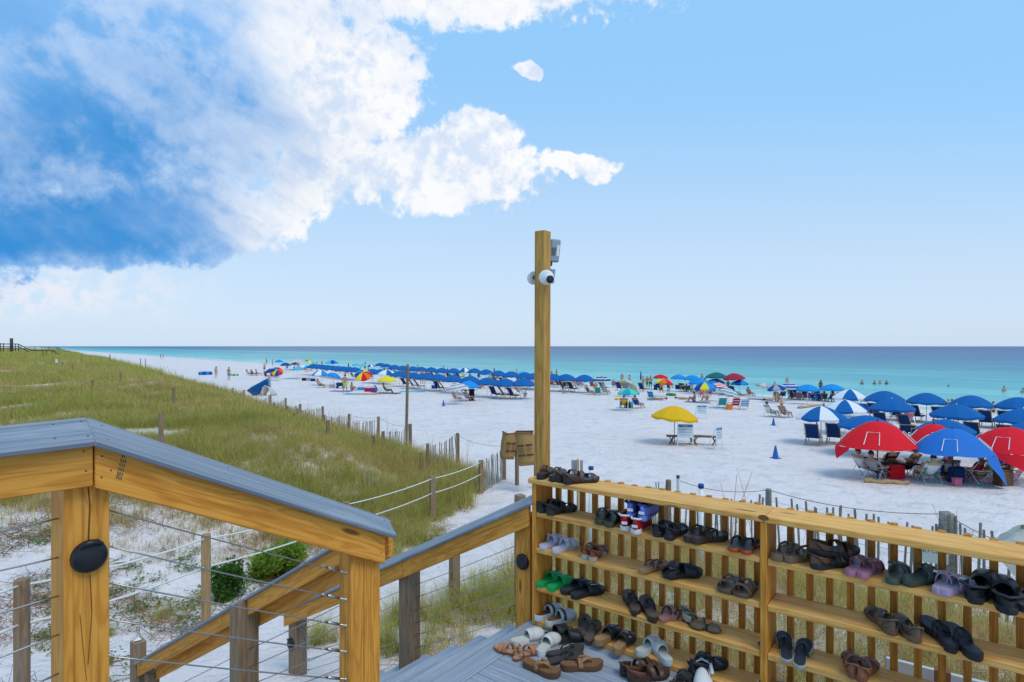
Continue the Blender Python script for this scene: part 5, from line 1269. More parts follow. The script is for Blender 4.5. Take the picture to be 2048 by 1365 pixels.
# single private umbrellas: px, rim y, colours, width px, tilt, dir, label
solo = [
 (1349, 836, ['yellow'], 92, 5, 0, 'o', 'golden yellow umbrella on a wooden pole beside the white notice boards'),
 (774, 762, ['lemon'], 36, 0, 0, 'o', 'bright yellow umbrella with folded colourful gear beneath it'),
 (1257, 787, ['mint', 'teal'], 40, 0, 0, 'w', 'turquoise umbrella on white pole over two chairs on open sand'),
 (1321, 755, ['red'], 29, 0, 0, 'w', 'red umbrella with white emblem at the water edge'),
 (1328, 767, ['purple', 'royal', 'sky', 'green', 'lemon', 'orange', 'red', 'pink'], 40, 8, 20, 'w', 'rainbow umbrella over a woman in an orange dress'),
 (1357, 756, ['sky'], 32, 0, 0, 'w', 'light blue umbrella beside the red one at the water edge'),
 (1384, 758, ['sky'], 34, 0, 0, 'w', 'light blue umbrella second along from the red one'),
 (1397, 766, ['sky'], 40, 4, 180, 'w', 'large sky blue umbrella before the other light blue ones'),
 (1433, 754, ['dgreen'], 43, 0, 0, 'o', 'dark teal flat umbrella near the water'),
 (1411, 776, ['royal', 'lemon', 'sky', 'royal'], 45, 6, 200, 'w', 'blue and lemon panelled umbrella beside the striped red one'),
 (1431, 766, ['sky', 'royal'], 36, 0, 0, 'w', 'blue umbrella half hidden behind the red striped umbrella'),
 (1468, 757, ['crim'], 45, 4, 180, 'o', 'crimson flat umbrella on a thin pole near the water'),
 (1479, 768, ['royal', 'sky'], 35, 0, 0, 'w', 'small blue scalloped umbrella under the crimson one'),
 (1526, 773, ['grey', 'beige'], 28, 12, 0, 'w', 'grey and beige umbrella leaning near the water'),
 (1553, 778, ['royal', 'grey'], 31, 8, 180, 'w', 'navy and grey umbrella leaning beside a patterned blue one'),
 (1615, 780, ['sky'], 48, 0, 0, 'w', 'sky blue umbrella shading chairs beside a patterned blue umbrella'),
 (1664, 778, ['sky'], 46, 0, 0, 'w', 'sky blue umbrella on wooden table stand at the waterline'),
 (643, 750, ['sky', 'white'], 37, 0, 0, 'w', 'pale blue checked umbrella over a reclining sunbather'),
 (667, 752, ['sky'], 26, 14, 0, 'w', 'sky blue umbrella leaning beside the pale checked one'),
 (938, 773, ['sky'], 43, 5, 0, 'w', 'light blue dotted umbrella leaning over the landward row'),
 (1045, 747, ['cyan'], 17, 0, 0, 'w', 'small cyan umbrella behind the far blue row beside the tall post'),
 (664, 727, ['royal', 'sky', 'cyan'], 30, 0, 0, 'w', 'wide blue and cyan umbrella near the far water'),
 (712, 731, ['cyan'], 15, 0, 0, 'w', 'small cyan umbrella near the far water'), (727, 732, ['mint'], 14, 0, 0, 'w', 'small mint umbrella near the far water'),
 (741, 733, ['white', 'royal'], 17, 0, 0, 'w', 'white and blue umbrella near the far water'), (760, 731, ['royal'], 20, 0, 0, 'w', 'royal blue umbrella behind the far row'),
 (618, 726, ['royal', 'green', 'lemon', 'mint'], 24, 8, 0, 'w', 'blue green and yellow umbrella beyond the pale canopy'),
 (612, 735, ['cyan', 'white'], 25, 6, 0, 'w', 'cyan and white umbrella at the start of the landward row'),
 (558, 724, ['sky'], 16, 0, 0, 'w', 'small sky blue umbrella at the far end of the crowd'), (571, 731, ['royal'], 20, 0, 0, 'w', 'royal blue umbrella before the small sky blue one'),
 (595, 739, ['cyan'], 22, 6, 180, 'w', 'cyan umbrella with dark gear beneath it'), (590, 729, ['navy'], 16, 0, 0, 'w', 'navy umbrella under the pale canopy edge'), (541, 743, ['royal'], 16, 18, 180, 'w', 'royal blue umbrella lying low beside the far rainbow umbrella')]
for px, ry, cols, wp, ti, td, pl, lb in solo: umb(px, ry, cols, lb, None, wp, ti, td, pl, ribs=(px == 1349))
umb(1203, 762, ['navy', 'navy', 'white'], 'navy umbrella with white rings at the water edge', None, 39, 0, 0, 'w', stripe=True)
umb(1437, 774, ['red', 'white'], 'red and white ringed umbrella beside the blue and lemon one', None, 36, 6, 0, 'w', stripe=True)
umb(1578, 776, ['royal', 'royal', 'white'], 'blue patterned umbrella with pale rings at the waterline', None, 41, 0, 0, 'w', stripe=True)
umb(914, 778, ['grey', 'grey', 'white'], 'low grey striped umbrella over two red chairs', None, 48, 10, 180, 'w', stripe=True)
umb(1456, 789, ['teal', 'grey', 'white'], 'grey green striped umbrella tipped low over a family', None, 48, 16, 10, 'w', stripe=True, hs=.85)
umb(726, 751, ['red', 'lemon', 'royal', 'teal', 'royal', 'lemon', 'red', 'orange'], 'rainbow umbrella tilted towards the dune on a thin pole', None, 33, 38, -80, 'w', hs=1.15)
umb(554, 743, ['orange', 'red', 'royal', 'sky', 'green', 'lemon', 'royal', 'red'], 'small rainbow umbrella tilted over chairs at the far end', None, 24, 40, -60, 'w')
umb(1258, 772, ['lemon', 'beige', 'grey', 'beige'], 'yellow and beige umbrella tipped on its side near the water', None, 40, 40, 30, 'w', hs=.8)
def closed(px, top, bot, lb):
    p = beach(px, bot + 8, 0); hh = (bot - top) * p.y / F; t = thing('closed_umbrella', lb, 'umbrella', p)
    z1 = (bot + 8 - top) * p.y / F; z0 = z1 - hh; link('folded_canopy', MB().lathe([(.02, z0), (.11, z0 + hh * .1), (.13, z0 + hh * .35), (.08, z0 + hh * .75), (.02, z0 + hh)], 10).mesh('folded_canopy', fab('navy')), t)
    link('pole', pole_mesh('w', z1), t)
closed(1281.6, 742, 761, 'closed navy umbrella standing by the water'); closed(697, 726, 739, 'closed navy umbrella rising above the landward row'); closed(895.5, 735, 755, 'closed navy umbrella among the far row sunbathers')
# pale pop-up canopy far away
p = beach(594, 740, 0); t = thing('popup_canopy', 'pale beige pop-up canopy beyond the far umbrellas', 'canopy', p); s = 21 * p.y / F; z1 = 13 * p.y / F; z2 = 21 * p.y / F
link('roof', MB().add([(-s, -s, z1), (s, -s, z1), (s, s, z1), (-s, s, z1), (0, 0, z2)], [(0, 1, 4), (1, 2, 4), (2, 3, 4), (3, 0, 4)]).mesh('roof', fab('beige')), t)
for a_ in (-1, 1):
    for b_ in (-1, 1): link('leg', MB().tube([(a_ * s * .97, b_ * s * .97, -.2), (a_ * s * .97, b_ * s * .97, z1)], .04, 6).mesh('leg', M_WHITE), t)
# ---------------------------------------------------------------- half-dome sport tents
def tent(px, top, ybase, wpx, c, label, rz, flap):
    p = beach(px, ybase, 0); s = wpx * p.y / F / 2; zt = (ybase - top) * p.y / F; t = thing('beach_tent', label, 'beach tent', p, rz); zr = zt * .58; n = 12; fbm = fab(c)
    def P(i, q): a = 2 * math.pi * i / n; k = 1 - .045 * abs(math.sin(a * 2)); return (s * q * k * math.cos(a), s * q * k * .82 * math.sin(a), zt - (zt - zr) * q ** 1.9)
    for i in range(0, n, 2):
        pts = [P(i + u_ * 2, q) if False else (lambda a: (s * q * math.cos(a), s * .82 * q * math.sin(a), zt - (zt - zr) * q ** 1.9 - .03 * q * math.sin(u_ * math.pi)))(2 * math.pi * (i + u_ * 2) / n) for u_ in (0, .25, .5, .75, 1) for q in (0, .25, .5, .75, 1)]
        link('panel', MB().grid(pts, 5, 5).mesh('panel', fbm, True), t)
    # side flaps reaching for the sand, pegged
    for (a0, a1, out, zb) in flap:
        pts = []
        for u_ in (0, .25, .5, .75, 1):
            a = a0 + (a1 - a0) * u_; pin = 1 - abs(u_ - .5) * 2
            for q in (0, .33, .66, 1):
                rr = 1 + out * q * (.4 + .6 * pin); z = zr - .03 * math.sin(u_ * math.pi) + (zb - zr) * q * (.25 + .75 * pin); pts.append((s * rr * math.cos(a), s * .82 * rr * math.sin(a), z))
        link('side_flap', MB().grid(pts, 5, 4).mesh('side_flap', fbm, True), t)
    # light seam tapes round the vent windows
    for a in (.5, 2.3, 4.0, 5.6):
        q0, q1, w_ = .62, .92, .20; L3 = [(q1, a - w_), (q0, a - w_ * 1.2), (q0, a + w_ * 1.2), (q1, a + w_)]
        link('seam_tape', MB().tube([(s * q * math.cos(b), s * .82 * q * math.sin(b), zt - (zt - zr) * q ** 1.9 + .012) for q, b in L3], .014, 4).mesh('seam_tape', fab('white')), t)
    link('finial', MB().lathe([(.03, zt - .01), (.035, zt + .03), (.01, zt + .06)], 8).mesh('finial', M_BLACK), t)
    link('pole', pole_mesh('b', zt), t); return t, p, s
T1, tp1, ts1 = tent(1755, 842, 958, 152, 'red', 'bright red domed beach tent with a trailing flap over seated bathers', .1, [(2.75, 3.45, .12, .75)])
T2, tp2, ts2 = tent(1868, 848, 938, 106, 'red', 'red domed beach tent peeking between the red and blue tents', .3, [])
T3, tp3, ts3 = tent(1905, 857, 968, 150, 'sky', 'bright blue domed beach tent with a large flap drawn to the sand', .1, [(4.9, 6.0, .25, .10)])
T4, tp4, ts4 = tent(2018, 854, 962, 152, 'red', 'red domed beach tent beside the blue one with flap pulled low', -.1, [(3.9, 5.2, .10, .55)])
bpy.context.view_layer.update()
setm_b = paint('tent_blue', (.008, .15, .52), .75)
for ch in T3.children:
    if ch.name.startswith(('panel', 'side_flap')): setm(ch, setm_b)
# ---------------------------------------------------------------- cones, signs
_cone = None
def cone(px, base, hpx, label, group):
    global _cone
    if _cone is None:
        M_CONE = paint('blue_cone', (.01, .13, .42), .5)
        _cone = (MB().lathe([(.16, .03), (.155, .05), (.045, .64), (.04, .66)], 14).mesh('cone_body', M_CONE, False), MB().box(-.20, .20, -.20, .20, 0, .03).mesh('base', M_CONE))
    p = beach(px, base, 0); s = hpx * p.y / F / .66; t = thing('traffic_cone', label, 'cone', p, .4, group); t.matrix_basis = t.matrix_basis @ Matrix.Scale(s, 4); link('cone_body', _cone[0], t); link('base', _cone[1], t)
cone(1551, 917, 25, 'blue cone alone on open sand, the tallest looking', None); cone(1547, 851, 14.5, 'blue cone beside the couple in teal and striped chairs', None); cone(1648, 817, 11, 'blue cone beside a driftwood plank by the striped umbrellas', None)
cone(1633.5, 851, 9, 'blue cone just behind the nearest blue and white umbrella', None); cone(887, 812.5, 12, 'blue cone on the sand left of the red chairs', None)
M_SGN = paint('sign_white', (.62, .70, .74), .5); M_SBL = paint('sign_blue', (.018, .18, .37), .5)
def notice(px, top, bot, base, wpx, rz, label):
    p = beach(px, base, 0); k = p.y / F; t = thing('notice_board', label, 'sign', p, rz); w_ = wpx * k / 2 / max(.35, math.cos(rz)); z1, z0 = (base - top) * k, (base - bot) * k
    link('board', MB().box(-w_, w_, -.012, .012, z0, z1).mesh('board', M_SGN), t); hb = (z1 - z0) * .18
    link('header_band', MB().box(-w_ * .93, w_ * .93, -.016, -.0125, z1 - hb - .03, z1 - .03).mesh('header_band', M_SBL), t)
    for sx in (-w_, w_): link('leg', MB().tube([(sx, -.02, 0), (sx, .0, z1 + .02)], .018, 6).mesh('leg', M_WHITE), t); link('leg', MB().tube([(sx, .42, 0), (sx, .02, z1)], .015, 6).mesh('leg', M_WHITE), t)
    link('crossbar', MB().tube([(-w_, -.015, z0 * .45), (w_, -.015, z0 * .45)], .014, 6).mesh('crossbar', M_WHITE), t)
    hz_ = (z1 - z0)
    for s_, sz, zz, m_ in (('BEACH', .075, z1 - .03 - hb * .5, M_WHITE), ('RESERVED FOR', .105, z1 - hz_ * .40, M_INK), ('OWNERS ONLY', .105, z1 - hz_ * .60, M_INK), ('8 AM TO SUNSET', .058, z1 - hz_ * .80, M_INK)):
        cu = text3d('lettering', s_, sz * hz_ / .62, (0, 0, 0), (1, 0, 0), (0, -1, 0), m_, None); wd_ = max(v.co.x for v in cu.data.vertices) * 2; f_ = min(1, w_ * 1.75 / wd_)
        cu.parent = t; cu.matrix_basis = Matrix.Translation((0, -.0185 if zz > z1 - .2 * hz_ else -.0145, zz)) @ Matrix.Rotation(math.pi / 2, 4, 'X') @ Matrix.Scale(f_, 4)
    return t
notice(1371, 849, 876, 894, 29, -.18, 'white and blue notice board reading RESERVED FOR OWNERS ONLY next to the yellow umbrella')
notice(1438, 855, 881, 901, 17, .75, 'narrow angled notice board standing alone with blue header')
notice(1403.5, 811, 829, 838, 19.5, .05, 'pale notice board behind the yellow umbrella')
# wooden tables / folded beach cart beside the sign
M_BENCH = wood('dark_bench_wood', (.20, .12, .06), (.13, .075, .035), (.06, .035, .02), knots=False)
def plank_table(p, rz, label):
    t = thing('folding_table', label, 'table', p, rz); link('table_top', MB().box(-.75, .75, -.16, .16, .36, .43).mesh('table_top', M_BENCH), t)
    for x0, x1 in ((-.62, -.42), (.42, .62)):
        for y in (-.13, .13): link('leg', MB().tube([(x0, y, 0), (x1, y, .37)], .022, 6).mesh('leg', M_BENCH), t); link('leg', MB().tube([(x1, y, 0), (x0, y, .37)], .022, 6).mesh('leg', M_BENCH), t)
plank_table(beach(1366, 890, 0), -.15, 'low wooden slatted bench behind the notice board'); plank_table(beach(1406, 890, 0), -.35, 'dark wooden folding bench leaning beside the notice board')
# driftwood
def drift(a, b, r0, label):
    n = 8; P = [a + (b - a) * (i / n) + Vector((0, 0, r0 * .8 + .03 * math.sin(i * 1.7))) for i in range(n + 1)]; o = MB().tube(P, [r0 * (1 + .25 * math.sin(i * 2.3)) for i in range(n + 1)], 7).build('driftwood', paint('pale_driftwood', (.46, .30, .15), .85, var=.15), None, False); tag(o, label, 'driftwood')
drift(beach(1729, 966, 0), beach(1818, 970, 0), .075, 'pale driftwood beam lying on sand before the red tent'); drift(beach(1597, 818, 0), beach(1645, 812, 0), .10, 'long tan driftwood plank on sand behind the blue and white umbrellas')
# ---------------------------------------------------------------- people, chairs and gear on the beach
NICE = dict(crim='crimson', royal='royal blue', lime='lime green', mint='mint green')
def B(px, py):
    p = beach(px, py, 0); return p if nu(p.x, p.y)[0] < 60.5 else shore_clamp(px)
def face(deg): return -R(deg)            # heading clockwise from straight ahead (away from the viewer)
stand = [  # px, feet y, pose, heading, height, kw, label
 (432, 757, 'relax', 20, 1.68, dict(hair='brown', long=True, top='black', trunks='black'), 'woman in dark bikini walking on open sand beside a man in teal shorts'),
 (457.5, 761, 'stand', 10, 1.75, dict(skin=1, hair='dark', shorts='teal'), 'shirtless man in teal shorts seen from behind on open sand'),
 (690, 787, 'relax', 5, 1.80, dict(skin=1, hair='dark', shorts='lime'), 'shirtless man in lime green shorts beside a blue wagon'),
 (529, 746, 'relax', 200, 1.6, dict(hair='brown', shorts='dgreen'), 'shirtless boy in dark shorts near the far chairs'),
 (321, 718, 'relax', 40, 1.75, dict(shirt='navy', shorts='black'), 'dark clothed walker of the pair by the far waterline'), (326, 718.5, 'relax', 40, 1.75, dict(shirt='black', shorts='navy'), 'second dark walker of the pair by the far waterline'),
 (1294, 773, 'relax', 150, 1.6, dict(skin=1, hair='dark', shorts='green', hat='grey'), 'man in green shorts and cap standing by the water'), (1301, 774, 'stand', 200, 1.65, dict(skin=1, hair='brown', shorts='dgreen'), 'shirtless man in dark green shorts beside the man in a cap'),
 (1323, 787, 'relax', 350, 1.65, dict(skin=2, hair='dark', shirt='orange', shorts='orange'), 'person in bright orange clothes under the rainbow umbrella'), (1337, 786, 'bend', 60, 1.65, dict(skin=2, hair='dark', shirt='brown', shorts='maroon'), 'person in brown bending under the rainbow umbrella'),
 (1383, 779, 'relax', 10, 1.5, dict(shirt='mint', shorts='white'), 'child in mint shirt under the sky blue umbrella'), (1456, 771, 'relax', 30, 1.6, dict(skin=1, trunks='black'), 'person standing in front of the red ringed umbrella'),
 (1081, 778, 'relax', 60, 1.6, dict(skin=1, shorts='orange'), 'person in orange beside the tall post'), (980, 778, 'relax', 30, 1.62, dict(hair='blond', shirt='lime', shorts='grey'), 'person in neon yellow shirt beyond the landward loungers'),
 (843, 768, 'relax', 30, 1.7, dict(skin=1, shorts='navy'), 'person standing in front of the landward row in navy shorts'), (848, 768, 'relax', 10, 1.65, dict(skin=0, shorts='grey'), 'person in grey shorts beside the one in navy shorts'),
 (887, 747, 'relax', 60, 1.7, dict(skin=1, shorts='navy'), 'bather strolling behind the far umbrellas'), (835, 740, 'relax', 60, 1.7, dict(skin=1, trunks='red'), 'bather in red by the far umbrellas'), (730, 742, 'relax', 20, 1.75, dict(skin=1, shirt='crim', shorts='black', hat='navy'), 'person in crimson shirt and hat at the far row'),
 (644, 731, 'relax', 20, 1.7, dict(skin=1, trunks='navy'), 'bather near the far pale canopy'), (533, 730, 'relax', 20, 1.7, dict(skin=1, trunks='navy'), 'lone bather near the far waterline'), (545, 732, 'relax', 90, 1.6, dict(skin=1, trunks='pink'), 'bather in pink near the far waterline')]
for px, py, ps, hd, hh, kw, lb in stand: person(B(px, py), face(hd), ps, lb, h=hh, **kw)
# in the water
SEA_Z = -.80
def wader(px, py, show, label, hd=0, **kw):
    k, s = rayd(px, py); y = (SEA_Z - CZ) / s; x = k * y; g = H(x, y); person((x, y), face(hd), 'relax', label, dz=SEA_Z - 1.70 + show - g, **kw)
for px, py, sh, lb, kw in ((1724, 769, .55, 'bather waist deep furthest along the group of three', dict(skin=1, hair='dark')), (1749, 769, .50, 'bather with raised shoulders among the group of three', dict(skin=1, hair='brown')), (1760, 768, .42, 'bather beside another in the group of three', dict(skin=1, hair='dark')), (1773, 769, .50, 'bather at the end of the group in the water', dict(skin=2, hair='dark')),
                           (1897, 774, .22, 'swimmer with only the head above water', dict(skin=1, hair='brown')), (2008, 785, .72, 'bather waist deep in clear water seen from behind', dict(skin=0, hair='dark')), (2046, 786, .5, 'bather cut by the picture edge in shallow water', dict(skin=0, hair='brown')), (1574, 768, .95, 'bather standing thigh deep beyond the patterned umbrella', dict(skin=0, hair='dark')), (1641.5, 780, 1.2, 'dark bather wading out beside the sky blue umbrella', dict(skin=2, hair='dark')),
                           (1113, 750, 1.0, 'wader beyond the row right of the tall post', dict(skin=1, hair='dark')), (1103, 751, .9, 'wader holding a child beyond the row', dict(skin=1, hair='brown')), (1033, 752, 1.2, 'wader just left of the tall post', dict(skin=0, hair='dark')), (1244, 760, 1.0, 'wader beyond the yellow beige umbrella', dict(skin=1, hair='brown')), (1259, 759, .9, 'child in shallows beyond the closed umbrella', dict(skin=1, hair='brown', h=1.3)), (1404, 758, .8, 'bather between the light blue umbrellas', dict(skin=1, hair='dark'))):
    wader(px, py, sh, lb, random.choice([0, 60, 180]), **kw)
# chairs with or without sitters: px, base y, colours, heading, sitter kw
ch = [
 (1247, 817, ['royal', 'royal', 'sky'], 5, dict(skin=1, hair='brown', shirt='yellow'), 'blue striped chair before the turquoise umbrella', 'sitter in yellow under the turquoise umbrella'),
 (1275, 817, ['royal', 'sky'], 50, dict(skin=1, hair='dark', shirt='royal'), 'blue chair turned aside under the turquoise umbrella', 'sitter in blue under the turquoise umbrella'),
 (1303, 801, ['cyan', 'royal'], 40, None, 'bright blue chair beside someone lying on the sand', None),
 (1444, 817, ['teal', 'mint'], 5, None, 'teal slat chair seen from behind near an orange bag', None), (1471, 818, ['red', 'red', 'white'], 5, None, 'red spotted chair seen from behind beside the orange bag', None), (1489, 820, ['sky', 'white'], 10, None, 'pale blue striped chair with a towel beside the red chair', None),
 (1541, 834, ['teal'], 70, dict(skin=0, hair='dark', shirt='white', shorts='grey'), 'teal chair of the couple on open sand', 'person in white in the teal chair on open sand'),
 (1569, 836, ['royal', 'white'], 60, dict(skin=1, hair='blond', hat='orange', trunks='navy'), 'blue and white striped chair of the couple on open sand', 'person in orange hat in the striped chair'),
 (912, 804, ['red'], 50, dict(skin=0, hair='grey', hat='beige', shorts='grey'), 'red chair under the low grey umbrella', 'person in sun hat in the red chair'), (936, 803, ['red'], 40, dict(skin=1, hair='brown', shirt='grey', shorts='black'), 'second red chair under the low grey umbrella', 'person in grey in the second red chair'),
 (1500, 793, ['royal', 'pink'], 60, dict(skin=1, hair='dark', shirt='pink'), 'dark blue chair with reclining woman near the waterline', 'woman in pink reclining near the waterline'),
 (1565, 796, ['teal', 'sky'], 10, dict(skin=1, hair='dark', shirt='navy'), 'teal chair under the navy and grey umbrella', 'person in navy under the navy and grey umbrella'), (1584, 798, ['white'], 5, dict(skin=1, hair='blond', shirt='lemon'), 'white towel covered chair under the patterned umbrella', 'blond person in yellow top under the patterned umbrella'),
 (1606, 798, ['green', 'navy'], 20, dict(skin=1, hair='dark', shirt='green'), 'dark green chair under the sky blue umbrella', 'person in green beside the sky blue pole'), (1624, 799, ['sky', 'teal'], 20, dict(skin=1, hair='dark', shirt='royal'), 'sky blue chair under the sky blue umbrella', 'person in blue beside the sky blue pole'),
 (1648, 800, ['maroon', 'brown'], 20, dict(skin=2, hair='dark', shirt='maroon'), 'maroon chair beside the table stand umbrella', 'person in maroon beside the table stand umbrella'), (1664, 801, ['navy'], 10, dict(skin=2, hair='dark', shirt='navy'), 'navy chair under the table stand umbrella', 'person in navy under the table stand umbrella'),
 (1403, 795, ['pink', 'white'], 20, dict(skin=1, hair='dark', shirt='pink'), 'pink striped chair under the blue and lemon umbrella', 'person in pink under the blue and lemon umbrella'), (1418, 795, ['purple', 'white'], 10, dict(skin=1, hair='dark', shirt='purple'), 'purple striped chair under the blue and lemon umbrella', 'person in purple under the blue and lemon umbrella'),
 (1178, 790, ['green', 'white'], 60, dict(skin=1, hair='blond', shirt='brown'), 'green striped chair right of the tall post', 'blond person in the green striped chair'), (1196, 791, ['teal', 'green'], 20, None, 'teal chair between two others right of the tall post', None), (1211, 790, ['mint', 'grey'], 40, dict(skin=0, hair='grey', shirt='beige'), 'mint chair right of the tall post', 'person in beige in the mint chair'),
 (1228, 773, ['pink', 'maroon'], 20, dict(skin=1, hair='brown', shirt='pink'), 'maroon chair near the ringed navy umbrella', 'person in pink near the ringed navy umbrella'), (1243, 777, ['orange', 'brown'], 20, dict(skin=1, hair='brown', shirt='orange'), 'orange chair beside the tipped yellow umbrella', 'person in orange beside the tipped yellow umbrella'),
 (1356, 779, ['navy'], 30, None, 'navy chair under the light blue umbrella by the water', None), (1371, 780, ['navy'], 30, None, 'second navy chair under the light blue umbrella by the water', None), (1316, 776, ['navy', 'royal'], 20, None, 'navy chair under the red umbrella by the water', None),
 (640, 776, ['black', 'grey'], 110, dict(skin=1, hair='dark', shorts='black'), 'dark recliner under the pale checked umbrella', 'person reclining under the pale checked umbrella'), (756, 786, ['royal', 'sky'], 60, None, 'blue chair under the bright yellow umbrella', None), (773, 787, ['orange', 'green'], 60, dict(skin=1, hair='dark', shirt='green'), 'orange chair under the bright yellow umbrella', 'person in green under the bright yellow umbrella'),
 (743, 758, ['red', 'orange'], 20, None, 'red and orange chair beside the tilted rainbow umbrella', None), (706, 757, ['maroon', 'black'], 40, dict(skin=1, hair='dark', shirt='grey'), 'maroon chair before the tilted rainbow umbrella', 'person in grey before the tilted rainbow umbrella'),
 (533, 757, ['maroon', 'red'], 30, dict(skin=1, hair='dark', shirt='black'), 'maroon chair under the small far rainbow umbrella', 'person in black under the small far rainbow umbrella'), (545, 757, ['crim', 'navy'], 30, dict(skin=1, hair='blond', shirt='crim'), 'crimson chair under the small far rainbow umbrella', 'person in crimson under the small far rainbow umbrella'), (555, 757, ['navy', 'grey'], 30, None, 'navy chair at the edge of the small far rainbow umbrella', None),
 (497, 752, ['white', 'red'], 30, dict(skin=1, hair='dark', shirt='white'), 'white chair of the far group of four', 'person in white in the far group'), (506, 752, ['maroon', 'brown'], 30, dict(skin=1, hair='brown', shirt='maroon'), 'maroon chair of the far group of four', 'person in maroon in the far group'), (516, 752, ['navy', 'grey'], 60, dict(skin=1, hair='dark', shirt='navy'), 'navy chair of the far group of four', 'person in navy in the far group')]
for px, py, cols, hd, sit, lb, lp in ch:
    p = B(px, py); fchair(p, face(hd), cols, lb)
    if sit: person(p, face(hd), 'chair', lp, dz=-.06, **sit)
for px, py, ps, hd, kw, lb in ((1389, 805, 'sit', 280, dict(skin=1, hair='dark', trunks='black'), 'shirtless man sitting upright on the sand'), (1416, 803, 'sit', 300, dict(skin=1, hair='blond', shirt='beige'), 'person in beige sitting beside the striped low umbrella'), (1368, 800, 'lie', 100, dict(skin=1, hair='dark', trunks='black'), 'person lying stretched out beside the upright man'),
                               (1316, 801, 'lie', 280, dict(skin=1, hair='dark', trunks='navy'), 'person lying beside the bright blue chair'), (703, 782, 'sit', 110, dict(skin=1, hair='brown', top='navy', trunks='navy'), 'woman sitting on a towel beside the man in lime shorts'), (1126, 788, 'sit', 60, dict(skin=1, hair='brown', shirt='cyan', h=1.2), 'small child in cyan playing in the sand right of the tall post'), (1051, 795, 'sit', 200, dict(skin=0, hair='brown', shirt='sky', h=1.1), 'small child in light blue sitting left of the tall post'),
                               (1553, 805, 'sit', 60, dict(skin=1, hair='brown', trunks='red'), 'child in red sitting near the waterline crowd'), (1538, 802, 'lie', 60, dict(skin=1, hair='dark', trunks='navy'), 'person lying on a mat near the waterline crowd'), (1897, 818, 'sit', 30, dict(skin=0, hair='blond', top='pink'), 'child crouching at the waterline between blue umbrellas'), (1905, 819, 'sit', 330, dict(skin=0, hair='brown', top='pink'), 'second child crouching at the waterline between blue umbrellas'), (1987, 821, 'sit', 10, dict(skin=0, hair='brown', trunks='black'), 'bather sitting at the water edge right of a blue umbrella'),
                               (1036, 790, 'chair', 30, dict(skin=0, hair='blond', trunks='pink'), 'blond sunbather under the last landward umbrella before the tall post'), (1467, 790, 'lie', 300, dict(skin=1, hair='brown', trunks='crim'), 'person lying under the tipped striped umbrella'), (1484, 788, 'lie', 80, dict(skin=1, hair='brown', trunks='navy'), 'person lying beside the tipped striped umbrella')):
    person(B(px, py), face(hd), ps, lb, **kw)
# sunbathers along the umbrella rows
cs = ['royal', 'crim', 'navy', 'pink', 'white', 'teal', 'orange', 'black', 'maroon', 'lime']
r9 = random.Random(5)
for px, py in ((770, 741), (782, 744), (800, 746), (815, 748), (834, 750), (853, 751), (872, 752), (893, 753), (911, 754), (926, 756), (940, 757), (957, 758), (985, 760), (1108, 770), (1120, 771), (1136, 772), (1150, 773), (1035, 765), (1060, 768), (785, 757), (820, 763), (866, 768), (960, 779), (1000, 781), (610, 741), (625, 742), (648, 745), (672, 748), (690, 750), (588, 741), (575, 738), (720, 745), (740, 748)):
    c_, c2 = r9.choice(cs), r9.choice(cs); person(B(px, py), face(r9.choice([20, 50, 70, 200])), r9.choice(['chair', 'chair', 'sit', 'sit']), 'small sunbather in %s sitting among the blue umbrella rows' % (NICE.get(c_, c_) + ' and ' + NICE.get(c2, c2)), skin=r9.choice([0, 1, 1]), hair=r9.choice(list(HAIRC)), shirt=c_, trunks=c2, dz=.02, group='sunbathers among the umbrella rows')
for px, py in ((1142, 777), (1158, 776), (1185, 777), (1207, 776), (1285, 773), (1425, 784), (1445, 786), (1600, 801), (1640, 803), (1690, 807), (1710, 806), (1730, 808), (1880, 836), (1950, 842), (1790, 834)):
    c_, c2 = r9.choice(cs), r9.choice(cs); fchair(B(px, py), face(r9.uniform(0, 60)), [c_, c2], 'low %s and %s folding chair in the waterside crowd' % (NICE.get(c_, c_), NICE.get(c2, c2)), 'chairs of the waterside crowd')
r7 = random.Random(31)
for x0, x1, y0, y1, nn in ((1100, 1290, 768, 786, 16), (1340, 1470, 774, 794, 12), (1545, 1725, 793, 806, 14), (770, 1060, 748, 766, 16), (590, 770, 737, 752, 12)):
    for i in range(nn):
        px = r7.uniform(x0, x1); k_ = (px - x0) / (x1 - x0); py = y0 + (y1 - y0) * (.6 * k_ + .4 * r7.random()); p = B(px, py); c_, c2 = r7.choice(cs), r7.choice(cs); a_ = NICE.get(c_, c_); b_ = NICE.get(c2, c2)
        if i % 3 == 0: lounger(p, SEA_RZ + r7.uniform(-.3, .3), 'navy sling lounger standing loose in the crowd between the umbrella rows', 'loose loungers in the crowd', small=True)
        elif i % 3 == 1:
            fchair(p, face(r7.uniform(0, 70)), [c_, c2], 'small %s and %s chair with a sitter in the beach crowd' % (a_, b_), 'small chairs in the crowd'); person(p, face(r7.uniform(0, 70)), 'chair', 'small seated bather in %s top with %s in the beach crowd' % (b_, a_), skin=r7.choice([0, 1, 1, 2]), hair=r7.choice(list(HAIRC)), shirt=c2, trunks=c_, dz=-.05, group='seated bathers in the crowd')
        else: person(p, face(r7.uniform(0, 360)), r7.choice(['sit', 'relax', 'sit']), 'small bather in %s and %s amid the beach crowd' % (a_, b_), skin=r7.choice([0, 1, 1, 2]), hair=r7.choice(list(HAIRC)), shirt=c_ if i % 2 else None, trunks=c2, group='bathers in the crowd')
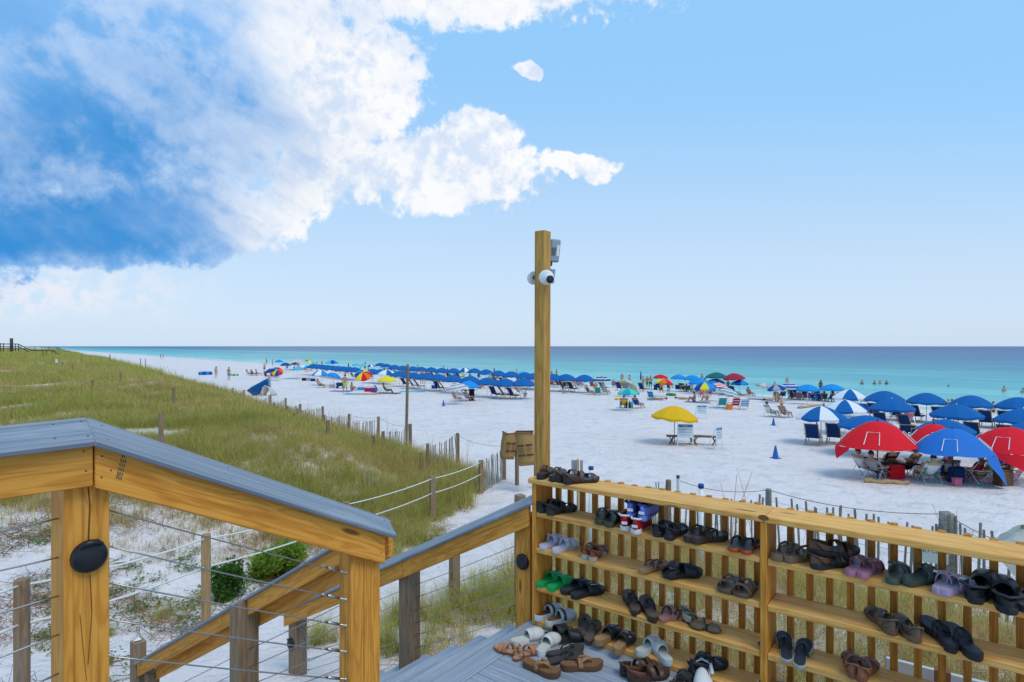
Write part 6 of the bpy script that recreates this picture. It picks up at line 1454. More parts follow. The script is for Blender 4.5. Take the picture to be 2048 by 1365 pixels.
# ---- group under the tents
def seat(px, py, cols, hd, lb, lp, **kw):
    p = B(px, py); fchair(p, face(hd), cols, lb, None, 1.0)
    if lp: person(p, face(hd), 'chair', lp, dz=-.05, **kw)
seat(1730, 952, ['orange', 'navy', 'mint'], 75, 'palm patterned navy chair at the edge of the red tent', 'seated man in white shirt at the edge of the red tent', skin=1, hair='brown', shirt='white', shorts='grey')
seat(1772, 944, ['navy'], 350, 'navy chair in the shade of the red tent', 'person in black shirt in the shade of the red tent', skin=1, hair='brown', shirt='black', shorts='navy')
seat(1856, 966, ['green', 'teal', 'mint'], 5, 'green and teal chair seen from behind between the tents', 'person with dark hair in the green chair between the tents', skin=0, hair='dark', shirt='white')
seat(1878, 950, ['crim', 'white'], 300, 'red striped chair under the blue tent', 'person in beige shorts under the blue tent', skin=1, hair='brown', shirt='pink', shorts='beige')
seat(1968, 966, ['orange', 'brown', 'white'], 300, 'brown orange striped chair beside the blue tent flap', 'blond person beside the blue tent flap', skin=0, hair='blond', shirt='lime')
seat(2030, 970, ['pink'], 330, 'pink mesh chair under the right red tent', None)
seat(1995, 944, ['sky', 'lemon'], 20, 'blue and yellow chair in the shade of the right red tent', 'person in blue in the shade of the right red tent', skin=1, hair='brown', shirt='royal')
seat(1838, 905, ['teal', 'white'], 190, 'teal and white striped chair behind the red tent', None)
seat(1752, 958, ['black', 'grey'], 60, 'dark folding chair deep in the shade of the red tent', 'person in grey deep in the shade of the red tent', skin=1, hair='dark', shirt='grey', shorts='navy')
seat(1815, 950, ['brown', 'black'], 280, 'brown chair facing the table under the red tent', 'person in brown facing the table under the red tent', skin=1, hair='brown', shirt='brown', shorts='black')
seat(1895, 962, ['navy', 'royal'], 20, 'navy chair at the edge of the blue tent', 'person in grey at the edge of the blue tent', skin=2, hair='dark', shirt='grey', shorts='black')
seat(1942, 964, ['crim', 'black'], 330, 'dark red chair behind the blue tent flap', 'person in crimson behind the blue tent flap', skin=1, hair='brown', shirt='crim')
seat(2012, 958, ['lime', 'royal'], 300, 'lime chair under the right red tent', 'person in lime under the right red tent', skin=0, hair='brown', shirt='lime', shorts='navy')
p = B(1800, 952); t = thing('folding_table', 'dark low folding table piled with towels under the red tent', 'table', p, .1); link('table_top', MB().box(-.55, .55, -.3, .3, .42, .46).mesh('table_top', fab('black')), t)
for sx in (-.48, .48):
    for sy in (-.24, .24): link('leg', MB().tube([(sx, sy, 0), (sx, sy, .42)], .014, 6).mesh('leg', M_BLACK), t)
for i_, (c_, dx_) in enumerate((('brown', -.3), ('beige', .02), ('brown', .32))):
    o = MB().lathe([(.17, 0), (.19, .05), (.15, .12), (.06, .16)], 9).build('towel_bundle', fab(c_)); o.matrix_basis = Matrix.Translation(p + Vector((dx_, .02 * i_, .46))); tag(o, ('folded brown towel heaped on the low table at the left tent pole', 'beige towel heaped in the middle of the low table', 'brown cloth bundle at the free end of the low table')[i_], 'towel')
person(B(1925, 956), face(270), 'lie', 'person stretched out under the blue tent', skin=1, hair='dark', shorts='beige', shirt='grey')
for px, py, lb in ((1812, 891, 'wooden lounger with navy sling behind the red tents'), (1835, 900, 'wooden lounger standing between the red and blue tents'), (1765, 900, 'wooden lounger in the shade behind the red tent')): lounger(B(px, py), SEA_RZ + .4, lb, None)
seat(1815, 846, ['white', 'sky'], 10, 'white low chair with towels under the small blue umbrella', 'blond woman in pink behind the red tent', skin=0, hair='blond', long=True, shirt='pink')
# ---- gear
def box_item(name, label, cat, px, py, w_, d_, h_, c, rz=0, parts=()):
    p = B(px, py); t = thing(name, label, cat, p, rz); o = link('body', MB().box(-w_ / 2, w_ / 2, -d_ / 2, d_ / 2, 0, h_).mesh('body', fab(c)), t); bevel(o, .02)
    for (nm, c2, z0, z1, k) in parts: q = link(nm, MB().box(-w_ / 2 * k, w_ / 2 * k, -d_ / 2 * k, d_ / 2 * k, z0, z1).mesh(nm, fab(c2)), t)
    return t
def handle(t, w_, h_, up): link('handle', MB().tube([(-w_ / 2, 0, h_), (-w_ / 3, 0, h_ + up), (w_ / 3, 0, h_ + up), (w_ / 2, 0, h_)], .014, 6).mesh('handle', M_BLACK), t)
def wagon(px, py, c, label):
    p = B(px, py); t = thing('beach_wagon', label, 'wagon', p, .2)
    link('tub', MB().hexa([(-.40, -.26, .24), (.40, -.26, .24), (.40, .26, .24), (-.40, .26, .24), (-.45, -.30, .62), (.45, -.30, .62), (.45, .30, .62), (-.45, .30, .62)]).mesh('tub', fab(c)), t)
    for sx in (-.33, .33):
        for sy in (-.27, .27): link('wheel', MB().tube([(sx, sy - .04, .13), (sx, sy + .04, .13)], .13, 12).mesh('wheel', M_BLACK), t)
    link('handle', MB().tube([(-.42, 0, .3), (-.75, 0, .75)], .014, 6).mesh('handle', M_BLACK), t); link('crossbar', MB().tube([(-.75, -.12, .75), (-.75, .12, .75)], .014, 6).mesh('crossbar', M_BLACK), t)
wagon(681, 777, 'navy', 'navy fabric wagon beside the man in lime shorts'); wagon(1722, 826, 'royal', 'royal blue wheeled cart behind the blue and white umbrella'); wagon(1316, 778, 'navy', 'navy wagon behind the rainbow umbrella')
for args in (('cooler', 'grey cooler under the pale checked umbrella', 'cooler', 664, 776, .6, .4, .38, 'grey', .2), ('cooler', 'blue cooler at the waterline crowd', 'cooler', 1634, 801, .55, .4, .40, 'sky', .1), ('cooler', 'blue cooler under the landward umbrellas beside loungers', 'cooler', 869, 778, .6, .4, .4, 'royal', .3), ('tote_bag', 'orange tote bag between the teal and red chairs', 'bag', 1459, 820, .42, .2, .34, 'orange', 0), ('tote_bag', 'black tote under the turquoise umbrella', 'bag', 1256, 817, .36, .22, .36, 'black', 0),
             ('tote_bag', 'mint tote under the turquoise umbrella', 'bag', 1262, 816, .30, .2, .42, 'mint', .2), ('tote_bag', 'red and blue bag on the sand before the red tent', 'bag', 1792, 958, .5, .25, .42, 'red', 0), ('tote_bag', 'dark patterned bag beside the green chair', 'bag', 1912, 966, .42, .3, .5, 'navy', .3), ('tote_bag', 'pink basket beside the dark patterned bag', 'bag', 1914, 972, .26, .18, .22, 'pink', .1), ('duffel', 'blue duffel among towels at the tilted rainbow umbrella', 'bag', 722, 781, .7, .35, .25, 'sky', .1), ('duffel', 'pink floral bundle beside the blue duffel', 'bag', 737, 784, .8, .4, .32, 'crim', .1),
             ('duffel', 'purple bundle beside the blue chair', 'bag', 748, 785, .6, .4, .42, 'purple', .2), ('tote_bag', 'dark bag row beside the recliner', 'bag', 608, 762, .5, .3, .32, 'black', 0), ('tote_bag', 'grey bag row beside the recliner', 'bag', 617, 762, .5, .3, .34, 'grey', 0), ('tote_bag', 'navy bag behind the recliner', 'bag', 626, 763, .6, .3, .32, 'navy', 0), ('backpack', 'black backpack leaning beside the second red chair', 'bag', 943, 802, .45, .35, .95, 'black', .2), ('backpack', 'brown rucksack at the right red tent', 'bag', 2006, 972, .45, .35, .5, 'brown', .2)):
    nm, lb, ct, px, py, w_, d_, h_, c, rz_ = args; t = box_item(nm, lb, ct, px, py, w_, d_, h_, c, rz_, (('lid' if ct == 'cooler' else 'flap', 'white' if ct == 'cooler' else c, h_ + .002, h_ + .04, .97),)); handle(t, w_ * .8, h_ + .03, .14)
def towel(px, py, w_, l_, c, rz, label):
    p = B(px, py); n = 6; P = [((i / n - .5) * w_, (j / n - .5) * l_, .035 + .018 * math.sin(i * 2.1 + j) * math.sin(j * 1.7)) for i in range(n + 1) for j in range(n + 1)]
    o = MB().grid(P, n + 1, n + 1, 0, .03).build('beach_towel', fab(c), None, True); o.matrix_basis = Matrix.Translation(p) @ Matrix.Rotation(rz, 4, 'Z'); tag(o, label, 'towel')
for a in ((683, 783, 1.0, 2.2, 'royal', 1.4, 'blue towel under the feet of the man in lime shorts'), (716, 789, 1.2, 2.6, 'teal', 1.3, 'teal towel spread before the floral bundle'), (740, 789, 1.0, 1.8, 'orange', 1.2, 'orange towel beside the teal one'), (825, 784, 1.0, 2.4, 'cyan', 1.5, 'cyan towel lying alone on the sand right of the yellow umbrella'), (780, 787, 1.0, 2.0, 'navy', 1.2, 'navy mat beyond the orange chair'), (1010, 790, 1.0, 1.8, 'black', 1.3, 'dark mat under the landward loungers'), (1520, 800, 1.0, 2.2, 'navy', 1.0, 'navy mat in front of the waterline crowd'), (1545, 804, .9, 2.0, 'grey', 1.0, 'grey mat in front of the waterline crowd'), (1395, 805, 1.0, 2.0, 'grey', 1.2, 'grey towel under the upright man'), (585, 758, 1.2, 2.6, 'teal', 1.2, 'teal towel right of the far rainbow umbrella'), (930, 781, 1.2, 2.4, 'green', 1.2, 'green mat behind the second red chair')): towel(*a)
def floatring(px, py, wpx, c1, c2, label, flat=.35):
    p = B(px, py); s = wpx * p.y / F / 2; t = thing('inflatable_float', label, 'float', p)
    for i in range(12):
        a0, a1 = i * math.pi / 6, (i + 1) * math.pi / 6; link('segment', MB().tube([(s * .72 * math.cos(a0 + (a1 - a0) * q / 3), s * .72 * math.sin(a0 + (a1 - a0) * q / 3), s * flat * .6) for q in range(4)], s * .28, 10, flat=1).mesh('segment', fab(c1 if i % 2 else c2), True), t)
floatring(411, 750, 26, 'royal', 'sky', 'blue patterned inflatable lying on the far sand'); floatring(469, 752, 16, 'green', 'beige', 'dull green inflatable beside the man in teal shorts'); floatring(1342, 792, 20, 'green', 'dgreen', 'green round inflatable beside the rainbow umbrella'); floatring(2004, 845, 34, 'royal', 'white', 'blue and white inflatable ring on sand among loungers')
# yellow float behind the turquoise umbrella
floatring(1237, 800, 16, 'yellow', 'lemon', 'yellow inflatable behind the turquoise umbrella')
# stacked folded umbrellas at the dune edge
p = beach(512, 792, 0); us = thing('stacked_umbrellas', 'leaning stack of folded royal blue umbrellas at the dune fence', 'umbrellas', p); a_, b_ = at_y(494, 790, p.y), at_y(541, 763, p.y)
for i in range(6):
    o_ = Vector((.10 * i, .06 * i, -.10 * i)); d = (b_ - a_) * (1 - .05 * i); q = a_ + o_ + Vector((0, 0, .35))
    MB().tube([q, q + d * .2, q + d * .75, q + d], [.06, .13, .10, .03], 8).build('folded_umbrella', fab('blue'), us, True)
tw = a_ + (b_ - a_) * .62
MB().tube([(tw.x + .1, p.y, H(tw.x, p.y) - .2), (tw.x + .1, p.y, tw.z - .1)], .05, 6).build('rest_post', M_WHITE, us, True)
MB().grid([(p.x + .4 + 1.1 * u_ + .3 * v_, p.y - .2 + .7 * v_, H(p.x, p.y) + (1.0 * math.sin(math.pi * u_) * (1 - .4 * v_)) + .02) for u_ in [i / 8 for i in range(9)] for v_ in (0, .25, .5, .75, 1)], 9, 5, 0, .02).build('tarpaulin', fab('beige'), us, True, True)
# ---------------------------------------------------------------- sandals and shoes
def outline(L_, n=28, wide=1.0, side=1):
    """closed sole outline, heel at y=0, toe at y=L; side=+1 right shoe"""
    L0 = L_; hw = [(0.0, .0), (.03, .46), (.10, .66), (.22, .70), (.38, .64), (.52, .74), (.66, .94), (.76, 1.0), (.86, .93), (.94, .70), (.985, .36), (1.0, 0)]
    ys = [a for a, _ in hw]; ws = [b for _, b in hw]; P = []
    ts = [.5 - .5 * math.cos(math.pi * i / (n // 2)) for i in range(n // 2 + 1)]
    def cx(t): return side * (-.010 * math.sin(math.pi * t) - .006 * (t > .7) * (t - .7) * 3)
    W_ = L0 * .185 * wide
    R_ = [(cx(t) + np.interp(t, ys, ws) * W_, t * L0) for t in ts]; L2 = [(cx(t) - np.interp(t, ys, ws) * W_, t * L0) for t in ts]
    return R_ + L2[-2:0:-1]
def hw_at(t, L_, wide=1.0):
    return L_ * .185 * wide * float(np.interp(t, [0, .03, .10, .22, .38, .52, .66, .76, .86, .94, .985, 1.0], [0, .46, .66, .70, .64, .74, .94, 1.0, .93, .70, .36, 0]))
def sole_z(t, th, heel): return th * (1 + heel * max(0, (.45 - t)) / .45) + .010 * max(0, t - .72) / .28
def prism(P, zb, ztop, inset=1.0):
    mb = MB(); n = len(P); cx = sum(p[0] for p in P) / n; cy = sum(p[1] for p in P) / n
    lo = [(cx + (x - cx) * .965, cy + (y - cy) * .98, zb(y)) for x, y in P]; mid = [(x, y, zb(y) + (ztop(y) - zb(y)) * .35) for x, y in P]; hi = [(x, y, ztop(y) - .002) for x, y in P]; hi2 = [(cx + (x - cx) * .975, cy + (y - cy) * .985, ztop(y)) for x, y in P]
    rings = [lo, mid, hi, hi2]; vs = [q for r in rings for q in r]; fs = [(i * n + k, i * n + (k + 1) % n, (i + 1) * n + (k + 1) % n, (i + 1) * n + k) for i in range(3) for k in range(n)]
    fs.append(tuple(reversed(range(n)))); fs.append(tuple(range(3 * n, 4 * n))); return mb.add(vs, fs)
def strap_band(L_, wide, side, th, heel, t0, t1, Hh, thick=.004, skew=0.0, a0=0.0, a1=math.pi, nu_=10, nv=4, pw=.8, front_low=0.0):
    P = []
    for i in range(nu_ + 1):
        a = a0 + (a1 - a0) * i / nu_
        for j in range(nv + 1):
            q = j / nv; t = t0 + (t1 - t0) * q + skew * (math.cos(a)) * side; w_ = hw_at(t, L_, wide) * 1.03; c = side * (-.010 * math.sin(math.pi * min(1, t)))
            hz_ = Hh * (1 - front_low * q); P.append((c + w_ * math.cos(a), t * L_, sole_z(t, th, heel) * .55 + hz_ * max(0, math.sin(a)) ** pw))
    return MB().grid(P, nu_ + 1, nv + 1, 0, thick)
def thong(L_, wide, side, th, heel, Hh=.030, tb=.42, tt=.73, r=.006, both=True):
    mb = MB(); c = -side * .006; zt_ = sole_z(tt, th, heel)
    for sx in (-1, 1):
        w_ = hw_at(tb, L_, wide) * .98; mb.tube([(c, tt * L_, zt_ - .002), (c + sx * .003, (tt - .025) * L_, zt_ + Hh * .75), (c + sx * w_ * .45, (tt - .12) * L_, zt_ + Hh), (c + sx * w_ * .86, (tb + .08) * L_, zt_ + Hh * .75), (c + sx * w_, tb * L_, sole_z(tb, th, heel) * .6)], [r * .7, r * .9, r * 1.15, r * 1.25, r], 8, flat=.75)
    return mb
def domeupper(L_, wide, side, th, heel, t0, Hh, holes=False, openz=0.0):
    P = []; nu_, nv = 12, 8
    for i in range(nu_ + 1):
        a = math.pi * i / nu_
        for j in range(nv + 1):
            q = j / nv; t = t0 + (1.0 - t0) * q; w_ = max(.002, hw_at(min(t, .995), L_, wide)) * 1.04; hz_ = Hh * math.sqrt(max(0, 1 - (q * .97) ** 2.3)); c = side * (-.010 * math.sin(math.pi * t))
            P.append((c + w_ * math.cos(a), t * L_, sole_z(t, th, heel) * .5 + max(.006, hz_) * math.sin(a) ** .75))
    return MB().grid(P, nu_ + 1, nv + 1, 0, .005)
def heelcup(L_, wide, side, th, heel, t1, Hh, slope=.0):
    P = []; nu_ = 14
    for i in range(nu_ + 1):
        a = math.pi + math.pi * i / nu_           # round the heel
        for z_ in (0, .35, .7, 1.0):
            t = t1 * (1 + math.sin(a)) ; tt = max(.004, t); w_ = max(.006, hw_at(tt, L_, wide)) * 1.03; P.append(((w_) * (math.cos(a) if abs(math.cos(a)) > .02 else 0) * 1.0 if tt > .2 else math.cos(a) * hw_at(.16, L_, wide) * 1.04, tt * L_, sole_z(tt, th, heel) * .5 + z_ * Hh * (1 - slope * tt / t1)))
    return MB().grid(P, nu_ + 1, 4, 0, .004)
def leather(c, rough=.45): return paint('leather', c, rough, var=.10, spec=.35)
def rubber(c, rough=.45): return paint('foam_rubber', c, rough, var=.06, spec=.3)
_sm = {}
def shoe_parts(style, L_, cs, side):
    """list of (part name, mesh); cs: sole, footbed, strap, extra colours"""
    key = (style, round(L_, 3), cs, side)
    if key in _sm: return _sm[key]
    sole, bed, strap, ext = [leather(c) if style in ('buckle', 'leather', 'cross', 'cork', 'sandal', 'ballet') else rubber(c) for c in cs]
    wide = {'flip': 1.0, 'ballet': .82, 'leather': .9, 'slide': 1.08, 'croc': 1.15, 'sneaker': 1.0}.get(style, 1.0)
    th, heel = {'flip': (.018, .25), 'slide': (.026, .25), 'buckle': (.026, .15), 'croc': (.028, .15), 'sneaker': (.028, .1), 'cork': (.034, .25), 'sandal': (.024, .35), 'leather': (.014, .25), 'ballet': (.012, .5), 'cross': (.024, .2), 'platform': (.034, .2)}[style]
    zb = lambda y: .012 * max(0, y / L_ - .78) / .22; zt_ = lambda y: sole_z(y / L_, th, heel); P = outline(L_, 28, wide, side); n = len(P); cx = 0; cy = L_ * .5
    out = [('sole', prism(P, zb, zt_).mesh('sole', sole))]
    Pi = [(x * .90, cy + (y - cy) * .955) for x, y in P]; fb_ = MB(); fb_.add([(x, y, zt_(y) + .0012) for x, y in Pi], [tuple(range(n))]); out.append(('footbed', fb_.mesh('footbed', bed)))
    S = lambda nm, mb, m, sm=True: out.append((nm, mb.mesh(nm, m, sm)))
    if style == 'flip': S('thong_strap', thong(L_, wide, side, th, heel), strap)
    elif style == 'platform': S('thong_strap', thong(L_, wide, side, th, heel, .036, .40, .73, .008), strap); S('side_band', strap_band(L_, wide, side, th, heel, .40, .50, .040), strap)
    elif style == 'slide': S('band', strap_band(L_, wide, side, th, heel, .46, .80, .060, .006, 0, front_low=.25), strap)
    elif style == 'buckle':
        S('rear_band', strap_band(L_, wide, side, th, heel, .42, .57, .062, .005), strap); S('front_band', strap_band(L_, wide, side, th, heel, .64, .80, .046, .005), strap)
        for t in (.49, .715): S('buckle', MB().box(side * .022 - .010, side * .022 + .010, t * L_ - .012, t * L_ + .012, .072 - (t > .6) * .018, .078 - (t > .6) * .016), ext, False)
    elif style == 'cross':
        S('cross_strap', strap_band(L_, wide, side, th, heel, .52, .62, .054, .005, .10), strap); S('cross_strap', strap_band(L_, wide, side, th, heel, .54, .64, .050, .005, -.10), strap); S('toe_band', strap_band(L_, wide, side, th, heel, .78, .86, .030, .004), strap)
    elif style == 'sandal':
        S('toe_band', strap_band(L_, wide, side, th, heel, .70, .82, .040, .005, .04), strap); S('instep_band', strap_band(L_, wide, side, th, heel, .45, .56, .060, .005, -.04), strap); S('heel_strap', heelcup(L_, wide, side, th, heel, .40, .062, .4), ext); S('heel_loop', MB().tube([(-.030, .22 * L_, .03), (-.024, .04 * L_, .075), (.0, -.004, .082), (.024, .04 * L_, .075), (.030, .22 * L_, .03)], .008, 6, flat=.5), strap)
    elif style == 'leather': S('toe_band', strap_band(L_, wide, side, th, heel, .66, .78, .036, .004), strap); S('rosette', strap_band(L_, wide, side, th, heel, .50, .58, .050, .010, .06), strap); S('ankle_loop', MB().tube([(-.024, .30 * L_, .02), (-.030, .22 * L_, .06), (0, .16 * L_, .085), (.030, .22 * L_, .06), (.024, .30 * L_, .02)], .006, 6), strap)
    elif style == 'cork': S('clog_upper', domeupper(L_, wide, side, th, heel, .44, .062), strap); S('buckle_strap', strap_band(L_, wide, side, th, heel, .52, .60, .060, .006), ext)
    elif style == 'croc':
        S('clog_upper', domeupper(L_, wide, side, th, heel, .42, .078), strap); S('rim', heelcup(L_, wide, side, th, heel, .42, .050), strap)
        for q in range(7): a = .5 + .36 * q; t = .62 + .16 * (q % 2); S('vent_hole', MB().lathe([(.005, 0), (.005, .002)], 8, 0, hw_at(t, L_, wide) * .85 * math.cos(a), t * L_, .070 - .02 * abs(math.cos(a)) - (t - .62) * .12), ext, False)
        S('back_strap', MB().tube([(-.05, .40 * L_, .06), (-.045, .10 * L_, .085), (0, -.006, .09), (.045, .10 * L_, .085), (.05, .40 * L_, .06)], .011, 6, flat=.5), strap)
    elif style == 'sneaker':
        S('toe_upper', domeupper(L_, wide, side, th, heel, .40, .085), strap); S('heel_counter', heelcup(L_, wide, side, th, heel, .46, .080), strap)
        S('collar', MB().tube([(-.040, .44 * L_, .085), (-.040, .22 * L_, .092), (-.022, .04 * L_, .096), (0, .006, .098), (.022, .04 * L_, .096), (.040, .22 * L_, .092), (.040, .44 * L_, .085)], .007, 6), ext); S('heel_label', MB().box(-.018, .018, -.0075, -.004, .045, .062), paint('white_label', (.75, .75, .73), .5), False)
    elif style == 'ballet': S('toe_cap', domeupper(L_, wide, side, th, heel, .74, .034), strap); S('heel_counter', heelcup(L_, wide, side, th, heel, .30, .045), ext); S('instep_strap', strap_band(L_, wide, side, th, heel, .52, .58, .048, .004, .05), strap)
    _sm[key] = out; return out
NSH = [0]
def shoe(style, p, head, side, L_, cs, label, group, roll=0.0, pitch=0.0, lift=0.0):
    """head: heading in degrees, 0 = toe pointing away from the viewer into the shelf (+b), 90 = along the rack to the right"""
    d = AB(0, 1); base = math.atan2(d.y, d.x) - math.pi / 2; rz = base - R(head)
    t = thing({'sneaker': 'sneaker', 'croc': 'clog', 'cork': 'clog', 'flip': 'flip_flop', 'platform': 'flip_flop', 'ballet': 'slipper'}.get(style, 'sandal'), label, {'sneaker': 'shoe', 'croc': 'clog', 'cork': 'clog', 'flip': 'flip-flop', 'platform': 'flip-flop', 'ballet': 'shoe'}.get(style, 'sandal'), p, 0, group)
    t.matrix_basis = Matrix.Translation(Vector(p) + Vector((0, 0, lift))) @ Matrix.Rotation(rz, 4, 'Z') @ Matrix.Rotation(R(pitch), 4, 'X') @ Matrix.Rotation(R(roll), 4, 'Y') @ Matrix.Scale(1.07, 4) @ Matrix.Translation((0, -L_ * .5, 0))
    for nm, me in shoe_parts(style, L_, cs, side): link(nm, me, t)
    return t
def onsh(px, level, front=.10):
    """place on a shelf by the pixel column of the shoe's middle; front = distance of the shoe centre behind the shelf edge"""
    b = BF + front; v = AB(a_of(px, b), b); z = SH[level] if not (px > 1527 and level > 0) else SH[level] - .004
    return Vector((v.x, v.y, z + .001))
def pair(style, pts, L_, cs, label, h=(0, 0), **kw):
    grp = label.split(',')[0][:60]
    for i, p in enumerate(pts): shoe(style, p, h[i % len(h)] + math.degrees(math.atan2(p[0], p[1])) - 36.7, -1 if i == 0 else 1, L_, cs, label, grp if len(pts) > 1 else None, **kw)
BLK, DBR, BRN, TAN, CORK, WHT = (.022, .022, .025), (.060, .034, .023), (.13, .062, .032), (.36, .19, .085), (.34, .19, .09), (.70, .70, .69)
OLV, OLD = (.030, .036, .022), (.055, .065, .040)
# top board
pair('platform', [onsh(1088, 0, .12), onsh(1116, 0, .12)], .27, (BLK, DBR, BRN, BRN), 'dark thong sandal with brown strap on the top board beside the tall post', (14, 16))
pair('sandal', [onsh(1143, 0, .13), onsh(1163, 0, .10)], .28, (BLK, (.10, .10, .11), (.09, .06, .05), DBR), 'black soled sandal with taupe straps on the top board beside the thongs', (55, 62))
# left bay, shelf 1
pair('sandal', [onsh(1102, 1, .13), onsh(1124, 1, .10)], .27, (OLV, OLV, BLK, BLK), 'dark olive sandal with black straps in the corner under the top board', (40, 52))
pair('slide', [onsh(1203, 1, .11), onsh(1226, 1, .10)], .26, (OLD, OLV, OLV, OLV), 'olive slide beside the red sneakers', (8, 14))
pair('sneaker', [onsh(1252, 1, .10), onsh(1282, 1, .08)], .27, (WHT, BLK, (.40, .010, .018), WHT), 'red low sneaker with white sole under the blue pair', (4, 16))
pair('sneaker', [onsh(1266, 1, .13), onsh(1296, 1, .11)], .25, ((.17, .24, .62), (.02, .03, .13), (.13, .20, .60), (.03, .04, .16)), 'periwinkle blue sneaker stacked on a red sneaker', (8, 18), lift=.085)
pair('sandal', [onsh(1324, 1, .11), onsh(1352, 1, .09)], .27, (BLK, (.03, .032, .036), BLK, BLK), 'black strappy sandal beside the sneakers', (16, 22))
pair('platform', [onsh(1392, 1, .12), onsh(1420, 1, .10)], .27, (DBR, (.07, .05, .045), DBR, DBR), 'dark brown square heeled flip-flop on the upper shelf', (24, 50))
pair('flip', [onsh(1473, 1, .12), onsh(1502, 1, .12)], .27, ((.42, .075, .02), (.035, .034, .036), BLK, BLK), 'black flip-flop with orange rim beside the middle upright', (10, 14))
# shelf 2
pair('buckle', [onsh(1103, 2, .12), onsh(1132, 2, .10)], .25, ((.60, .58, .68), (.62, .60, .70), (.60, .58, .68), (.62, .60, .70)), 'pale lavender two strap foam slide', (38, 44))
pair('sandal', [onsh(1178, 2, .12), onsh(1197, 2, .11)], .24, ((.50, .42, .34), (.14, .07, .035), (.26, .07, .03), (.28, .08, .035)), 'rust red leather sandal with knotted straps', (16, 22))
pair('flip', [onsh(1298, 2, .10), onsh(1312, 2, .12)], .24, (TAN, (.42, .24, .12), BRN, BRN), 'tan flip-flop lying crossed over its mate', (25, 42), lift=.006)
pair('slide', [onsh(1352, 2, .11), onsh(1368, 2, .10)], .25, (BLK, BLK, BLK, BLK), 'black slide tumbled over its mate', (200, 60), lift=.01, roll=10)
pair('buckle', [onsh(1462, 2, .11), onsh(1492, 2, .10)], .26, ((.13, .075, .045), DBR, (.16, .085, .05), (.2, .15, .1)), 'brown two strap sandal with toe facing outwards', (196, 204))
# shelf 3
pair('slide', [onsh(1099, 3, .12), onsh(1123, 3, .10)], .26, ((.010, .36, .085), (.012, .40, .10), (.010, .34, .08), BLK), 'bright green pool slide', (42, 46))
pair('slide', [onsh(1152, 3, .12), onsh(1176, 3, .09)], .28, (BLK, (.03, .034, .042), (.016, .018, .024), BLK), 'black pool slide with pale lettering beside the green pair', (46, 54))
pair('platform', [onsh(1262, 3, .11), onsh(1300, 3, .10)], .27, (DBR, (.13, .085, .065), BLK, BLK), 'brown leather thong sandal turned toe inwards on the third shelf', (-14, -12), pitch=7)
pair('flip', [onsh(1332, 3, .11), onsh(1358, 3, .11)], .23, ((.38, .15, .12), (.45, .18, .145), DBR, DBR), 'pink flip-flop leaning beside a grey brown one', (12, 70))
pair('ballet', [onsh(1383, 3, .12), onsh(1402, 3, .09)], .25, (BLK, BLK, (.15, .11, .06), (.40, .35, .24)), 'black and gold slipper with studded toe', (148, 118))
# bottom shelf
pair('cork', [onsh(1096, 4, .12), onsh(1122, 4, .09)], .26, (WHT, (.23, .10, .035), (.62, .63, .66), (.06, .06, .08)), 'white clog with brown cork bed and buckle', (44, 50))
pair('flip', [onsh(1166, 4, .12), onsh(1186, 4, .08)], .26, (BRN, (.12, .09, .075), DBR, DBR), 'brown rimmed flip-flop on the bottom shelf', (4, 16), pitch=6)
pair('cork', [onsh(1214, 4, .06), onsh(1248, 4, .03)], .26, (CORK, (.42, .25, .12), BLK, BLK), 'black floral clog with cork sole hanging off the bottom shelf', (35, 24))
pair('cork', [onsh(1295, 4, .09), onsh(1327, 4, .07)], .24, (WHT, (.66, .63, .55), WHT, WHT), 'white canvas slip-on on the bottom shelf', (30, -18))
pair('sandal', [onsh(1398, 4, .09), onsh(1420, 4, .10)], .26, (BLK, (.035, .036, .04), BLK, BLK), 'black closed sandal with cross straps on the bottom shelf', (20, 52))
# right bay
pair('platform', [onsh(1569, 1, .12), onsh(1610, 1, .11)], .27, ((.20, .12, .07), (.075, .038, .025), (.16, .11, .055), (.1, .09, .08)), 'brown braided thong sandal next to the middle upright', (22, 48))
pair('sandal', [onsh(1660, 1, .10)], .27, (BLK, DBR, DBR, (.15, .075, .04)), 'dark brown strappy sandal at the bottom of a stacked pair', (40,))
pair('sandal', [onsh(1667, 1, .11)], .27, (BLK, DBR, DBR, (.17, .08, .045)), 'dark brown strappy sandal upside down on top of its mate', (60,), lift=.075, roll=8)
pair('buckle', [onsh(1711, 1, .11), onsh(1741, 1, .10)], .24, ((.42, .17, .25), (.46, .20, .28), (.28, .09, .10), (.3, .1, .12)), 'pink foam two strap slide', (14, 20))
pair('buckle', [onsh(1791, 1, .11)], .25, ((.060, .085, .065), (.055, .075, .058), (.045, .07, .05), OLV), 'sage green two strap slide standing flat', (10,))
pair('buckle', [onsh(1838, 1, .11)], .25, ((.060, .085, .060), (.06, .075, .055), (.045, .075, .05), OLV), 'sage green two strap slide tipped on its side', (30,), roll=24, lift=.02)
pair('buckle', [onsh(1883, 1, .10), onsh(1917, 1, .08)], .24, ((.46, .31, .47), (.50, .44, .56), (.44, .34, .48), WHT), 'lilac marbled two strap slide', (8, 34))
pair('croc', [onsh(1962, 1, .13), onsh(2010, 1, .08)], .28, (BLK, (.022, .023, .027), (.026, .027, .032), (.004, .004, .004)), 'black foam clog with vent holes', (14, -6), pitch=9, lift=.006)
pair('slide', [onsh(2062, 1, .10)], .27, ((.03, .035, .05), (.10, .11, .13), BLK, BLK), 'dark slide at the far end of the upper shelf', (10,))
pair('sandal', [onsh(1762, 2, .11), onsh(1812, 2, .09)], .26, ((.16, .085, .045), (.04, .028, .026), (.15, .10, .065), (.15, .10, .065)), 'brown fabric sandal with bow and cork edge', (-24, -22))
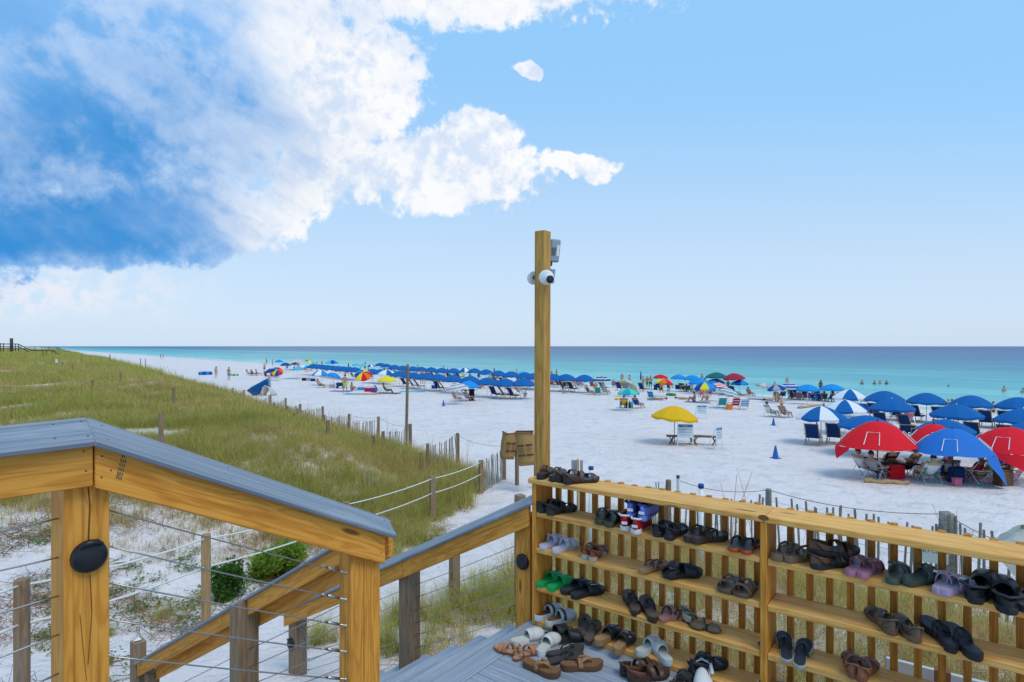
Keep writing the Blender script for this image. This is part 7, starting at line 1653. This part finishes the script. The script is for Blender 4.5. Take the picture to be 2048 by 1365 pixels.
pair('platform', [onsh(1876, 2, .11), onsh(1926, 2, .09)], .27, (BLK, (.026, .030, .040), BLK, BLK), 'black padded thong sandal with stitched footbed', (-28, -26), pitch=6)
pair('flip', [onsh(1568, 3, .12), onsh(1607, 3, .10)], .26, ((.40, .40, .38), (.030, .034, .042), BLK, BLK), 'black flip-flop with pale edge beside the middle upright', (-6, 10), pitch=10)
pair('sandal', [onsh(1702, 3, .11), onsh(1733, 3, .10)], .24, ((.24, .085, .045), (.14, .075, .055), (.28, .10, .05), (.34, .12, .05)), 'rust brown leather sandal on the low right shelf', (-4, 14))
pair('sandal', [onsh(1560, 4, .08), onsh(1590, 4, .07)], .26, (DBR, BLK, (.30, .24, .20), DBR), 'dark sandal with beige straps on the lowest right shelf', (60, 20))
# on the landing deck
def ondk(px, py): v = on_z(px, py, DZ); return Vector((v.x, v.y, DZ + .001))
def spair(style, lst, L_, cs, label, **kw):
    for i, (px, py, hd) in enumerate(lst): shoe(style, ondk(px, py), hd - 34, -1 if i == 0 else 1, L_, cs, label, label[:60] if len(lst) > 1 else None, **kw)
spair('cork', [(1055, 1283, 52), (1097, 1298, 28)], .26, (WHT, (.60, .60, .50), (.66, .65, .62), (.6, .58, .55)), 'white leather slide on the deck boards')
spair('leather', [(1018, 1308, -58), (1056, 1312, 50)], .24, ((.24, .10, .045), (.50, .26, .15), (.46, .20, .10), BRN), 'tan ruffled leather sandal on the deck boards')
spair('slide', [(1112, 1272, 60), (1138, 1283, 70)], .26, (BLK, (.03, .028, .027), (.022, .02, .02), BLK), 'black slide toppled beside the bottom shelf')
spair('flip', [(1130, 1306, 62), (1130, 1322, 62)], .27, ((.03, .028, .028), (.055, .05, .048), (.03, .028, .028), BLK), 'charcoal flip-flop beside its mate on the deck')
spair('platform', [(1083, 1343, 122)], .27, (BRN, (.22, .105, .045), (.33, .17, .07), BRN), 'brown leather flip-flop pointing towards the deck edge')
spair('platform', [(1163, 1337, 80)], .27, (BRN, (.22, .105, .045), (.33, .17, .07), BRN), 'brown leather flip-flop lying parallel to the rack')
spair('sandal', [(1296, 1356, 70)], .28, ((.05, .03, .022), DBR, (.09, .045, .028), (.12, .05, .03)), 'dark brown woven sandal at the foot of the rack')
spair('sandal', [(1276, 1342, 60)], .27, ((.05, .03, .022), (.14, .05, .025), DBR, DBR), 'dark brown woven sandal pushed under the bottom shelf')
spair('sandal', [(1362, 1372, 30)], .26, ((.16, .085, .045), BLK, (.035, .03, .03), BRN), 'brown and black sandal beside the white clog')
spair('croc', [(1408, 1372, 190)], .25, (WHT, (.60, .60, .58), (.72, .72, .72), (.05, .05, .07)), 'white perforated foam clog on the deck')
o = MB().tube([onsh(1516, 3, .06) + Vector((0, 0, .012)), onsh(1522, 3, .07) + Vector((0, 0, .012)), onsh(1530, 3, .07) + Vector((0, 0, .012))], [.008, .014, .01], 8).build('hair_clip', paint('blue_clip', (.02, .06, .28), .4), None); tag(o, 'small blue clip lying at the end of the third shelf', 'clip')
# floral patches on the black clogs and pale lettering on the black slides
mf = [paint('flower_orange', (.62, .22, .08), .6), paint('flower_blue', (.08, .16, .42), .6), paint('flower_cream', (.55, .48, .35), .6)]
for t in [o for o in COL.objects if o.get('label', '').startswith('black floral clog')]:
    for i in range(7):
        a = random.uniform(.7, 2.4); q = random.uniform(.58, .84); w_ = hw_at(q, .26) * 1.06; hz_ = .062 * math.sqrt(max(0, 1 - ((q - .44) / .56 * .97) ** 2.3)); c = Vector((w_ * math.cos(a), q * .26, sole_z(q, .034, .25) * .5 + hz_ * math.sin(a) ** .75 + .003))
        link('flower', MB().lathe([(.011, -.002), (.009, .004), (.003, .006)], 7).mesh('flower', mf[i % 3]), t, False, Matrix.Translation(c))
for t in [o for o in COL.objects if o.get('label', '').startswith('black pool slide')]:
    cu = text3d('lettering', 'BSS', .036, (0, 0, 0), (1, 0, 0), (0, 0, 1), paint('pale_print', (.55, .58, .62), .6), None); cu.parent = t
    cu.matrix_basis = Matrix.Translation((.012, .28 * .63, .070)) @ Matrix.Rotation(R(-8), 4, 'X') @ Matrix.Rotation(R(90), 4, 'Z')
